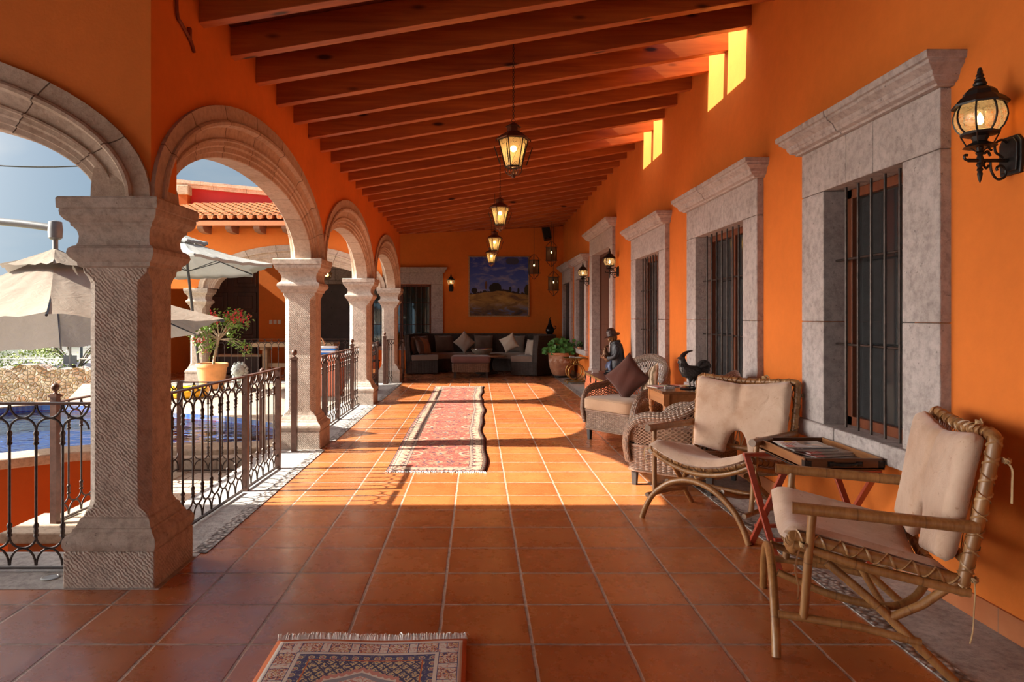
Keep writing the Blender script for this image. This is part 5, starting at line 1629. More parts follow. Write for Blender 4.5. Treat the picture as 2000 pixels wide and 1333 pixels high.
BRONZE = plain('aged_bronze', (.085, .078, .076), .40, .5, .5, 30, .5, 60, .01)
BRONZEB = plain('warm_bronze', (.16, .085, .045), .45, .5, .35, 26, .5, 70, .008)
def ell_loft(m, data, n=14):
    # data: (center, rx(vector), ry(vector)) rings
    m.loft([[Vector(c) + Vector(a) * cos(2 * pi * k / n) + Vector(b) * sin(2 * pi * k / n) for k in range(n)] for c, a, b in data])
def rooster(label, loc, rz, s=1.0):
    t = thing('rooster_sculpture', label, 'sculpture', loc, rz)
    def sc(x, y, z): return V(x * s, y * s, z * s)
    m = MB(); m.lathe([(.085 * s, 0), (.09 * s, .006), (.086 * s, .014), (.07 * s, .02), (.02 * s, .022)], 24); m.sphere((.03 * s, .01, .02 * s), .02 * s, 8, 6, (1.4, 1, .5)); m.sphere((-.03 * s, -.02 * s, .02 * s), .018 * s, 8, 6, (1, 1.3, .5))
    m.build('base', plain('black_base', (.015, .015, .016), .25, .2, .2, 30), t, smooth=40)
    m = MB()
    # body + neck + head: loft along a spine, facing -x
    sp = [(.12, .19, .02), (.09, .178, .052), (.05, .166, .064), (.01, .163, .068), (-.03, .178, .067), (-.05, .208, .055), (-.058, .238, .043), (-.064, .265, .036), (-.071, .29, .032), (-.078, .305, .024), (-.086, .310, .008)]
    P = [sc(x, 0, z) for x, z, r in sp]; T, N = frames(P)
    for i, (x, z, r) in enumerate(sp): pass
    m.tube(P, [r * s for _, _, r in sp], 16, flat=.82)
    bo_ = m.build('body', BRONZE, t, smooth=60)
    m = MB()
    random.seed(5)
    for k in range(70):   # hackle feathers
        u = random.random(); a = random.uniform(-2.3, 2.3)
        i = lerp(4.0, 8.4, u); j = int(i); f = i - j
        c = P[j].lerp(P[j + 1], f); r = lerp(sp[j][2], sp[j + 1][2], f) * s * 1.0
        o = V(-cos(a) * .9, sin(a) * .82, .0)
        q = c + o * r
        m.tube([q + V(0, 0, .012 * s), q + o * .004 * s, q + o * .003 * s + V(.006 * s, 0, -.022 * s)], [.003 * s, .0055 * s, .001 * s], 5, flat=.4)
    for k in range(46):   # wing and breast feathers
        sg = random.choice((-1, 1)); x = random.uniform(-.04, .07); z = random.uniform(.13, .185)
        q = sc(x, sg * .062 * (1 - ((z - .158) / .06) ** 2 * .5), z)
        m.tube([q + V(-.010 * s, 0, .004 * s), q + V(0, sg * .004 * s, 0), q + V(.022 * s, 0, -.010 * s)], [.003 * s, .007 * s, .001 * s], 5, flat=.4)
    m.build('feathers', BRONZE, bo_, smooth=60)
    m = MB()
    for k in range(13):   # tail fan
        a = lerp(-.25, 1.15, k / 12); L = lerp(.09, .115, sin(k / 12 * pi))
        b = sc(.075, random.uniform(-.012, .012), .185); yy = random.uniform(-.02, .02)
        pts = [b, b + sc(L * .5 * cos(a), yy * .5, L * .6 * sin(a) + .01), b + sc(L * cos(a * .8), yy, L * .95 * sin(a) + .005), b + sc(L * 1.12 * cos(a * .62), yy, L * .90 * sin(a) - .012)]
        m.tube(smooth_path(pts, 4), [.010 * s] * 3 + [.018 * s] * 7 + [.014 * s, .010 * s, .003 * s], 6, flat=.45)
    m.build('tail', BRONZE, t, smooth=60)
    m = MB()   # long horn-like crest curving back
    pts = smooth_path([sc(-.072, 0, .292), sc(-.064, 0, .322), sc(-.038, 0, .350), (-.004 * s, 0, .366 * s), sc(.034, 0, .372)], 5)
    m.tube(pts, [lerp(.031, .002, (i / (len(pts) - 1)) ** 1.1) * s for i in range(len(pts))], 8, flat=.6)
    m.build('horn_crest', plain('dark_horn', (.05, .03, .028), .35, .2, .3, 30), t, smooth=60)
    m = MB(); m.tube([sc(-.088, 0, .300), sc(-.108, 0, .303), sc(-.122, 0, .300)], [.014 * s, .009 * s, .001 * s], 8); m.build('beak', BRONZE, bo_, smooth=60)
    m = MB(); m.tube(smooth_path([sc(-.098, 0, .285), sc(-.104, 0, .265), sc(-.098, 0, .248)], 4), [.008 * s] * 4 + [.011 * s] * 4 + [.006 * s], 8, flat=.5); m.build('wattle', BRONZE, bo_, smooth=60)
    for sg in (-1, 1):
        m = MB(); x = .025 + sg * .026
        m.tube([sc(x, sg * .03, .125), sc(x + .006, sg * .026, .09), sc(x - .003, sg * .022, .07)], [.034 * s, .02 * s, .010 * s], 10); m.tube([sc(x - .003, sg * .021, .07), sc(x + .004, sg * .021, .02)], .0065 * s, 8)
        for a in (-.6, 0, .6): m.tube([sc(x + .004, sg * .021, .026), sc(x - .02 * cos(a), sg * .021 + .02 * sin(a), .024), sc(x - .03 * cos(a), sg * .021 + .03 * sin(a), .020)], [.005 * s, .004 * s, .002 * s], 6)
        m.build('leg', BRONZE, t, smooth=60)
    return t
rooster('dark bronze rooster sculpture with horn crest on the wooden side table', (2.06, 6.58, TZ), .0, 1.0)
# ------------------------------------------------------------------ dark wicker sectional, ottoman, coffee table, pillows
DWICK = weave('dark_wicker', (.058, .048, .044), (.115, .097, .088), .040, .014, .42)
TAUPE = fabric('taupe_seat_fabric', (.23, .165, .13), .9, .10, .15)
TAUPEB = fabric('taupe_back_fabric', (.17, .13, .105), .9, .12, .35)
t = thing('sectional_sofa', 'big dark wicker sectional sofa with taupe cushions along the end wall', 'sofa', (0, 17.2, 0))
OX, OY = 0.0, 17.2
outer = smooth_path([V(-1.76, 16.50, 0), V(-1.80, 17.0, 0), V(-1.72, 17.6, 0), V(-1.40, 18.0, 0), V(-.85, 18.15, 0), (.0, 18.17, 0), V(.85, 18.15, 0), V(1.45, 17.95, 0), V(1.83, 17.5, 0), V(1.93, 17.0, 0), V(1.80, 16.45, 0), V(1.40, 15.95, 0)], 5)
outer = [V(p[0] - OX, p[1] - OY, 0) for p in outer]
n = len(outer)
def inward(path, d):
    out = []
    for i, p in enumerate(path):
        a, b = path[max(i - 1, 0)], path[min(i + 1, len(path) - 1)]
        q = (b - a).normalized()
        out.append(p + V(q.y, -q.x, 0) * d)
    return out
nrm = [V(q.x, q.y, 0) for q in [(b - a) for a, b in zip(outer, inward(outer, 1.0))]]
# seat-front line: fixed smooth curve, so the corner pieces stay well shaped
front = smooth_path([V(-.98, 16.68, 0), V(-1.02, 16.95, 0), V(-.96, 17.2, 0), V(-.80, 17.36, 0), V(-.5, 17.42, 0), V(0, 17.43, 0), V(.45, 17.42, 0), V(.76, 17.33, 0), V(.98, 17.12, 0), V(1.03, 16.85, 0), V(.98, 16.55, 0), V(.80, 16.22, 0)], 5)
front = [V(p.x - OX, p.y - OY, 0) for p in front]
L = [0]
for a, b in zip(outer[:-1], outer[1:]): L.append(L[-1] + (b - a).length)
m = MB()
# back shell: outer face, top, inner face (leans back a little)
rings = []; uv = []
for i, p in enumerate(outer):
    q = (front[i] - p).normalized()
    prof = [(0.02, .02), (0.0, .30), (-.01, .62), (-.045, .955), (-.02, .965), (.075, .96), (.085, .94), (.11, .62), (.13, .36)]
    rings.append([p + q * d + V(0, 0, z) for d, z in prof])
    acc = 0
    for k, (d, z) in enumerate(prof):
        if k: acc += hypot(prof[k][0] - prof[k - 1][0], prof[k][1] - prof[k - 1][1])
        uv.append((L[i], acc))
K = len(prof)
m.add([x for r in rings for x in r], [(i * K + k, i * K + k + 1, (i + 1) * K + k + 1, (i + 1) * K + k) for i in range(n - 1) for k in range(K - 1)], uv)
for r in (rings[0], rings[-1]):
    b = len(m.v)
    m.add(r, [tuple(range(K))], [(p.x * .7 + p.y * .7, p.z) for p in r])
m.build('woven_back', DWICK, t, smooth=40)
m = MB()
ring2 = []; uv = []
Lf = [0]
for a, b in zip(front[:-1], front[1:]): Lf.append(Lf[-1] + (b - a).length)
for i, p in enumerate(front):
    ring2.append([p + V(0, 0, .02), p + V(0, 0, .33), outer[i].lerp(p, .15) + V(0, 0, .33)]); uv += [(Lf[i], 0), (Lf[i], .31), (Lf[i], .31 + .6)]
m.add([x for r in ring2 for x in r], [(i * 3 + k, i * 3 + k + 1, (i + 1) * 3 + k + 1, (i + 1) * 3 + k) for i in range(n - 1) for k in range(2)], uv)
for i in (0, n - 1):
    q = [front[i] + V(0, 0, .02), front[i] + V(0, 0, .33), outer[i] + V(0, 0, .33), outer[i] + V(0, 0, .02)]
    w = (front[i] - outer[i]).length
    m.add(q, [(0, 1, 2, 3)], [(0, 0), (0, .31), (w, .31), (w, 0)])
m.build('woven_base', DWICK, t, smooth=40)
def piece(i0, i1):
    m = MB()
    idx = list(range(i0, i1 + 1))
    rows = []
    for (f0, f1, z) in ((.20, .99, .332), (.18, 1.01, .345), (.175, 1.015, .40), (.18, 1.01, .455), (.20, .99, .470)):
        a = [outer[i].lerp(front[i], f1) for i in idx]; b = [outer[i].lerp(front[i], f0) for i in reversed(idx)]
        c = sum(a + b, V(0, 0, 0)) / (len(a) * 2)
        k = .985 if z in (.332, .470) else .997
        rows.append([c + (p - c) * k + V(0, 0, z) for p in a + b])
    m.loft(rows)
    m.build('seat_cushion', TAUPE, t, smooth=40, bevel=.012)
cuts = [0, 9, 20, 31, 43, n - 1]
for a, b in zip(cuts[:-1], cuts[1:]): piece(a, b)
def backc(i, w, lean=.16, h=.46, z=.47, tk=.17, off=.25):
    p = outer[i].lerp(front[i], off); q = (front[i] - outer[i]); q.z = 0; q.normalize()
    a = atan2(q.x, -q.y)
    m = MB(); M = Matrix.Translation(p + V(0, 0, z + h / 2 - .01)) @ Matrix.Rotation(a, 4, 'Z') @ Matrix.Rotation(-lean, 4, 'X')
    pillow_mesh(m, w, h, tk, M, 14, .06)
    m.build('back_cushion', TAUPEB, t, smooth=80, weld=True)
for i, w in ((5, .50), (12, .52), (19, .56), (26, .50), (32, .60), (39, .58), (45, .52), (51, .46)): backc(min(i, n - 2), w)
GREYP = fabric('grey_beige_pillow', (.40, .335, .28), .9, .08, .3)
CREAMP = fabric('cream_pillow', (.60, .53, .43), .9, .06, .3)
BRN2 = fabric('brown_velvet_pillow', (.10, .055, .04), .8, .15, .3)
TANP = fabric('tan_leather_pillow', (.30, .145, .075), .55, .12, .3)
pillow('grey-beige square pillow standing on its corner on the left half of the sofa', (-.34, 17.43, .47 + .285), (radians(-14), radians(45), radians(2)), GREYP, .43, .43, .17)
pillow('cream square pillow standing on its corner on the right half of the sofa', (.80, 17.20, .47 + .275), (radians(-12), radians(62), radians(-24)), CREAMP, .40, .40, .16)
pillow('tan leather-look pillow leaning in the left corner of the sofa', (-1.31, 16.98, .47 + .21), (radians(-20), radians(8), radians(68)), TANP, .40, .44, .15)
pillow('dark brown pillow in front of tan one at the sofa left end', (-1.42, 16.74, .47 + .195), (radians(-18), radians(6), radians(72)), BRN2, .38, .40, .15)
pillow('beige pillow seen edge-on against the right end of the sofa', (1.27, 16.38, .47 + .20), (radians(-12), 0, radians(-62)), GREYP, .36, .40, .13)

t = thing('ottoman', 'low woven ottoman with a mauve-brown cushion before the sofa', 'ottoman', (-.16, 15.82, 0))
OW2 = weave('ottoman_wicker', (.17, .085, .05), (.30, .17, .10), .05, .016, .42)
MAUVE = fabric('mauve_cushion', (.155, .075, .066), .9, .1, .2)
m = MB(); w, d = .43, .27
def rr(w, d, r, z, k=5):
    out = []
    for cx, cy, a0 in ((w - r, d - r, 0), (-w + r, d - r, pi / 2), (-w + r, -d + r, pi), (w - r, -d + r, 3 * pi / 2)):
        out += [V(cx + r * cos(a0 + pi / 2 * i / k), cy + r * sin(a0 + pi / 2 * i / k), z) for i in range(k + 1)]
    return out
A = rr(w, d, .06, .135); B = rr(w + .01, d + .01, .06, .335)
A.append(A[0]); B.append(B[0]); l = 0; vs = []; uv = []
for i in range(len(A)):
    if i: l += (A[i] - A[i - 1]).length
    vs += [A[i], B[i]]; uv += [(l, 0), (l, .2)]
m.add(vs, [(2 * i, 2 * i + 2, 2 * i + 3, 2 * i + 1) for i in range(len(A) - 1)], uv)
m.add(A[:-1], [tuple(range(len(A) - 1))])
m.build('woven_box', OW2, t, smooth=40)
for sx in (-1, 1):
    for sy in (-1, 1):
        MB().loft([[V(sx * .37 + i * s, sy * .21 + j * s, z) for i, j in ((-1, -1), (1, -1), (1, 1), (-1, 1))] for s, z in ((.018, 0), (.025, .15))]).build('leg', LEGM, t)
m = MB(); m.loft([rr(w - .02, d - .02, .05, .336), rr(w + .02, d + .02, .07, .36), rr(w + .035, d + .03, .08, .42), rr(w + .02, d + .02, .07, .485), rr(w - .02, d - .02, .06, .505), rr(w - .15, d - .12, .05, .512)])
m.build('cushion', MAUVE, t, smooth=50)

t = thing('coffee_table', 'round wooden coffee table with a dark base half hidden behind the ottoman', 'table', (.22, 16.75, 0))
m = MB(); m.lathe([(.002, .425), (.50, .425), (.52, .435), (.52, .455), (.51, .462), (.002, .462)], 36); m.build('tabletop', wood('pale_round_top', (.16, .075, .035), (.26, .135, .07), (.34, .2, .11), .4, 0, .8, knots=False), t, smooth=40)
m = MB(); m.lathe([(.26, 0), (.28, .02), (.26, .05), (.16, .09), (.13, .22), (.17, .36), (.24, .425)], 24); m.build('base', plain('dark_table_base', (.02, .017, .016), .5), t, smooth=40)
t = thing('bowl', 'wide shallow stoneware bowl with a silver rim on the coffee table', 'bowl', (.10, 16.62, .4625))
m = MB(); m.lathe([(.001, 0), (.10, 0), (.17, .03), (.235, .085), (.265, .15), (.262, .165), (.235, .15), (.20, .09), (.14, .045), (.001, .03)], 32); bd_ = m.build('body', plain('stoneware', (.20, .165, .13), .5, 0, .3, 14), t, smooth=50)
m = MB(); m.lathe([(.268, .152), (.270, .168), (.255, .170), (.236, .150)], 32, caps=False); m.build('silver_rim', plain('silver', (.75, .74, .72), .12, 1, .05, 20, 0), bd_, smooth=60)

# ------------------------------------------------------------------ painting on the end wall
PA = NT('landscape_painting')
sp = PA.node('ShaderNodeSeparateXYZ', {'Vector': PA.tc.outputs['UV']})
u, v = sp.outputs[0], sp.outputs[1]
uvv = PA.node('ShaderNodeMapping', {'Vector': PA.tc.outputs['UV'], 'Scale': (2.2, 5.2, 1), 'Rotation': (0, 0, -.25)})
cl = PA.node('ShaderNodeTexNoise', {'Scale': 1.6, 'Detail': 8, 'Roughness': .6, 'Distortion': .5}); PA.set(cl.inputs['Vector'], uvv.outputs[0])
skyc = PA.ramp(v, [(.38, (.17, .21, .50)), (.60, (.060, .12, .48)), (1.0, (.025, .06, .40))])
skyc = PA.mix(PA.ramp(cl.outputs[0], [(.50, 0.0), (.68, .8)]), skyc, (.36, .36, .46))
hx = PA.node('ShaderNodeTexNoise', {'Scale': 3.0, 'Detail': 2}); PA.set(hx.inputs['Vector'], PA.node('ShaderNodeCombineXYZ', {0: u}).outputs[0])
hill = PA.math('ADD', .345, PA.math('ADD', PA.math('MULTIPLY', PA.math('SUBTRACT', hx.outputs[0], .5), .10), PA.math('MULTIPLY', PA.math('SUBTRACT', 1, PA.math('POWER', PA.math('ABSOLUTE', PA.math('SUBTRACT', PA.math('MULTIPLY', u, 1.9), .9)), 2.0)), .065)))
hn = PA.node('ShaderNodeTexNoise', {'Scale': 1.0, 'Detail': 9, 'Roughness': .65, 'Distortion': .8}); PA.set(hn.inputs['Vector'], PA.node('ShaderNodeMapping', {'Vector': PA.tc.outputs['UV'], 'Scale': (4, 9, 1), 'Rotation': (0, 0, .3)}).outputs[0])
gold = PA.ramp(hn.outputs[0], [(.30, (.08, .05, .045)), (.45, (.28, .16, .05)), (.62, (.44, .28, .075)), (.75, (.50, .36, .14))])
low = PA.ramp(hn.outputs[0], [(.34, (.028, .034, .055)), (.5, (.14, .085, .045)), (.60, (.08, .16, .36)), (.72, (.25, .18, .11))])
ground = PA.mix(PA.ramp(v, [(.08, 0.0), (.24, 1.0)]), low, gold)
tr = PA.node('ShaderNodeTexNoise', {'Scale': 1.0, 'Detail': 6, 'Roughness': .7}); PA.set(tr.inputs['Vector'], PA.node('ShaderNodeMapping', {'Vector': PA.tc.outputs['UV'], 'Scale': (22, 4, 1)}).outputs[0])
def blob(a, b, rx, ry, e=2.0):
    x = PA.math('DIVIDE', PA.math('ABSOLUTE', PA.math('SUBTRACT', u, a)), rx); y = PA.math('DIVIDE', PA.math('ABSOLUTE', PA.math('SUBTRACT', v, b)), ry)
    s_ = PA.math('ADD', PA.math('POWER', x, e), PA.math('POWER', y, e))
    return PA.math('LESS_THAN', PA.math('ADD', s_, PA.math('MULTIPLY', PA.math('SUBTRACT', tr.outputs[0], .5), 1.1)), 1.0)
tl = PA.math('LESS_THAN', v, PA.math('ADD', hill, PA.math('SUBTRACT', PA.math('MULTIPLY', tr.outputs[0], .16), .055)))
c = PA.mix(tl, skyc, (.028, .022, .024))
for a, b, rx, ry, cc in ((.28, .52, .022, .07, (.13, .06, .04)), (.44, .475, .105, .085, (.010, .012, .009)), (.69, .44, .022, .055, (.012, .016, .012)), (.83, .43, .018, .045, (.012, .016, .014)), (.98, .44, .05, .09, (.03, .03, .012)), (.08, .43, .05, .045, (.014, .014, .014))):
    c = PA.mix(blob(a, b, rx, ry), c, cc)
c = PA.mix(blob(.73, .93, .11, .06, 2.5), c, (.05, .06, .12))
c = PA.mix(PA.math('LESS_THAN', v, hill), c, ground)
PA.fin(c, .5, Specular_IOR_Level=.35)
PA.bump(PA.noise(60, PA.tc.outputs['UV'], 5), .3, .003)
t = thing('painting', 'large square landscape painting of golden hill under deep blue sky', 'painting', (.575, YE - .004, 2.235))
a = .825
MB().grid(lambda u, v: V(-a + .03 + (2 * a - .06) * u, -.034, -a + .03 + (2 * a - .06) * v), 1, 1).build('canvas', PA.m, t)
m = MB()
for p, q in ((V(-a, -.02, -a + .016), V(a, -.02, -a + .016)), (V(-a, -.02, a - .016), V(a, -.02, a - .016)), (V(-a + .016, -.02, -a), V(-a + .016, -.02, a)), (V(a - .016, -.02, -a), V(a - .016, -.02, a))): m.bar(p, q, .04, .032, (0, 0, 1) if abs(q.x - p.x) > .1 else (1, 0, 0))
m.build('gold_frame', plain('gilt_frame', (.42, .26, .12), .45, .4, .4, 60, .3), t, bevel=.004)

# ------------------------------------------------------------------ potted geranium, brass table, vase
POTM = NT('old_terracotta')
f = POTM.noise(4, detail=8, rough=.65)
sz = POTM.node('ShaderNodeSeparateXYZ', {'Vector': POTM.tc.outputs['Object']})
band = POTM.math('MULTIPLY', POTM.ramp(sz.outputs[2], [(.34, 0.0), (.37, 1.0), (.43, 1.0), (.46, 0.0)]), POTM.ramp(POTM.noise(16), [(.45, 0.0), (.6, 1.0)]))
cc = POTM.ramp(f, [(.3, (.20, .08, .045)), (.5, (.36, .15, .075)), (.7, (.50, .29, .19))])
cc = POTM.mix(POTM.ramp(sz.outputs[2], [(.50, 0.0), (.56, .8)]), cc, (.55, .22, .085))
POTM.fin(POTM.mix(POTM.math('MULTIPLY', band, .7), cc, (.66, .54, .44)), .8); POTM.bump(POTM.noise(24), .2, .006)
SOIL = plain('potting_soil', (.03, .018, .012), .95, 0, .4, 60, .6)
def leaf_mat(name, c1, c2):
    t = NT(name)
    t.fin(t.ramp(t.noise(8, detail=4), [(.3, c1), (.7, c2)]), .45, Subsurface_Weight=0)
    return t.m
GERL = leaf_mat('geranium_leaf', (.045, .17, .035), (.13, .34, .075))
t = thing('potted_geranium', 'big old terracotta pot of round-leaved geranium on a caster stand', 'potted plant', (1.945, 15.72, 0))
m = MB(); m.lathe([(.001, .055), (.19, .055), (.22, .10), (.268, .22), (.295, .36), (.300, .50), (.302, .52), (.318, .53), (.320, .575), (.305, .585), (.285, .58), (.275, .50), (.001, .50)], 32); m.build('pot', POTM.m, t, smooth=50)
m = MB(); m.lathe([(.001, .515), (.278, .515), (.278, .51), (.001, .505)], 20); m.build('soil', SOIL, t)
m = MB(); m.lathe([(.20, .035), (.23, .038), (.23, .052), (.20, .055), (.001, .05)], 24)
for k in range(4):
    a = pi / 4 + k * pi / 2
    m.tube([V(.20 * cos(a), .20 * sin(a), .045), V(.24 * cos(a), .24 * sin(a), .042)], .012, 6); m.lathe_on([(.001, 0), (.018, .05), (.018, .95), (.001, 1)], V(.235 * cos(a), .235 * sin(a) - .010, .019), V(.235 * cos(a), .235 * sin(a) + .010, .019), 10)
m.build('caster_stand', BLACKM, t, smooth=40)
random.seed(11)
lm = MB(); sm = MB()
def round_leaf(m, p, nrm, r):
    nrm = nrm.normalized(); a = nrm.orthogonal().normalized(); b = nrm.cross(a)
    k = 9; vs = [p + nrm * .0]
    for i in range(k):
        g = 2 * pi * i / k
        vs.append(p + (a * cos(g) + b * sin(g)) * r * (1 + .08 * cos(5 * g)) + nrm * r * .22)
    m.add(vs, [(0, 1 + i, 1 + (i + 1) % k) for i in range(k)])
for k in range(120):
    a = random.uniform(0, 2 * pi); rr_ = .34 * sqrt(random.random())
    z = .56 + random.random() ** 1.3 * (.44 - .5 * rr_)
    p = V(rr_ * cos(a) + .05, rr_ * sin(a) * .8 - .08, z)
    if k < 16: p = V(random.uniform(-.42, -.22), random.uniform(-.15, .05), random.uniform(.56, .68))
    p.x = min(p.x, .29)
    round_leaf(lm, p, V(random.uniform(-.5, .5) + p.x * .8, random.uniform(-1.1, -.1), random.uniform(.2, 1)), random.uniform(.035, .062))
    if k % 4 == 0: sm.tube(smooth_path([V(p.x * .2, p.y * .2, .51), V(p.x * .6, p.y * .6, lerp(.51, z, .6)), p], 4), .004, 5)
lm.build('leaves', GERL, t); sm.build('stems', leaf_mat('geranium_stem', (.10, .16, .04), (.2, .26, .08)), t, smooth=50)

BRASS = plain('antique_brass', (.32, .20, .065), .32, .9, .3, 20, .1)
t = thing('brass_side_table', 'brass side table with ring-shaped supports and a glass top', 'table', (2.06, 14.28, 0))
m = MB()
for y in (-.20, .20):
    m.tube(arc(V(0, y, .25), .17, 0, 2 * pi, 36)[:-1], .014, 8, closed=True)
    for s in (-1, 1): m.tube(smooth_path([V(s * .045, y, .41), V(s * .06, y, .44), V(s * .04, y, .48), V(s * .10, y, .53)], 4), .012, 8)
    m.box((-.03, y - .02, .055), (.03, y + .02, .09))
m.build('ring_supports', BRASS, t, smooth=50)
m = MB()
for y in (-.2, .2): m.bar(V(-.19, y, .06), V(.19, y, .06), .03, .02)
for x in (-.19, .19): m.bar(V(x, -.22, .06), V(x, .22, .06), .03, .02)
for x in (-.19, .19):
    for y in (-.2, .2): m.tube([V(x, y, .055), V(x, y, .0)], [.016, .011], 8)
m.build('base_frame', BRASS, t, smooth=30, bevel=.003)
GL = glass_thin('table_glass', (.62, .68, .62), .22, .03)
MB().box((-.185, -.2, .071), (.185, .2, .077)).build('lower_glass', GL, t)
m = MB(); m.box((-.22, -.24, .536), (.22, .24, .546)); m.build('glass_top', GL, t)
m = MB()
for p, q in ((V(-.22, -.24, .538), V(.22, -.24, .538)), (V(-.22, .24, .538), V(.22, .24, .538)), (V(-.22, -.24, .538), V(-.22, .24, .538)), (V(.22, -.24, .538), V(.22, .24, .538))): m.bar(p, q, .018, .02)
m.build('top_frame', BRASS, t)
t = thing('card_holder', 'clear card holder standing on the brass side table', 'card holder', (1.98, 14.16, .5465), .1)
hd_ = MB().box((-.06, -.02, 0), (.06, .02, .004)).box((-.06, .018, 0), (.06, .022, .04)).box((-.06, -.022, 0), (.06, -.018, .02)).build('holder', CLR, t)
m = MB()
for i in range(9): m.box((-.052 + i * .011, -.013, .004), (-.050 + i * .011, .015, .042))
m.build('cards', PAPER, hd_)
magazine('pale open brochure lying on the brass side table', 2.12, 14.34, .547, .6, .21, .28, .004, cover('pale_brochure', lambda t, r, d, l: t.mix(r(.1, .9, .1, .5), (.70, .68, .62), (.40, .42, .36))), 'papers on the brass table')
t = thing('gourd_vase', 'black polished gourd-shaped vase standing on the back of the sofa corner', 'vase', (1.86, 17.42, .962), 0)
m = MB(); m.lathe([(.001, 0), (.07, .0), (.105, .05), (.115, .10), (.10, .16), (.06, .225), (.042, .28), (.036, .33), (.028, .36)], 24)
m.build('body', NT('black_lacquer').fin((.006, .006, .007), .12), t, smooth=60)
m = MB(); m.tube(smooth_path([V(0, 0, .35), V(-.004, 0, .39), V(.012, 0, .425), V(.032, 0, .445)], 4), [.028, .026, .022, .018, .016, .014, .012, .011, .010, .009, .008, .006, .004], 10); m.build('curved_neck', NT('black_neck').fin((.008, .007, .008), .2), t, smooth=60)
m = MB(); m.tube(smooth_path([V(.09, 0, .12), V(.15, 0, .15), V(.155, 0, .20), V(.10, 0, .21)], 4), .011, 8); m.build('handle', NT('black_handle').fin((.008, .007, .008), .2), t, smooth=60)
t = thing('small_plant', 'small dark-leaved plant in a low dish on the far window sill', 'potted plant', (2.235, 14.78, .70))
m = MB(); m.lathe([(.001, 0), (.05, 0), (.065, .05), (.06, .055), (.05, .03), (.001, .03)], 14); m.build('dish', POTM.m, t, smooth=40)
m = MB()
for k in range(22):
    a = random.uniform(0, 2 * pi); round_leaf(m, V(.05 * cos(a), .08 * sin(a), random.uniform(.05, .17)), V(-1, random.uniform(-1, 1), .6), random.uniform(.02, .035))
m.build('leaves', leaf_mat('dark_leaf', (.02, .06, .015), (.06, .13, .03)), t)
m = MB(); m.tube([V(0, 0, .03), V(.0, .02, .12)], .004, 5); m.build('stem', SOIL, t)
# ------------------------------------------------------------------ orange chest with the boy sculpture
CHM = wood('orange_chest_wood', (.36, .075, .025), (.55, .15, .055), (.68, .30, .17), .5, 1, .8, knots=False)
CHT = wood('chest_top_wood', (.09, .022, .012), (.17, .045, .024), (.26, .09, .05), .3, 1, 1.0, knots=False, coat=.3)
CX0, CX1, CY0, CY1, CZ = 1.705, 2.24, 8.98, 10.74, .55
t = thing('wooden_chest', 'low orange wooden chest with dark red top and iron latches', 'chest', ((CX0 + CX1) / 2, (CY0 + CY1) / 2, 0))
a, b = (CX1 - CX0) / 2, (CY1 - CY0) / 2
m = MB(); m.box((-a, -b, .0), (a, b, CZ - .03)); m.build('body', CHM, t, bevel=.006)
m = MB(); m.box((-a - .018, -b - .018, CZ - .03), (a + .018, b + .018, CZ)); m.build('lid', CHT, t, bevel=.008)
m = MB(); m.box((-a - .02, -b - .02, CZ - .032), (-a - .012, b + .02, CZ - .008)); m.box((-a - .02, -b - .022, CZ - .032), (a + .02, -b - .014, CZ - .008)); m.build('gold_edge', plain('worn_gilt', (.22, .15, .05), .5, .3, .4, 40), t)
m = MB()
for yy in (-.45, .45):
    m.box((-a - .010, yy - .39, .06), (-a, yy + .39, .36)); 
m.build('front_panel', CHM, t, bevel=.012)
m = MB()
for k in range(2): m.box((-a - .012, -b + .1 + k * .84, .38), (-a, -b + .88 + k * .8, .50))
for k in range(2):
    d = m
m.build('drawer', CHM, t, bevel=.008)
for yy in (-.62, -.2, .25, .70):
    m = MB(); m.box((-a - .022, yy - .022, CZ - .13), (-a - .010, yy + .022, CZ - .012)); m.box((-a - .03, yy - .01, CZ - .10), (-a - .02, yy + .01, CZ - .06)); m.tube(arc(V(-a - .026, yy, CZ - .14), .018, pi, 2 * pi, 8, ax=(0, 1, 0)), .004, 5)
    m.build('latch', BLACKM, t, bevel=.002)
def card(label, x, y, z, rz, s=1.0):
    t = thing('sign_card', label, 'card', (x, y, z), rz)
    m = MB(); m.prism([V(-.05 * s, -.018, 0), V(-.05 * s, .018, 0), V(-.05 * s, 0, .055 * s)], (.10 * s, 0, 0)); m.build('card', NT('white_card').fin((.72, .71, .68), .5), t)
card('small white tent card at the far end of the orange chest', 1.80, 10.35, CZ, .2)
card('small white tent card near the sculpture base on the orange chest', 1.86, 9.45, CZ, .15, .9)

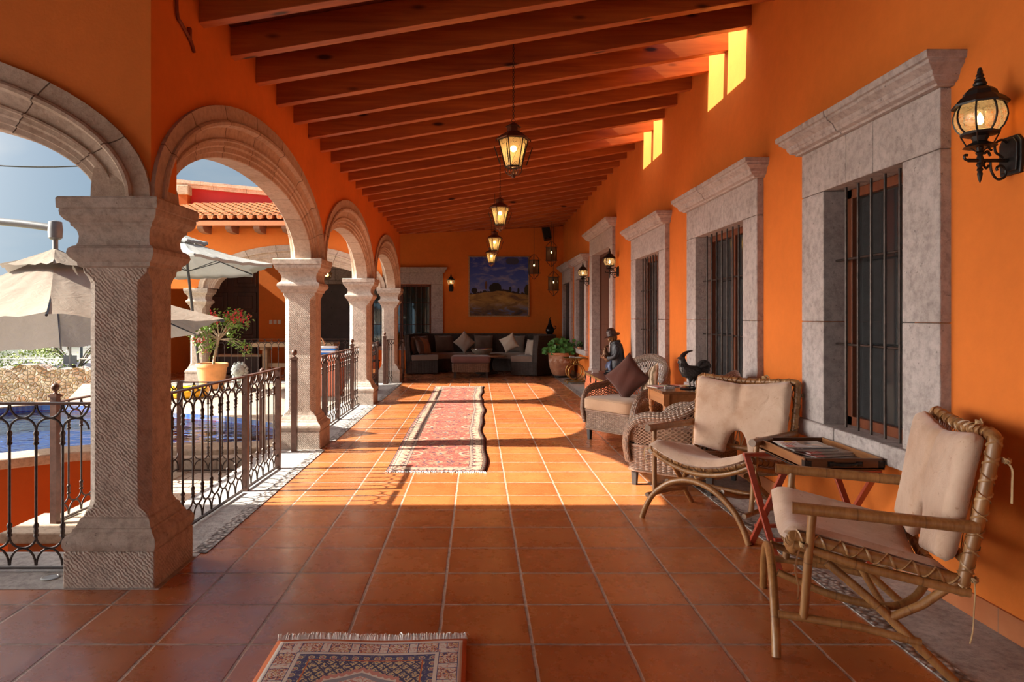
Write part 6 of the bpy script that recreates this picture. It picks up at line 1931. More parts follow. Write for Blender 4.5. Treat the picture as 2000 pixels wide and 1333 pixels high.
# boy sculpture: hatted child in a coat, head bent over the rooster held in both arms
t = thing('boy_sculpture', 'bronze sculpture of a hatted boy in a coat holding a rooster', 'sculpture', (2.05, 10.05, CZ), radians(0))
m = MB(); m.lathe([(.17, 0), (.175, .012), (.165, .022), (.155, .03), (.165, .045), (.16, .058), (.14, .064), (.001, .064)], 28); m.build('round_base', plain('black_plinth', (.012, .014, .016), .22, .2, .2, 30), t, smooth=40)
COAT = NT('patinated_coat')
COAT.fin(COAT.ramp(COAT.noise(9, detail=8, rough=.7), [(.3, (.012, .012, .014)), (.52, (.035, .036, .042)), (.72, (.11, .10, .105))]), .42, .4); COAT.bump(COAT.noise(26, detail=6, dist=1.0), .6, .012)
def body_chain(name, pts, radii, mat, tt, sub=2, edges=None):
    me = bpy.data.meshes.new(name)
    e = edges or [(i, i + 1) for i in range(len(pts) - 1)]
    me.from_pydata([tuple(p) for p in pts], e, [])
    o = bpy.data.objects.new(name, me); COL.objects.link(o); o.parent = tt
    md = o.modifiers.new('skin', 'SKIN'); md.use_smooth_shade = True
    for i, r in enumerate(radii):
        sv = me.skin_vertices[0].data[i]; sv.radius = (r, r) if not isinstance(r, tuple) else r
    me.skin_vertices[0].data[0].use_root = True
    sm = o.modifiers.new('sub', 'SUBSURF'); sm.levels = sub; sm.render_levels = sub
    me.materials.append(mat)
    return o
def ringloft(data, n=18, wob=0):
    # data: (x, y, z, rx, ry)
    m = MB()
    m.loft([[V(x + rx * cos(2 * pi * k / n), y + ry * sin(2 * pi * k / n), z + wob * sin(k * 2.1 + z * 30)) for k in range(n)] for x, y, z, rx, ry in data])
    return m
# the figure faces -x; body as one surface with coat, then arms
m = ringloft([(.02, 0, .06, .105, .15), (.02, 0, .10, .125, .165), (.02, 0, .20, .115, .155), (.02, 0, .30, .105, .145), (.015, 0, .38, .098, .138), (.01, 0, .44, .088, .132), (.0, 0, .478, .068, .105), (-.012, 0, .50, .048, .06)])
m.build('coat_body', COAT.m, t, smooth=60)
FACE = plain('bronze_face', (.17, .085, .045), .35, .5, .2, 20, .15)
for s in (-1, 1):
    body_chain('coat_sleeve', [V(.012, s * .115, .43), V(.0, s * .165, .36), V(-.03, s * .165, .275), V(-.10, s * .12, .245), V(-.15, s * .075, .255)], [.052, .052, .046, .040, .034], COAT.m, t)
    # hands: palm and five fingers closed on the bird
    h = V(-.165, s * .065, .262)
    m = MB(); m.sphere(h, .027, 12, 8, (1.15, .6, .85))
    for k in range(4):
        z = .018 - k * .012; l = (.9, 1.05, 1.0, .8)[k]
        m.tube(smooth_path([h + V(-.018, -s * .004, z), h + V(-.040 * l, -s * .010, z + .004), h + V(-.050 * l, -s * .026, z + .002), h + V(-.046 * l, -s * .040, z - .002)], 3), [.0085, .0085, .008, .008, .0075, .0075, .007, .0065, .006, .005], 8)
    m.tube(smooth_path([h + V(.0, -s * .008, .018), h + V(-.010, -s * .022, .032), h + V(-.018, -s * .036, .036)], 3), [.010, .0095, .009, .0085, .008, .007, .006], 8)
    m.build('hand', FACE, t, smooth=60)
# coat collar and tails
m = MB(); m.tube(smooth_path([V(-.07, .02, .45), V(-.035, .075, .478), V(.03, .085, .490), (.062, 0, .497), V(.03, -.085, .490), V(-.035, -.075, .478), V(-.07, -.02, .45)], 5), .020, 8, flat=.6); m.build('collar', COAT.m, t, smooth=60)
m = ringloft([(-.085, 0, .065, .055, .12), (-.10, 0, .12, .05, .11), (-.085, 0, .18, .045, .10), (-.06, 0, .22, .04, .09)]); m.build('trousers', plain('blue_patina', (.06, .075, .14), .45, .4, .4, 24, .4), t, smooth=60)
for s in (-1, 1):
    body_chain('bare_leg', [V(-.05, s * .06, .14), V(-.10, s * .07, .115), V(-.125, s * .065, .085), V(-.16, s * .06, .075)], [.028, .024, .020, .014], FACE, t)
# head bent down and forward
hc = V(-.045, 0, .555)
R = Matrix.Translation(hc) @ Matrix.Rotation(radians(-26), 4, 'Y')
m = MB()
N_ = 20; M_ = 16
def headp(th, ph):
    x = -sin(ph) * cos(th); y = sin(ph) * sin(th); z = cos(ph)
    rx, ry, rz = .068, .058, .078
    p = V(x * rx, y * ry, z * rz)
    if z < 0 and x < 0: p.x *= 1 - .10 * (-z); p.y *= 1 + .12 * z * .5   # jaw
    f = max(0, -x)
    p.x -= .016 * exp(-((y / .16) ** 2)) * exp(-(((z + .12) / .22) ** 2)) * f        # nose
    p.x -= .006 * exp(-((y / .30) ** 2)) * exp(-(((z + .48) / .10) ** 2)) * f        # lips
    p.x += .006 * exp(-((y / .5) ** 2)) * exp(-(((z + .60) / .08) ** 2)) * f
    for s in (-1, 1): p.x += .010 * exp(-(((y - s * .36) / .16) ** 2)) * exp(-(((z - .08) / .13) ** 2)) * f   # eye sockets
    for s in (-1, 1): p.x -= .006 * exp(-(((y - s * .45) / .22) ** 2)) * exp(-(((z + .28) / .2) ** 2)) * f  # cheeks
    return R @ p
m.grid(lambda u, v: headp(2 * pi * u, .02 + (pi - .04) * v), 36, 28)
for s in (-1, 1):
    m.sphere(R @ V(-.056, s * .021, .008), .0085, 8, 6)
    m.sphere(R @ V(.006, s * .058, -.005), .016, 8, 6, (.8, .35, 1.2))
m.tube([V(-.01, 0, .475), V(-.03, 0, .515)], .036, 12)
m.build('head', FACE, t, smooth=70)
HAIR = plain('gilded_hair', (.26, .15, .06), .4, .5, .4, 30, .3)
m = MB(); random.seed(4)
for k in range(46):
    a = random.uniform(.55, 2 * pi - .55); q = R @ V(-.060 * cos(a), .056 * sin(a), .022)
    m.tube(smooth_path([q, q + V(.004, .008 * sin(a), -.025), q + V(random.uniform(-.008, .010), .010 * sin(a), -.055), q + V(.004, .006 * sin(a), random.uniform(-.085, -.065))], 3), [.007, .007, .0065, .006, .006, .005, .005, .004, .003, .002], 5)
m.build('hair', HAIR, t, smooth=60)
HAT = plain('dark_hat', (.055, .034, .030), .4, .4, .35, 22, .5, 40, .01)
m = MB()
RH = R @ Matrix.Translation(V(.002, 0, .030)) @ Matrix.Rotation(radians(6), 4, 'Y')
rows = []
for r, z in ((.112, -.016), (.118, -.010), (.110, -.002), (.078, .006), (.074, .02), (.072, .05), (.064, .078), (.046, .098), (.020, .106), (.002, .108)):
    rows.append([RH @ V(r * cos(2 * pi * k / 24) * 1.05, r * sin(2 * pi * k / 24), z + (.010 * sin(2 * (2 * pi * k / 24)) if r > .1 else .003 * sin(5 * k))) for k in range(24)])
m.loft(rows)
m.sphere(RH @ V(-.05, .03, .07), .016, 8, 6, (1, 1, .5)); m.sphere(RH @ V(-.045, -.035, .075), .014, 8, 6, (1, 1, .5))
m.build('hat', HAT, t, smooth=60)
# the rooster in his arms
m = MB()
P = [V(-.03, .0, .20), V(-.07, .0, .215), V(-.115, .0, .245), V(-.150, .0, .30), V(-.155, .0, .345), V(-.150, 0, .385), V(-.160, 0, .405)]
m.tube(P, [.03, .060, .066, .052, .036, .026, .010], 14)
for k in range(60):
    i = random.uniform(0.6, 4.6); j = int(i); c = P[j].lerp(P[j + 1], i - j); r = lerp([.03, .060, .066, .052, .036, .026, .010][j], [.03, .060, .066, .052, .036, .026, .010][j + 1], i - j)
    a = random.uniform(0, 2 * pi); q = c + V(-.6 * cos(a) * r, sin(a) * r, .5 * cos(a) * r)
    m.tube([q + V(0, 0, .012), q + V(-.004, 0, 0), q + V(.006, 0, -.022)], [.003, .007, .001], 5)
m.tube([V(-.160, 0, .398), V(-.185, 0, .392)], [.010, .001], 6)
m.build('held_rooster', BRONZEB, t, smooth=60)
m = MB()
for k in range(5): m.tube(smooth_path([V(-.145 + k * .007, 0, .405), V(-.143 + k * .008, 0, .428), V(-.136 + k * .008, 0, .42)], 3), .006, 6)
m.build('rooster_comb', BRONZEB, t, smooth=60)
m = MB(); m.tube(smooth_path([V(-.19, .03, .30), V(-.205, .03, .33), V(-.215, .03, .355), V(-.20, .03, .37)], 4), .008, 6); m.build('spoon', BRONZE, t, smooth=60)
m = MB()
for k in range(8): m.tube(smooth_path([V(-.02, random.uniform(-.03, .03), .19), V(.0 - .05, random.uniform(-.05, .05), .13), V(-.05 + random.uniform(-.03, .03), random.uniform(-.06, .06), .085)], 3), [.010, .012, .013, .012, .010, .007, .003], 6, flat=.5)
m.build('tail_feathers', BRONZEB, t, smooth=60)
# ------------------------------------------------------------------ rugs
class RugNT(NT):
    def xy(s, W, L):
        sp = s.node('ShaderNodeSeparateXYZ', {'Vector': s.tc.outputs['UV']})
        s.x = s.math('MULTIPLY', s.math('SUBTRACT', sp.outputs[0], .5), W)
        s.y = s.math('MULTIPLY', s.math('SUBTRACT', sp.outputs[1], .5), L)
        s.ax = s.math('ABSOLUTE', s.x); s.ay = s.math('ABSOLUTE', s.y)
        s.e = s.math('MINIMUM', s.math('SUBTRACT', W / 2, s.ax), s.math('SUBTRACT', L / 2, s.ay))
        s.vec = s.node('ShaderNodeCombineXYZ', {0: s.x, 1: s.y}).outputs[0]
    def band(s, v, a, b):
        return s.math('MULTIPLY', s.math('GREATER_THAN', v, a), s.math('LESS_THAN', v, b))
    def tri(s, v, p):   # distance to the nearest multiple of p, 0..p/2
        return s.math('ABSOLUTE', s.math('SUBTRACT', s.math('MODULO', s.math('ADD', v, 100 * p + p / 2), p), p / 2))
    def motif(s, vx, vy, px, py, r, k=1.0):
        a = s.math('DIVIDE', s.tri(vx, px), px); b = s.math('DIVIDE', s.tri(vy, py), py)
        return s.math('LESS_THAN', s.math('ADD', s.math('MULTIPLY', a, k), b), r)
    def ring(s, vx, vy, px, py, r0, r1):
        a = s.tri(vx, px); b = s.tri(vy, py)
        d = s.math('SQRT', s.math('ADD', s.math('MULTIPLY', a, a), s.math('MULTIPLY', b, b)))
        return s.band(d, r0, r1)
RW, RL = .93, 7.45
t = RugNT('faded_runner'); t.xy(RW, RL)
wob = t.noise(18, t.vec, 5)
xx = t.math('ADD', t.x, t.math('MULTIPLY', t.math('SUBTRACT', wob, .5), .03)); yy = t.math('ADD', t.y, t.math('MULTIPLY', t.math('SUBTRACT', wob, .5), .03))
n1 = t.noise(15, t.vec, 3, .6, 1.5); stripe = t.noise(1.0, t.node('ShaderNodeMapping', {'Vector': t.vec, 'Scale': (.6, 9, 1)}).outputs[0], 4)
fld = t.ramp(stripe, [(.3, (.50, .115, .085)), (.5, (.58, .20, .15)), (.7, (.64, .32, .24))])
fld = t.mix(t.ramp(n1, [(.54, 0.0), (.58, .85)]), fld, (.72, .62, .42))
fld = t.mix(t.ramp(t.noise(17, t.vec, 3, .6, 1.2), [(.58, 0.0), (.61, .9)]), fld, (.05, .06, .14))
fld = t.mix(t.motif(xx, yy, .30, .42, .15), fld, (.75, .66, .45)); fld = t.mix(t.motif(xx, yy, .30, .42, .08), fld, (.16, .22, .34))
fld = t.mix(t.ring(xx, yy, .60, .84, .13, .15), fld, (.30, .16, .20)); fld = t.mix(t.ring(t.math('ADD', xx, .30), t.math('ADD', yy, .42), .60, .84, .09, .12), fld, (.85, .75, .58))
brd = t.mix(t.motif(xx, yy, .085, .16, .24), (.95, .92, .70), (.50, .15, .10)); brd = t.mix(t.motif(xx, yy, .085, .16, .11), brd, (.04, .06, .16)); brd = t.mix(t.ramp(n1, [(.52, 0.0), (.58, .7)]), brd, (.14, .14, .18))
nar = t.mix(t.motif(xx, yy, .04, .09, .26), (.60, .60, .50), (.10, .15, .24))
c = t.mix(t.math('LESS_THAN', t.e, .17), fld, nar)
c = t.mix(t.band(t.e, .05, .135), c, brd)
c = t.mix(t.band(t.e, .135, .140), c, (.07, .07, .10)); c = t.mix(t.band(t.e, .045, .050), c, (.07, .07, .10)); c = t.mix(t.band(t.e, .168, .173), c, (.10, .06, .06))
c = t.mix(t.band(t.e, .012, .022), c, (.52, .16, .12)); c = t.mix(t.math('LESS_THAN', t.e, .010), c, (.04, .05, .10))
c = t.mix(1.0, c, (.36, .25, .23), 'MULTIPLY')
t.fin(t.mix(.03, c, t.ramp(t.noise(140, t.vec, 2), [(.3, (.2, .1, .1)), (.7, (.8, .6, .5))])), .95, Specular_IOR_Level=.15)
t.bump(t.noise(260, t.vec, 2), .4, .003)
R = thing('runner_rug', 'long faded pink and red patterned runner rug down the porch middle', 'rug', (-.375, 9.83, 0))
def runner(u, v):
    y = -RL / 2 + RL * v
    x = -RW / 2 + RW * u
    x += (.020 * sin(y * 1.9 + 1) + .010 * sin(y * 5.2)) * (u ** 2) + (.012 * sin(y * 1.3)) * (1 - u) ** 2 - .03 * (v - .5) * (1 - u) + .035 * (v - .5)
    return V(x, y, .007 + .003 * sin(y * 5.2) * u)
m = MB(); m.grid(runner, 12, 120); m.build('pile', t.m, R, smooth=60, solid=.008)
FR = plain('cotton_fringe', (.90, .87, .82), .95, 0, .2, 60)
random.seed(2)
m = MB()
for s, v in ((-1, 0), (1, 1)):
    for i in range(110):
        p = runner(i / 109, v); d = random.uniform(.02, .045)
        m.tube([p, p + V(random.uniform(-.006, .006), s * d * .5, .002), p + V(random.uniform(-.012, .012), s * d, -.003)], .0022, 4)
m.build('fringe', FR, R)
BW, BL = .81, 1.30
t = RugNT('persian_mat'); t.xy(BW, BL)
wob = t.noise(40, t.vec, 4); k = t.math('MULTIPLY', t.math('SUBTRACT', wob, .5), .012)
xx = t.math('ADD', t.x, k); yy = t.math('ADD', t.y, k)
fl = t.noise(44, t.vec, 3, .6, 2.5)
CRM, NAV, RST, GLD, ROS = (.74, .68, .61), (.06, .075, .19), (.58, .145, .05), (.66, .52, .28), (.62, .28, .23)
# broad floral border: cartouches on cream
bs = t.mix(t.ramp(fl, [(.47, 0.0), (.50, 1.0)], 'LINEAR'), CRM, RST); bs = t.mix(t.ramp(fl, [(.56, 0.0), (.58, 1.0)]), bs, NAV); bs = t.mix(t.ramp(t.noise(52, t.vec, 3, .6, 2.0), [(.56, 0.0), (.59, 1.0)]), bs, GLD)
ism = t.math('GREATER_THAN', t.math('SUBTRACT', BW / 2, t.ax), t.math('SUBTRACT', BL / 2, t.ay))   # 1 on the short ends
al = t.mix(ism, t.y, t.x)
als = t.node('ShaderNodeSeparateColor', {0: al}).outputs[0]
PB = .122
cell = t.tri(t.math('ADD', als, PB / 2), PB)
ec = t.math('ABSOLUTE', t.math('SUBTRACT', t.e, .073))
oct_ = t.math('ADD', t.math('MULTIPLY', cell, .8), ec)
gap = t.math('LESS_THAN', cell, .016)
bs = t.mix(gap, bs, t.mix(t.ramp(t.noise(70, t.vec, 2), [(.55, 0.0), (.58, .8)]), CRM, ROS))
bs = t.mix(t.band(cell, .016, .0195), bs, NAV)
bs = t.mix(t.math('GREATER_THAN', ec, .040), bs, CRM); bs = t.mix(t.band(ec, .037, .040), bs, NAV); bs = t.mix(t.motif(als, t.e, PB, .4, .03, .4), bs, RST)
# navy guard band
gd = t.mix(t.ring(xx, yy, .045, .045, .009, .014), NAV, GLD); gd = t.mix(t.ring(xx, yy, .045, .045, .0, .006), gd, ROS); gd = t.mix(t.ramp(t.noise(80, t.vec, 2), [(.58, 0.0), (.6, .8)]), gd, (.30, .28, .30))
# trellis field
dg = t.math('MINIMUM', t.tri(t.math('ADD', xx, t.math('MULTIPLY', yy, .75)), .046), t.tri(t.math('SUBTRACT', xx, t.math('MULTIPLY', yy, .75)), .046))
fi = t.mix(t.ramp(t.noise(95, t.vec, 2), [(.46, 0.0), (.5, 1.0)]), NAV, GLD); fi = t.mix(t.math('LESS_THAN', dg, .0045), fi, (.05, .055, .13))
# scalloped medallion
ang = t.math('ARCTAN2', t.y, t.x)
rad = t.math('SQRT', t.math('ADD', t.math('POWER', t.math('DIVIDE', t.x, .62), 2), t.math('POWER', t.y, 2)))
rad = t.math('ADD', rad, t.math('MULTIPLY', t.math('ABSOLUTE', t.math('SINE', t.math('MULTIPLY', ang, 8))), .022))
rad2 = t.math('ADD', rad, t.math('MULTIPLY', t.math('ABSOLUTE', t.math('SINE', t.math('MULTIPLY', ang, 40))), .012))
fi = t.mix(t.math('LESS_THAN', rad2, .43), fi, CRM); fi = t.mix(t.band(rad2, .405, .43), fi, ROS)
fi = t.mix(t.math('LESS_THAN', rad, .385), fi, (.30, .30, .34)); fi = t.mix(t.math('LESS_THAN', rad, .36), fi, t.mix(t.ramp(fl, [(.48, 0.0), (.52, 1.0)]), CRM, ROS)); fi = t.mix(t.math('LESS_THAN', rad, .27), fi, t.mix(t.ramp(fl, [(.46, 0.0), (.54, 1.0)]), NAV, (.34, .36, .34)))
fi = t.mix(t.math('LESS_THAN', rad, .19), fi, t.mix(t.ramp(fl, [(.46, 0.0), (.54, 1.0)]), RST, CRM))
c = t.mix(t.math('LESS_THAN', t.e, .172), fi, gd)
c = t.mix(t.band(t.e, .172, .178), c, RST)
c = t.mix(t.math('LESS_THAN', t.e, .128), c, CRM); c = t.mix(t.math('LESS_THAN', t.e, .121), c, bs)
c = t.mix(t.math('LESS_THAN', t.e, .026), c, CRM); c = t.mix(t.math('LESS_THAN', t.e, .017), c, RST)
t.fin(t.mix(.10, c, t.ramp(t.noise(300, t.vec, 2), [(.3, (.1, .08, .08)), (.7, (.7, .6, .5))])), .95, Specular_IOR_Level=.15)
t.bump(t.noise(420, t.vec, 2), .5, .003)
R = thing('fringed_rug', 'small oriental rug with white fringe at the bottom of the photo', 'rug', (-.452, 2.905 - BL / 2, 0))
def mat(u, v):
    return V(-BW / 2 + BW * u, -BL / 2 + BL * v + .012 * (u - .5) + .006 * sin(u * 7), .008 + .002 * sin(u * 9) * v)
m = MB(); m.grid(mat, 24, 30); m.build('pile', t.m, R, smooth=60, solid=.010)
m = MB(); random.seed(8)
for i in range(230):
    u = i / 229; p = mat(u, 1.0) + V(0, 0, .002); d = random.uniform(.03, .062); b = random.uniform(-.02, .02)
    pts = smooth_path([p, p + V(b * .3, d * .3, .010 + random.uniform(0, .012)), p + V(b * .8, d * .7, random.uniform(.002, .014)), p + V(b * 1.3, d, -.004)], 3)
    m.tube(pts, [lerp(.0034, .0018, j / (len(pts) - 1)) for j in range(len(pts))], 5)
m.build('fringe', FR, R, smooth=60)
# ------------------------------------------------------------------ parasols, plants, far-wing furniture, things beyond
CANVB = NT('beige_canvas')
def canvas(t, c):
    f = t.noise(3, detail=5)
    d = tuple(x * .92 for x in c); e = tuple(min(1, x * 1.06) for x in c)
    df = t.node('ShaderNodeBsdfDiffuse', {'Color': t.ramp(f, [(.3, d), (.7, e)])}); tl = t.node('ShaderNodeBsdfTranslucent', {'Color': tuple(x * .8 for x in c)})
    bp = t.node('ShaderNodeBump', {'Height': t.noise(5, detail=4, dist=1.5), 'Strength': .22, 'Distance': .05})
    t.set(df.inputs['Normal'], bp.outputs[0]); t.set(tl.inputs['Normal'], bp.outputs[0])
    mx = t.node('ShaderNodeMixShader', {0: .22}); t.t.links.new(df.outputs[0], mx.inputs[1]); t.t.links.new(tl.outputs[0], mx.inputs[2]); t.t.links.new(mx.outputs[0], t.out.inputs[0])
    return t.m
CB = canvas(CANVB, (.26, .225, .19)); CW = canvas(NT('white_canvas'), (.30, .31, .305))
GREY = plain('grey_painted_steel', (.11, .115, .12), .4, .3, .1, 20)
DGREY = plain('dark_pole', (.06, .07, .085), .4, .4, .15, 20)
def canopy(m, apex, corners, sag=.10, n=14, valance=.0, drop=.0):
    k = len(corners)
    for i in range(k):
        a, b = corners[i], corners[(i + 1) % k]
        def fn(u, v):
            e = a.lerp(b, u)
            p = apex.lerp(e, v)
            w = 4 * u * (1 - u)
            p = p + V(0, 0, -sag * .6 * sin(pi * v) * (1 - .35 * w)) + V(0, 0, -sag * w * v * v * .2)
            inn = (apex - e); inn.z = 0
            p = p + inn * (.10 * w * v * v)
            p.z += .012 * sin(9 * u * pi + 5 * v) * v
            return p
        m.grid(fn, n, n)
        if valance:
            m.grid(lambda u, v: fn(u, 1.0) + V(0, 0, -valance * v), n, 2)
# big cantilever parasol, left
A = V(-5.0, 8.0, 2.17)
t = thing('cantilever_parasol', 'big beige cantilever parasol with curved grey arm at the left', 'parasol', (-8.6, 8.1, -.02))
cz = {0: 1.37, 60: 1.15, 120: .97, 180: 1.02, 240: 1.36, 300: 1.44}
corn = [V(-5.0 + 2.0 * cos(radians(a)), 8.0 + 2.0 * sin(radians(a)), cz[a]) for a in (0, 60, 120, 180, 240, 300)]
m = MB(); canopy(m, A, corn, .16); m.build('canopy', CB, t, smooth=70, world=True, weld=True)
m = MB()
for i in range(6):
    m.tube([A + V(0, 0, -.10), A.lerp(corn[i], .5) + V(0, 0, -.14), corn[i] + V(0, 0, -.02)], .014, 6)
m.build('ribs', DGREY, t, smooth=40, world=True)
m = MB()
cap = [A + (c - A) * .30 + V(0, 0, .055) for c in corn]
canopy(m, A + V(0, 0, .05), cap, .03, 8); m.build('vent_cap', CB, t, smooth=70, world=True, weld=True)
m = MB(); m.tube(smooth_path([V(-8.6, 8.1, 0), V(-8.6, 8.1, 1.3), V(-8.4, 8.1, 2.05), V(-7.4, 8.07, 2.48), V(-6.2, 8.04, 2.56), V(-5.5, 8.02, 2.52), V(-5.04, 8.0, 2.46)], 6), .045, 10); m.build('curved_arm', GREY, t, smooth=50, world=True)
m = MB(); m.lathe([(.05, 2.32), (.075, 2.34), (.08, 2.44), (.07, 2.53), (.03, 2.545), (.001, 2.55)], 14, (-5.0, 8.0, 0)); m.lathe([(.03, 2.20), (.03, 2.34)], 10, (-5.0, 8.0, 0)); m.lathe([(.06, 1.95), (.08, 1.98), (.08, 2.06), (.03, 2.1)], 12, (-5.0, 8.0, 0)); m.build('head_joint', GREY, t, smooth=40, world=True)
m = MB(); m.box((-9.0, 7.7, -.02), (-8.2, 8.5, .05)); m.build('base_plate', GREY, t, world=True)
# white market parasol on a leaning pole
t = thing('market_parasol', 'white parasol with dark leaning pole near the far wing arch', 'parasol', (-5.50, 13.45, -.014))
P0, P1 = V(-5.50, 13.45, -.01), V(-5.42, 12.5, 2.83)
m = MB(); m.tube([P0, V(-5.44, 12.75, 2.05), P1], .026, 10); m.build('pole', DGREY, t, smooth=40, world=True)
ax = (P1 - P0).normalized()
cs = []
for a, z in ((0, 2.37), (60, 2.28), (120, 2.22), (180, 2.30), (240, 2.40), (300, 2.44)):
    cs.append(V(P1.x + 1.66 * cos(radians(a)), P1.y - .12 + 1.66 * sin(radians(a)), z))
m = MB(); canopy(m, P1 + V(0, -.05, .02), cs, .09, 12, .05); m.build('canopy', CW, t, smooth=70, world=True, weld=True)
m = MB(); canopy(m, P1 + V(0, -.05, .10), [P1 + (c - P1) * .27 + V(0, 0, .07) for c in cs], .02, 8, .04); m.build('vent_cap', CW, t, smooth=70, world=True, weld=True)
m = MB()
for c in cs: m.tube([P1 + V(0, -.05, -.03), P1.lerp(c, .5) + V(0, 0, -.08), c + V(0, 0, -.02)], .010, 6); m.tube([P0.lerp(P1, .80), P1.lerp(c, .5) + V(0, 0, -.08)], .008, 6)
m.build('ribs', DGREY, t, smooth=40, world=True)
m = MB(); m.lathe([(.26, 0), (.26, .06), (.10, .09), (.04, .10), (.04, .30), (.001, .31)], 20); m.build('base', GREY, t, smooth=40)
# bougainvillea
POTC = plain('orange_terracotta', (.60, .26, .09), .75, 0, .18, 5, .15)
t = thing('potted_bougainvillea', 'red-flowered bougainvillea in an orange terracotta pot before the far wing', 'potted plant', (-5.17, 13.15, -.012))
m = MB(); m.lathe([(.001, 0), (.20, 0), (.215, .03), (.245, .20), (.275, .40), (.285, .44), (.30, .445), (.305, .50), (.295, .515), (.27, .51), (.255, .44), (.001, .43)], 28); m.build('pot', POTC, t, smooth=50)
MB().lathe([(.001, .45), (.258, .455), (.26, .44), (.001, .43)], 18).build('soil', SOIL, t)
BARK = plain('pale_bark', (.36, .28, .20), .9, 0, .3, 30, .4)
random.seed(21)
m = MB()
m.tube(smooth_path([V(0.02, 0, .44), V(.06, 0, .70), V(.12, 0, .95), V(.17, 0, 1.10)], 5), [.028] * 6 + [.026] * 6 + [.022] * 4, 8)
ends = []
for k in range(26):
    a = random.uniform(0, 2 * pi); l = random.uniform(.25, .62)
    e = V(.16 + l * cos(a) * 1.0, l * sin(a) * .7, 1.05 + random.uniform(-.05, .55) * (1 - .2 * l))
    if k < 6: e = V(-.22 - .08 * k + .2, -.1, .62 + .1 * k)
    if k in (6, 7, 8): e = V(.50 + .03 * k, -.1, .72 + .06 * (k - 6))
    mid = V(.15, 0, 1.0).lerp(e, .55) + V(0, 0, .08)
    m.tube(smooth_path([V(.14, 0, .98), mid, e], 4), [.010, .009, .008, .007, .006, .005, .004, .003, .002], 5); ends += [mid, e, mid.lerp(e, .5)]
m.build('trunk_and_branches', BARK, t, smooth=50)
def leaf(m, p, d, s):
    d = d.normalized(); b = d.orthogonal().normalized() if abs(d.z) > .9 else d.cross(V(0, 0, 1)).normalized()
    nn = b.cross(d)
    m.add([p, p + d * s * .5 + b * s * .34 + nn * s * .10, p + d * s, p + d * s * .5 - b * s * .34 + nn * s * .10, p + d * s * .5], [(0, 1, 4), (1, 2, 4), (2, 3, 4), (3, 0, 4)])
BL1 = leaf_mat('bougainvillea_leaf', (.07, .17, .02), (.20, .34, .05))
def rv(): return V(random.uniform(-1, 1), random.uniform(-1, 1), random.uniform(-1, 1))
m = MB(); fm = MB()
for i in range(1000):
    c = random.choice(ends); leaf(m, c + rv() * .10, rv() + V(0, 0, .1), random.uniform(.05, .085))
m.build('leaves', BL1, t)
FLM = leaf_mat('red_bracts', (.70, .02, .06), (.85, .06, .12))
for i in range(34):
    c = random.choice([e for e in ends if e.z > 1.30]) if i < 26 else random.choice(ends)
    if i in (30, 31, 32, 33): c = V(-.27 + .05 * (i - 31), -.1, .93)
    for k in range(16): leaf(fm, c + rv() * .045 + V(0, 0, .03), rv(), random.uniform(.035, .055))
fm.build('red_flowers', FLM, t)
# stone lion
LST = stone('weathered_lion_stone', (.22, .24, .22), (.40, .43, .40), (.56, .58, .54), pit=.5)
t = thing('stone_lion', 'small weathered stone lion statue seated beside the terracotta pot', 'statue', (-4.49, 12.85, -.012))
m = MB(); m.box((-.16, -.22, 0), (.16, .22, .06)); m.build('plinth', LST, t, bevel=.01)
body_chain('body', [V(0, .16, .14), V(0, .10, .24), V(0, -.02, .32), V(0, -.10, .38), V(0, -.16, .42)], [.13, .125, .12, .12, .09], LST, t)
m = MB(); m.sphere((0, -.17, .42), .115, 16, 12, (1, .95, 1.0)); m.sphere((0, -.27, .395), .055, 12, 8, (1.1, 1, .85)); m.sphere((0, -.30, .42), .02, 8, 6)
for s in (-1, 1): m.sphere((s * .075, -.15, .525), .03, 8, 6); m.sphere((s * .045, -.255, .45), .018, 8, 6)
for k in range(26):
    a = 2 * pi * k / 26; r = .115 + .02 * (k % 2)
    m.sphere((r * cos(a), -.13 + .03 * (k % 3), .41 + r * sin(a)), .035, 8, 6)
m.build('maned_head', LST, t, smooth=60)
for s in (-1, 1):
    m = MB(); m.tube([V(s * .085, -.10, .32), V(s * .095, -.15, .18), V(s * .09, -.17, .08)], [.055, .042, .04], 10); m.sphere((s * .09, -.20, .075), .045, 10, 6, (1, 1.3, .6)); m.build('front_leg', LST, t, smooth=60)
    m = MB(); m.sphere((s * .12, .10, .15), .09, 12, 8, (.7, 1.1, 1)); m.sphere((s * .13, .0, .085), .045, 10, 6, (1, 1.6, .6)); m.build('hind_leg', LST, t, smooth=60)
m = MB(); m.tube(smooth_path([V(0, .24, .10), V(.06, .28, .18), V(.05, .26, .28), V(.0, .24, .30)], 4), .025, 8); m.build('tail', LST, t, smooth=60)
# yellow float on the deck
YEL = NT('yellow_vinyl').fin((.80, .42, .01), .35)
t = thing('pool_float', 'yellow inflatable float lying on the deck behind the pool railing', 'float', (-5.10, 11.9, -.012))
m = MB(); m.tube(arc(V(0, 0, .09), .26, 0, 2 * pi, 28, ax=(1, 0, 0), ay=(0, 1, 0))[:-1], .085, 12, closed=True); rg_ = m.build('ring', YEL, t, smooth=60)
m = MB(); m.sphere((.20, -.22, .16), .08, 12, 8); m.build('end_bulge', YEL, t, smooth=60)
m = MB(); m.lathe([(.02, .16), (.02, .20), (.001, .202)], 10, (-.26, 0, 0)); m.build('valve', YEL, rg_)
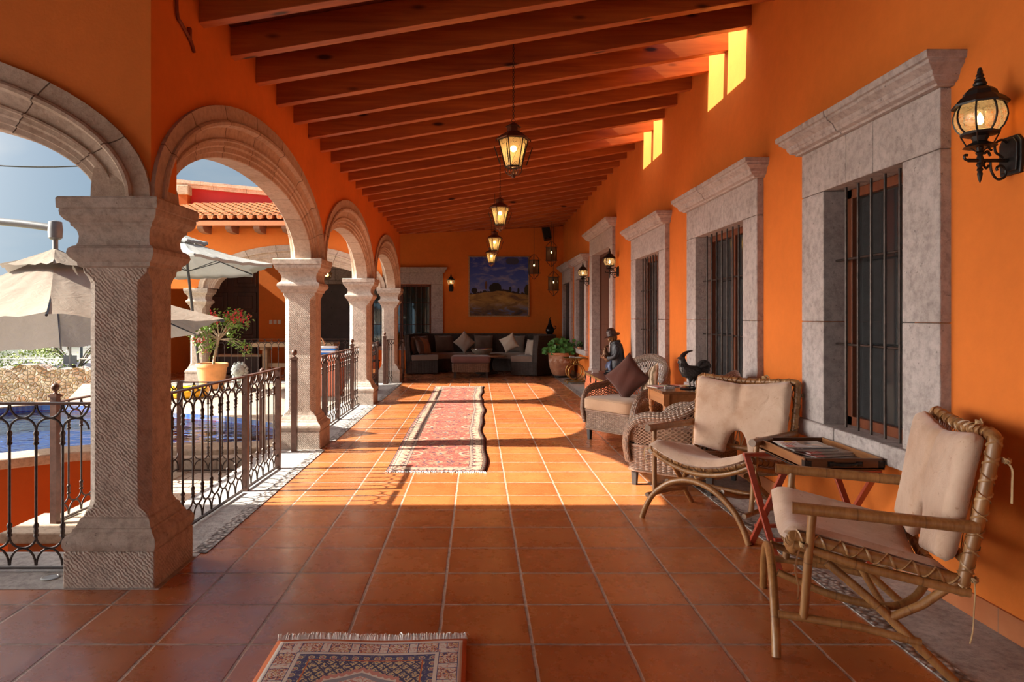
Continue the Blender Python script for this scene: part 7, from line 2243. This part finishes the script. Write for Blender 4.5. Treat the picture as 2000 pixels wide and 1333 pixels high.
# far-wing table and towel stand
PALE = wood('pale_table_wood', (.42, .27, .14), (.58, .41, .24), (.68, .52, .34), .6, 0, .6)
t = thing('long_table', 'pale wooden table behind the far railing under the orange wall', 'table', (-4.35, 16.2, 0))
m = MB(); m.box((-.98, -.35, .70), (.98, .35, .80)); m.build('tabletop', PALE, t, bevel=.012)
for s in (-1, 1):
    m = MB(); m.box((s * .72 - .09, -.28, 0), (s * .72 + .09, .28, .08)); m.box((s * .72 - .06, -.12, .08), (s * .72 + .06, .12, .70)); m.box((s * .72 - .08, -.24, .62), (s * .72 + .08, .24, .70)); m.build('trestle', PALE, t, bevel=.012)
m = MB(); m.bar(V(-.66, 0, .25), V(.66, 0, .25), .06, .10); m.build('stretcher', PALE, t)
t = thing('dark_bench', 'dark wooden bench with pale top edge beside the carved door', 'bench', (-5.82, 16.6, 0))
m = MB(); m.box((-.55, -.2, .44), (.55, .2, .49)); m.build('seat', PALE, t)
m = MB(); m.box((-.5, -.18, .04), (.5, .18, .44)); m.box((-.52, -.2, 0), (-.44, .2, .44)); m.box((.44, -.2, 0), (.52, .2, .44)); m.build('box_base', DARKDOOR, t, bevel=.01)
CORAL = stucco('coral_plaster', (.62, .19, .11))
t = thing('towel_stand', 'coral plastered stand with towels, seen between second and third columns', 'stand', (-2.88, 12.3, -.012))
m = MB(); m.box((-.42, -.30, 0), (.42, .30, .70)); m.build('body', CORAL, t, bevel=.02)
m = MB(); m.box((-.45, -.33, .70), (.45, .33, .74)); m.build('top', CORAL, t, bevel=.01)
BLU = fabric('blue_towel', (.02, .16, .55), .95, .15, .5); WHT = fabric('white_towel', (.60, .62, .68), .95, .05, .5)
def towel(label, x, y, z, mat, w=.28, d=.2, h=.10, layers=3, mat2=None):
    t = thing('folded_towel', label, 'towel', (x, y, z), random.uniform(-.1, .1), 'folded towels on the coral stand')
    for k in range(layers):
        m = MB(); hh = h / layers
        m.loft([rr(w / 2 * s, d / 2 * s, .03, hh * k + q) for s, q in ((.92, 0), (1, hh * .25), (1, hh * .75), (.92, hh))]); m.build('fold', mat2 if (mat2 and k % 2) else mat, t, smooth=60)
zt2 = .729
towel('bright blue folded towels at the left of the coral stand', -3.05, 12.12, zt2, BLU, .30, .22, .11)
towel('white folded towel lying behind the blue ones on the coral stand', -3.10, 12.42, zt2, WHT, .26, .2, .16)
towel('blue and white towels heaped at the right of the coral stand', -2.68, 12.15, zt2, BLU, .30, .24, .15, 4, WHT)
t = thing('basket', 'small basket with a tall hooped handle on the coral stand', 'basket', (-2.92, 12.42, zt2))
m = MB(); m.lathe([(.001, 0), (.09, 0), (.11, .05), (.12, .12), (.11, .12), (.10, .05), (.001, .02)], 20); m.build('body', weave('basket_cane', (.45, .24, .12), (.60, .36, .20), .02, .01), t, smooth=50)
m = MB(); m.tube(arc(V(0, 0, .10), .112, 0, pi, 20, ry=.20), .012, 8); m.build('handle', plain('orange_cane', (.62, .30, .14), .5), t, smooth=50)
t = thing('patio_chair', 'dark woven chair back standing by the third column at the corner', 'chair', (-2.55, 15.35, 0), radians(160))
DK = weave('patio_wicker', (.05, .055, .05), (.10, .105, .095), .03, .012, .45)
m = MB(); m.grid(lambda u, v: V(-.24 + .48 * u, .22 + .06 * v + .03 * (2 * u - 1) ** 2, .42 + .46 * v), 10, 6, uvs=(.48, .46)); m.build('backrest', DK, t, smooth=40, solid=.03)
m = MB(); m.box((-.25, -.24, .39), (.25, .24, .43)); m.build('seat', DK, t, bevel=.01)
for sx in (-1, 1):
    for sy in (-1, 1): MB().box((sx * .22 - .02, sy * .2 - .02, 0), (sx * .22 + .02, sy * .2 + .02, .39)).build('leg', LEGM, t)
# bushes and a thorn tree past the garden wall
GR1 = leaf_mat('dusty_leaf', (.10, .15, .05), (.22, .28, .10)); GR2 = leaf_mat('yellow_green_leaf', (.20, .26, .05), (.36, .42, .12)); GR3 = leaf_mat('grey_shrub_leaf', (.09, .11, .07), (.18, .20, .14))
def bush(label, x, y, z, r, h, mat, nl=700, grp=None, name='bush'):
    t = thing(name, label, 'bush', (x, y, z), 0, grp)
    m = MB()
    for i in range(nl):
        a = random.uniform(0, 2 * pi); q = sqrt(random.random()); zz = random.random()
        k = sqrt(max(0, 1 - (zz * 2 - 1) ** 2)) if zz > .5 else 1 - .3 * (1 - zz * 2)
        p = V(r * q * k * cos(a), r * q * k * sin(a), h * zz) + rv() * .05 * r
        leaf(m, p, rv() + V(0, 0, .3), random.uniform(.10, .2) * (.5 + .25 * r))
    m.build('foliage', mat, t)
    m = MB()
    for k in range(5): m.tube([V(0, 0, 0), V(random.uniform(-.5, .5) * r, random.uniform(-.5, .5) * r, h * .7)], [.04, .015], 5)
    m.build('stems', BARK, t)
    return t
random.seed(31)
G = 'bushes beyond the garden wall'
for x, y, r, h, mt, lb in ((-28.2, 30, 1.7, 1.6, GR3, 'grey-green bush over garden wall at the left edge of photo'), (-25.5, 31, 1.8, 2.0, GR3, 'dull olive bush beyond the garden wall, second from left edge'),
                           (-22.2, 29, 1.9, 1.9, GR2, 'bright green bush over the garden wall under the parasol'), (-19.6, 30, 1.7, 1.9, GR2, 'bright green bush beyond the garden wall beneath the thorn tree'), (-27, 36, 2.3, 1.9, GR1, 'rounded olive bush farther down the slope behind the other bushes')):
    bush(lb, x, y, -1.9, r, h, mt, 900, G)
t = thing('thorn_tree', 'sparse feathery thorn tree beyond the garden wall beside nearest column', 'tree', (-18.4, 31, -2.3))
m = MB(); fo = MB(); random.seed(5)
for k in range(16):
    a = random.uniform(2.0, 4.4) if k < 11 else random.uniform(-1, 1); l = random.uniform(1.6, 3.4)
    b = V(0, 0, 1.2); e = V(l * cos(a) * .9, l * sin(a) * .5, 1.6 + random.uniform(.2, 2.4)); mid = b.lerp(e, .5) + V(0, 0, .3)
    pts = smooth_path([V(0, 0, .2 + .05 * k), b, mid, e], 5); m.tube(pts, [lerp(.06, .008, i / (len(pts) - 1)) for i in range(len(pts))], 5)
    for q in range(60):
        c = mid.lerp(e, random.random()) + rv() * .32; leaf(fo, c, rv() + V(0, 0, .2), random.uniform(.06, .13))
m.build('branches', plain('dark_bark', (.10, .075, .05), .9), t, smooth=50); fo.build('foliage', GR2, t)
t = thing('signpost', 'thin post with a small dark sign plate beyond the rubble wall', 'sign', (-12.6, 20.9, -1.2))
m = MB(); m.tube([V(0, 0, 0), V(0, 0, 1.75)], .035, 6); m.build('post', GREY, t); m = MB(); m.box((-.20, -.03, 1.15), (.20, .01, 1.42)); m.build('plate', DGREY, t)
t = thing('lamp_mast', 'distant slim pale mast rising by the far road', 'mast', (-54, 92, -8)); m = MB(); m.lathe([(.25, 0), (.2, 9)], 8); m.build('pole', GREY, t); m = MB(); m.box((-.5, -.3, 9), (.5, .3, 9.5)); m.build('head', GREY, t)
m = MB(); m.loft([[V(x, 100 + x * .1, -8.0), V(x, 100 + x * .1, -5.0 + .4 * sin(x)), V(x, 101 + x * .1, -5.0 + .4 * sin(x)), V(x, 101 + x * .1, -8.0)] for x in range(-110, -20, 3)])
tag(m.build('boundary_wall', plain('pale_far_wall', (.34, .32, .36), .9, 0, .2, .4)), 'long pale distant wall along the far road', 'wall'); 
m = MB(); m.tube(smooth_path([V(-19.0, 20, 6.5), V(-15.5, 20, 6.0), V(-12.5, 20, 5.85), V(-9, 20, 6.1)], 6), .022, 5)
tag(m.build('power_line', BLACKM, smooth=50), 'thin black cable sagging across the sky at the upper left', 'cable')
m = MB(); m.tube([V(-45, 21, .0), V(-8, 21, .12)], .012, 5); tag(m.build('fence_wire', plain('pale_wire', (.5, .5, .44), .7)), 'thin pale wire stretched above the rubble wall', 'wire')
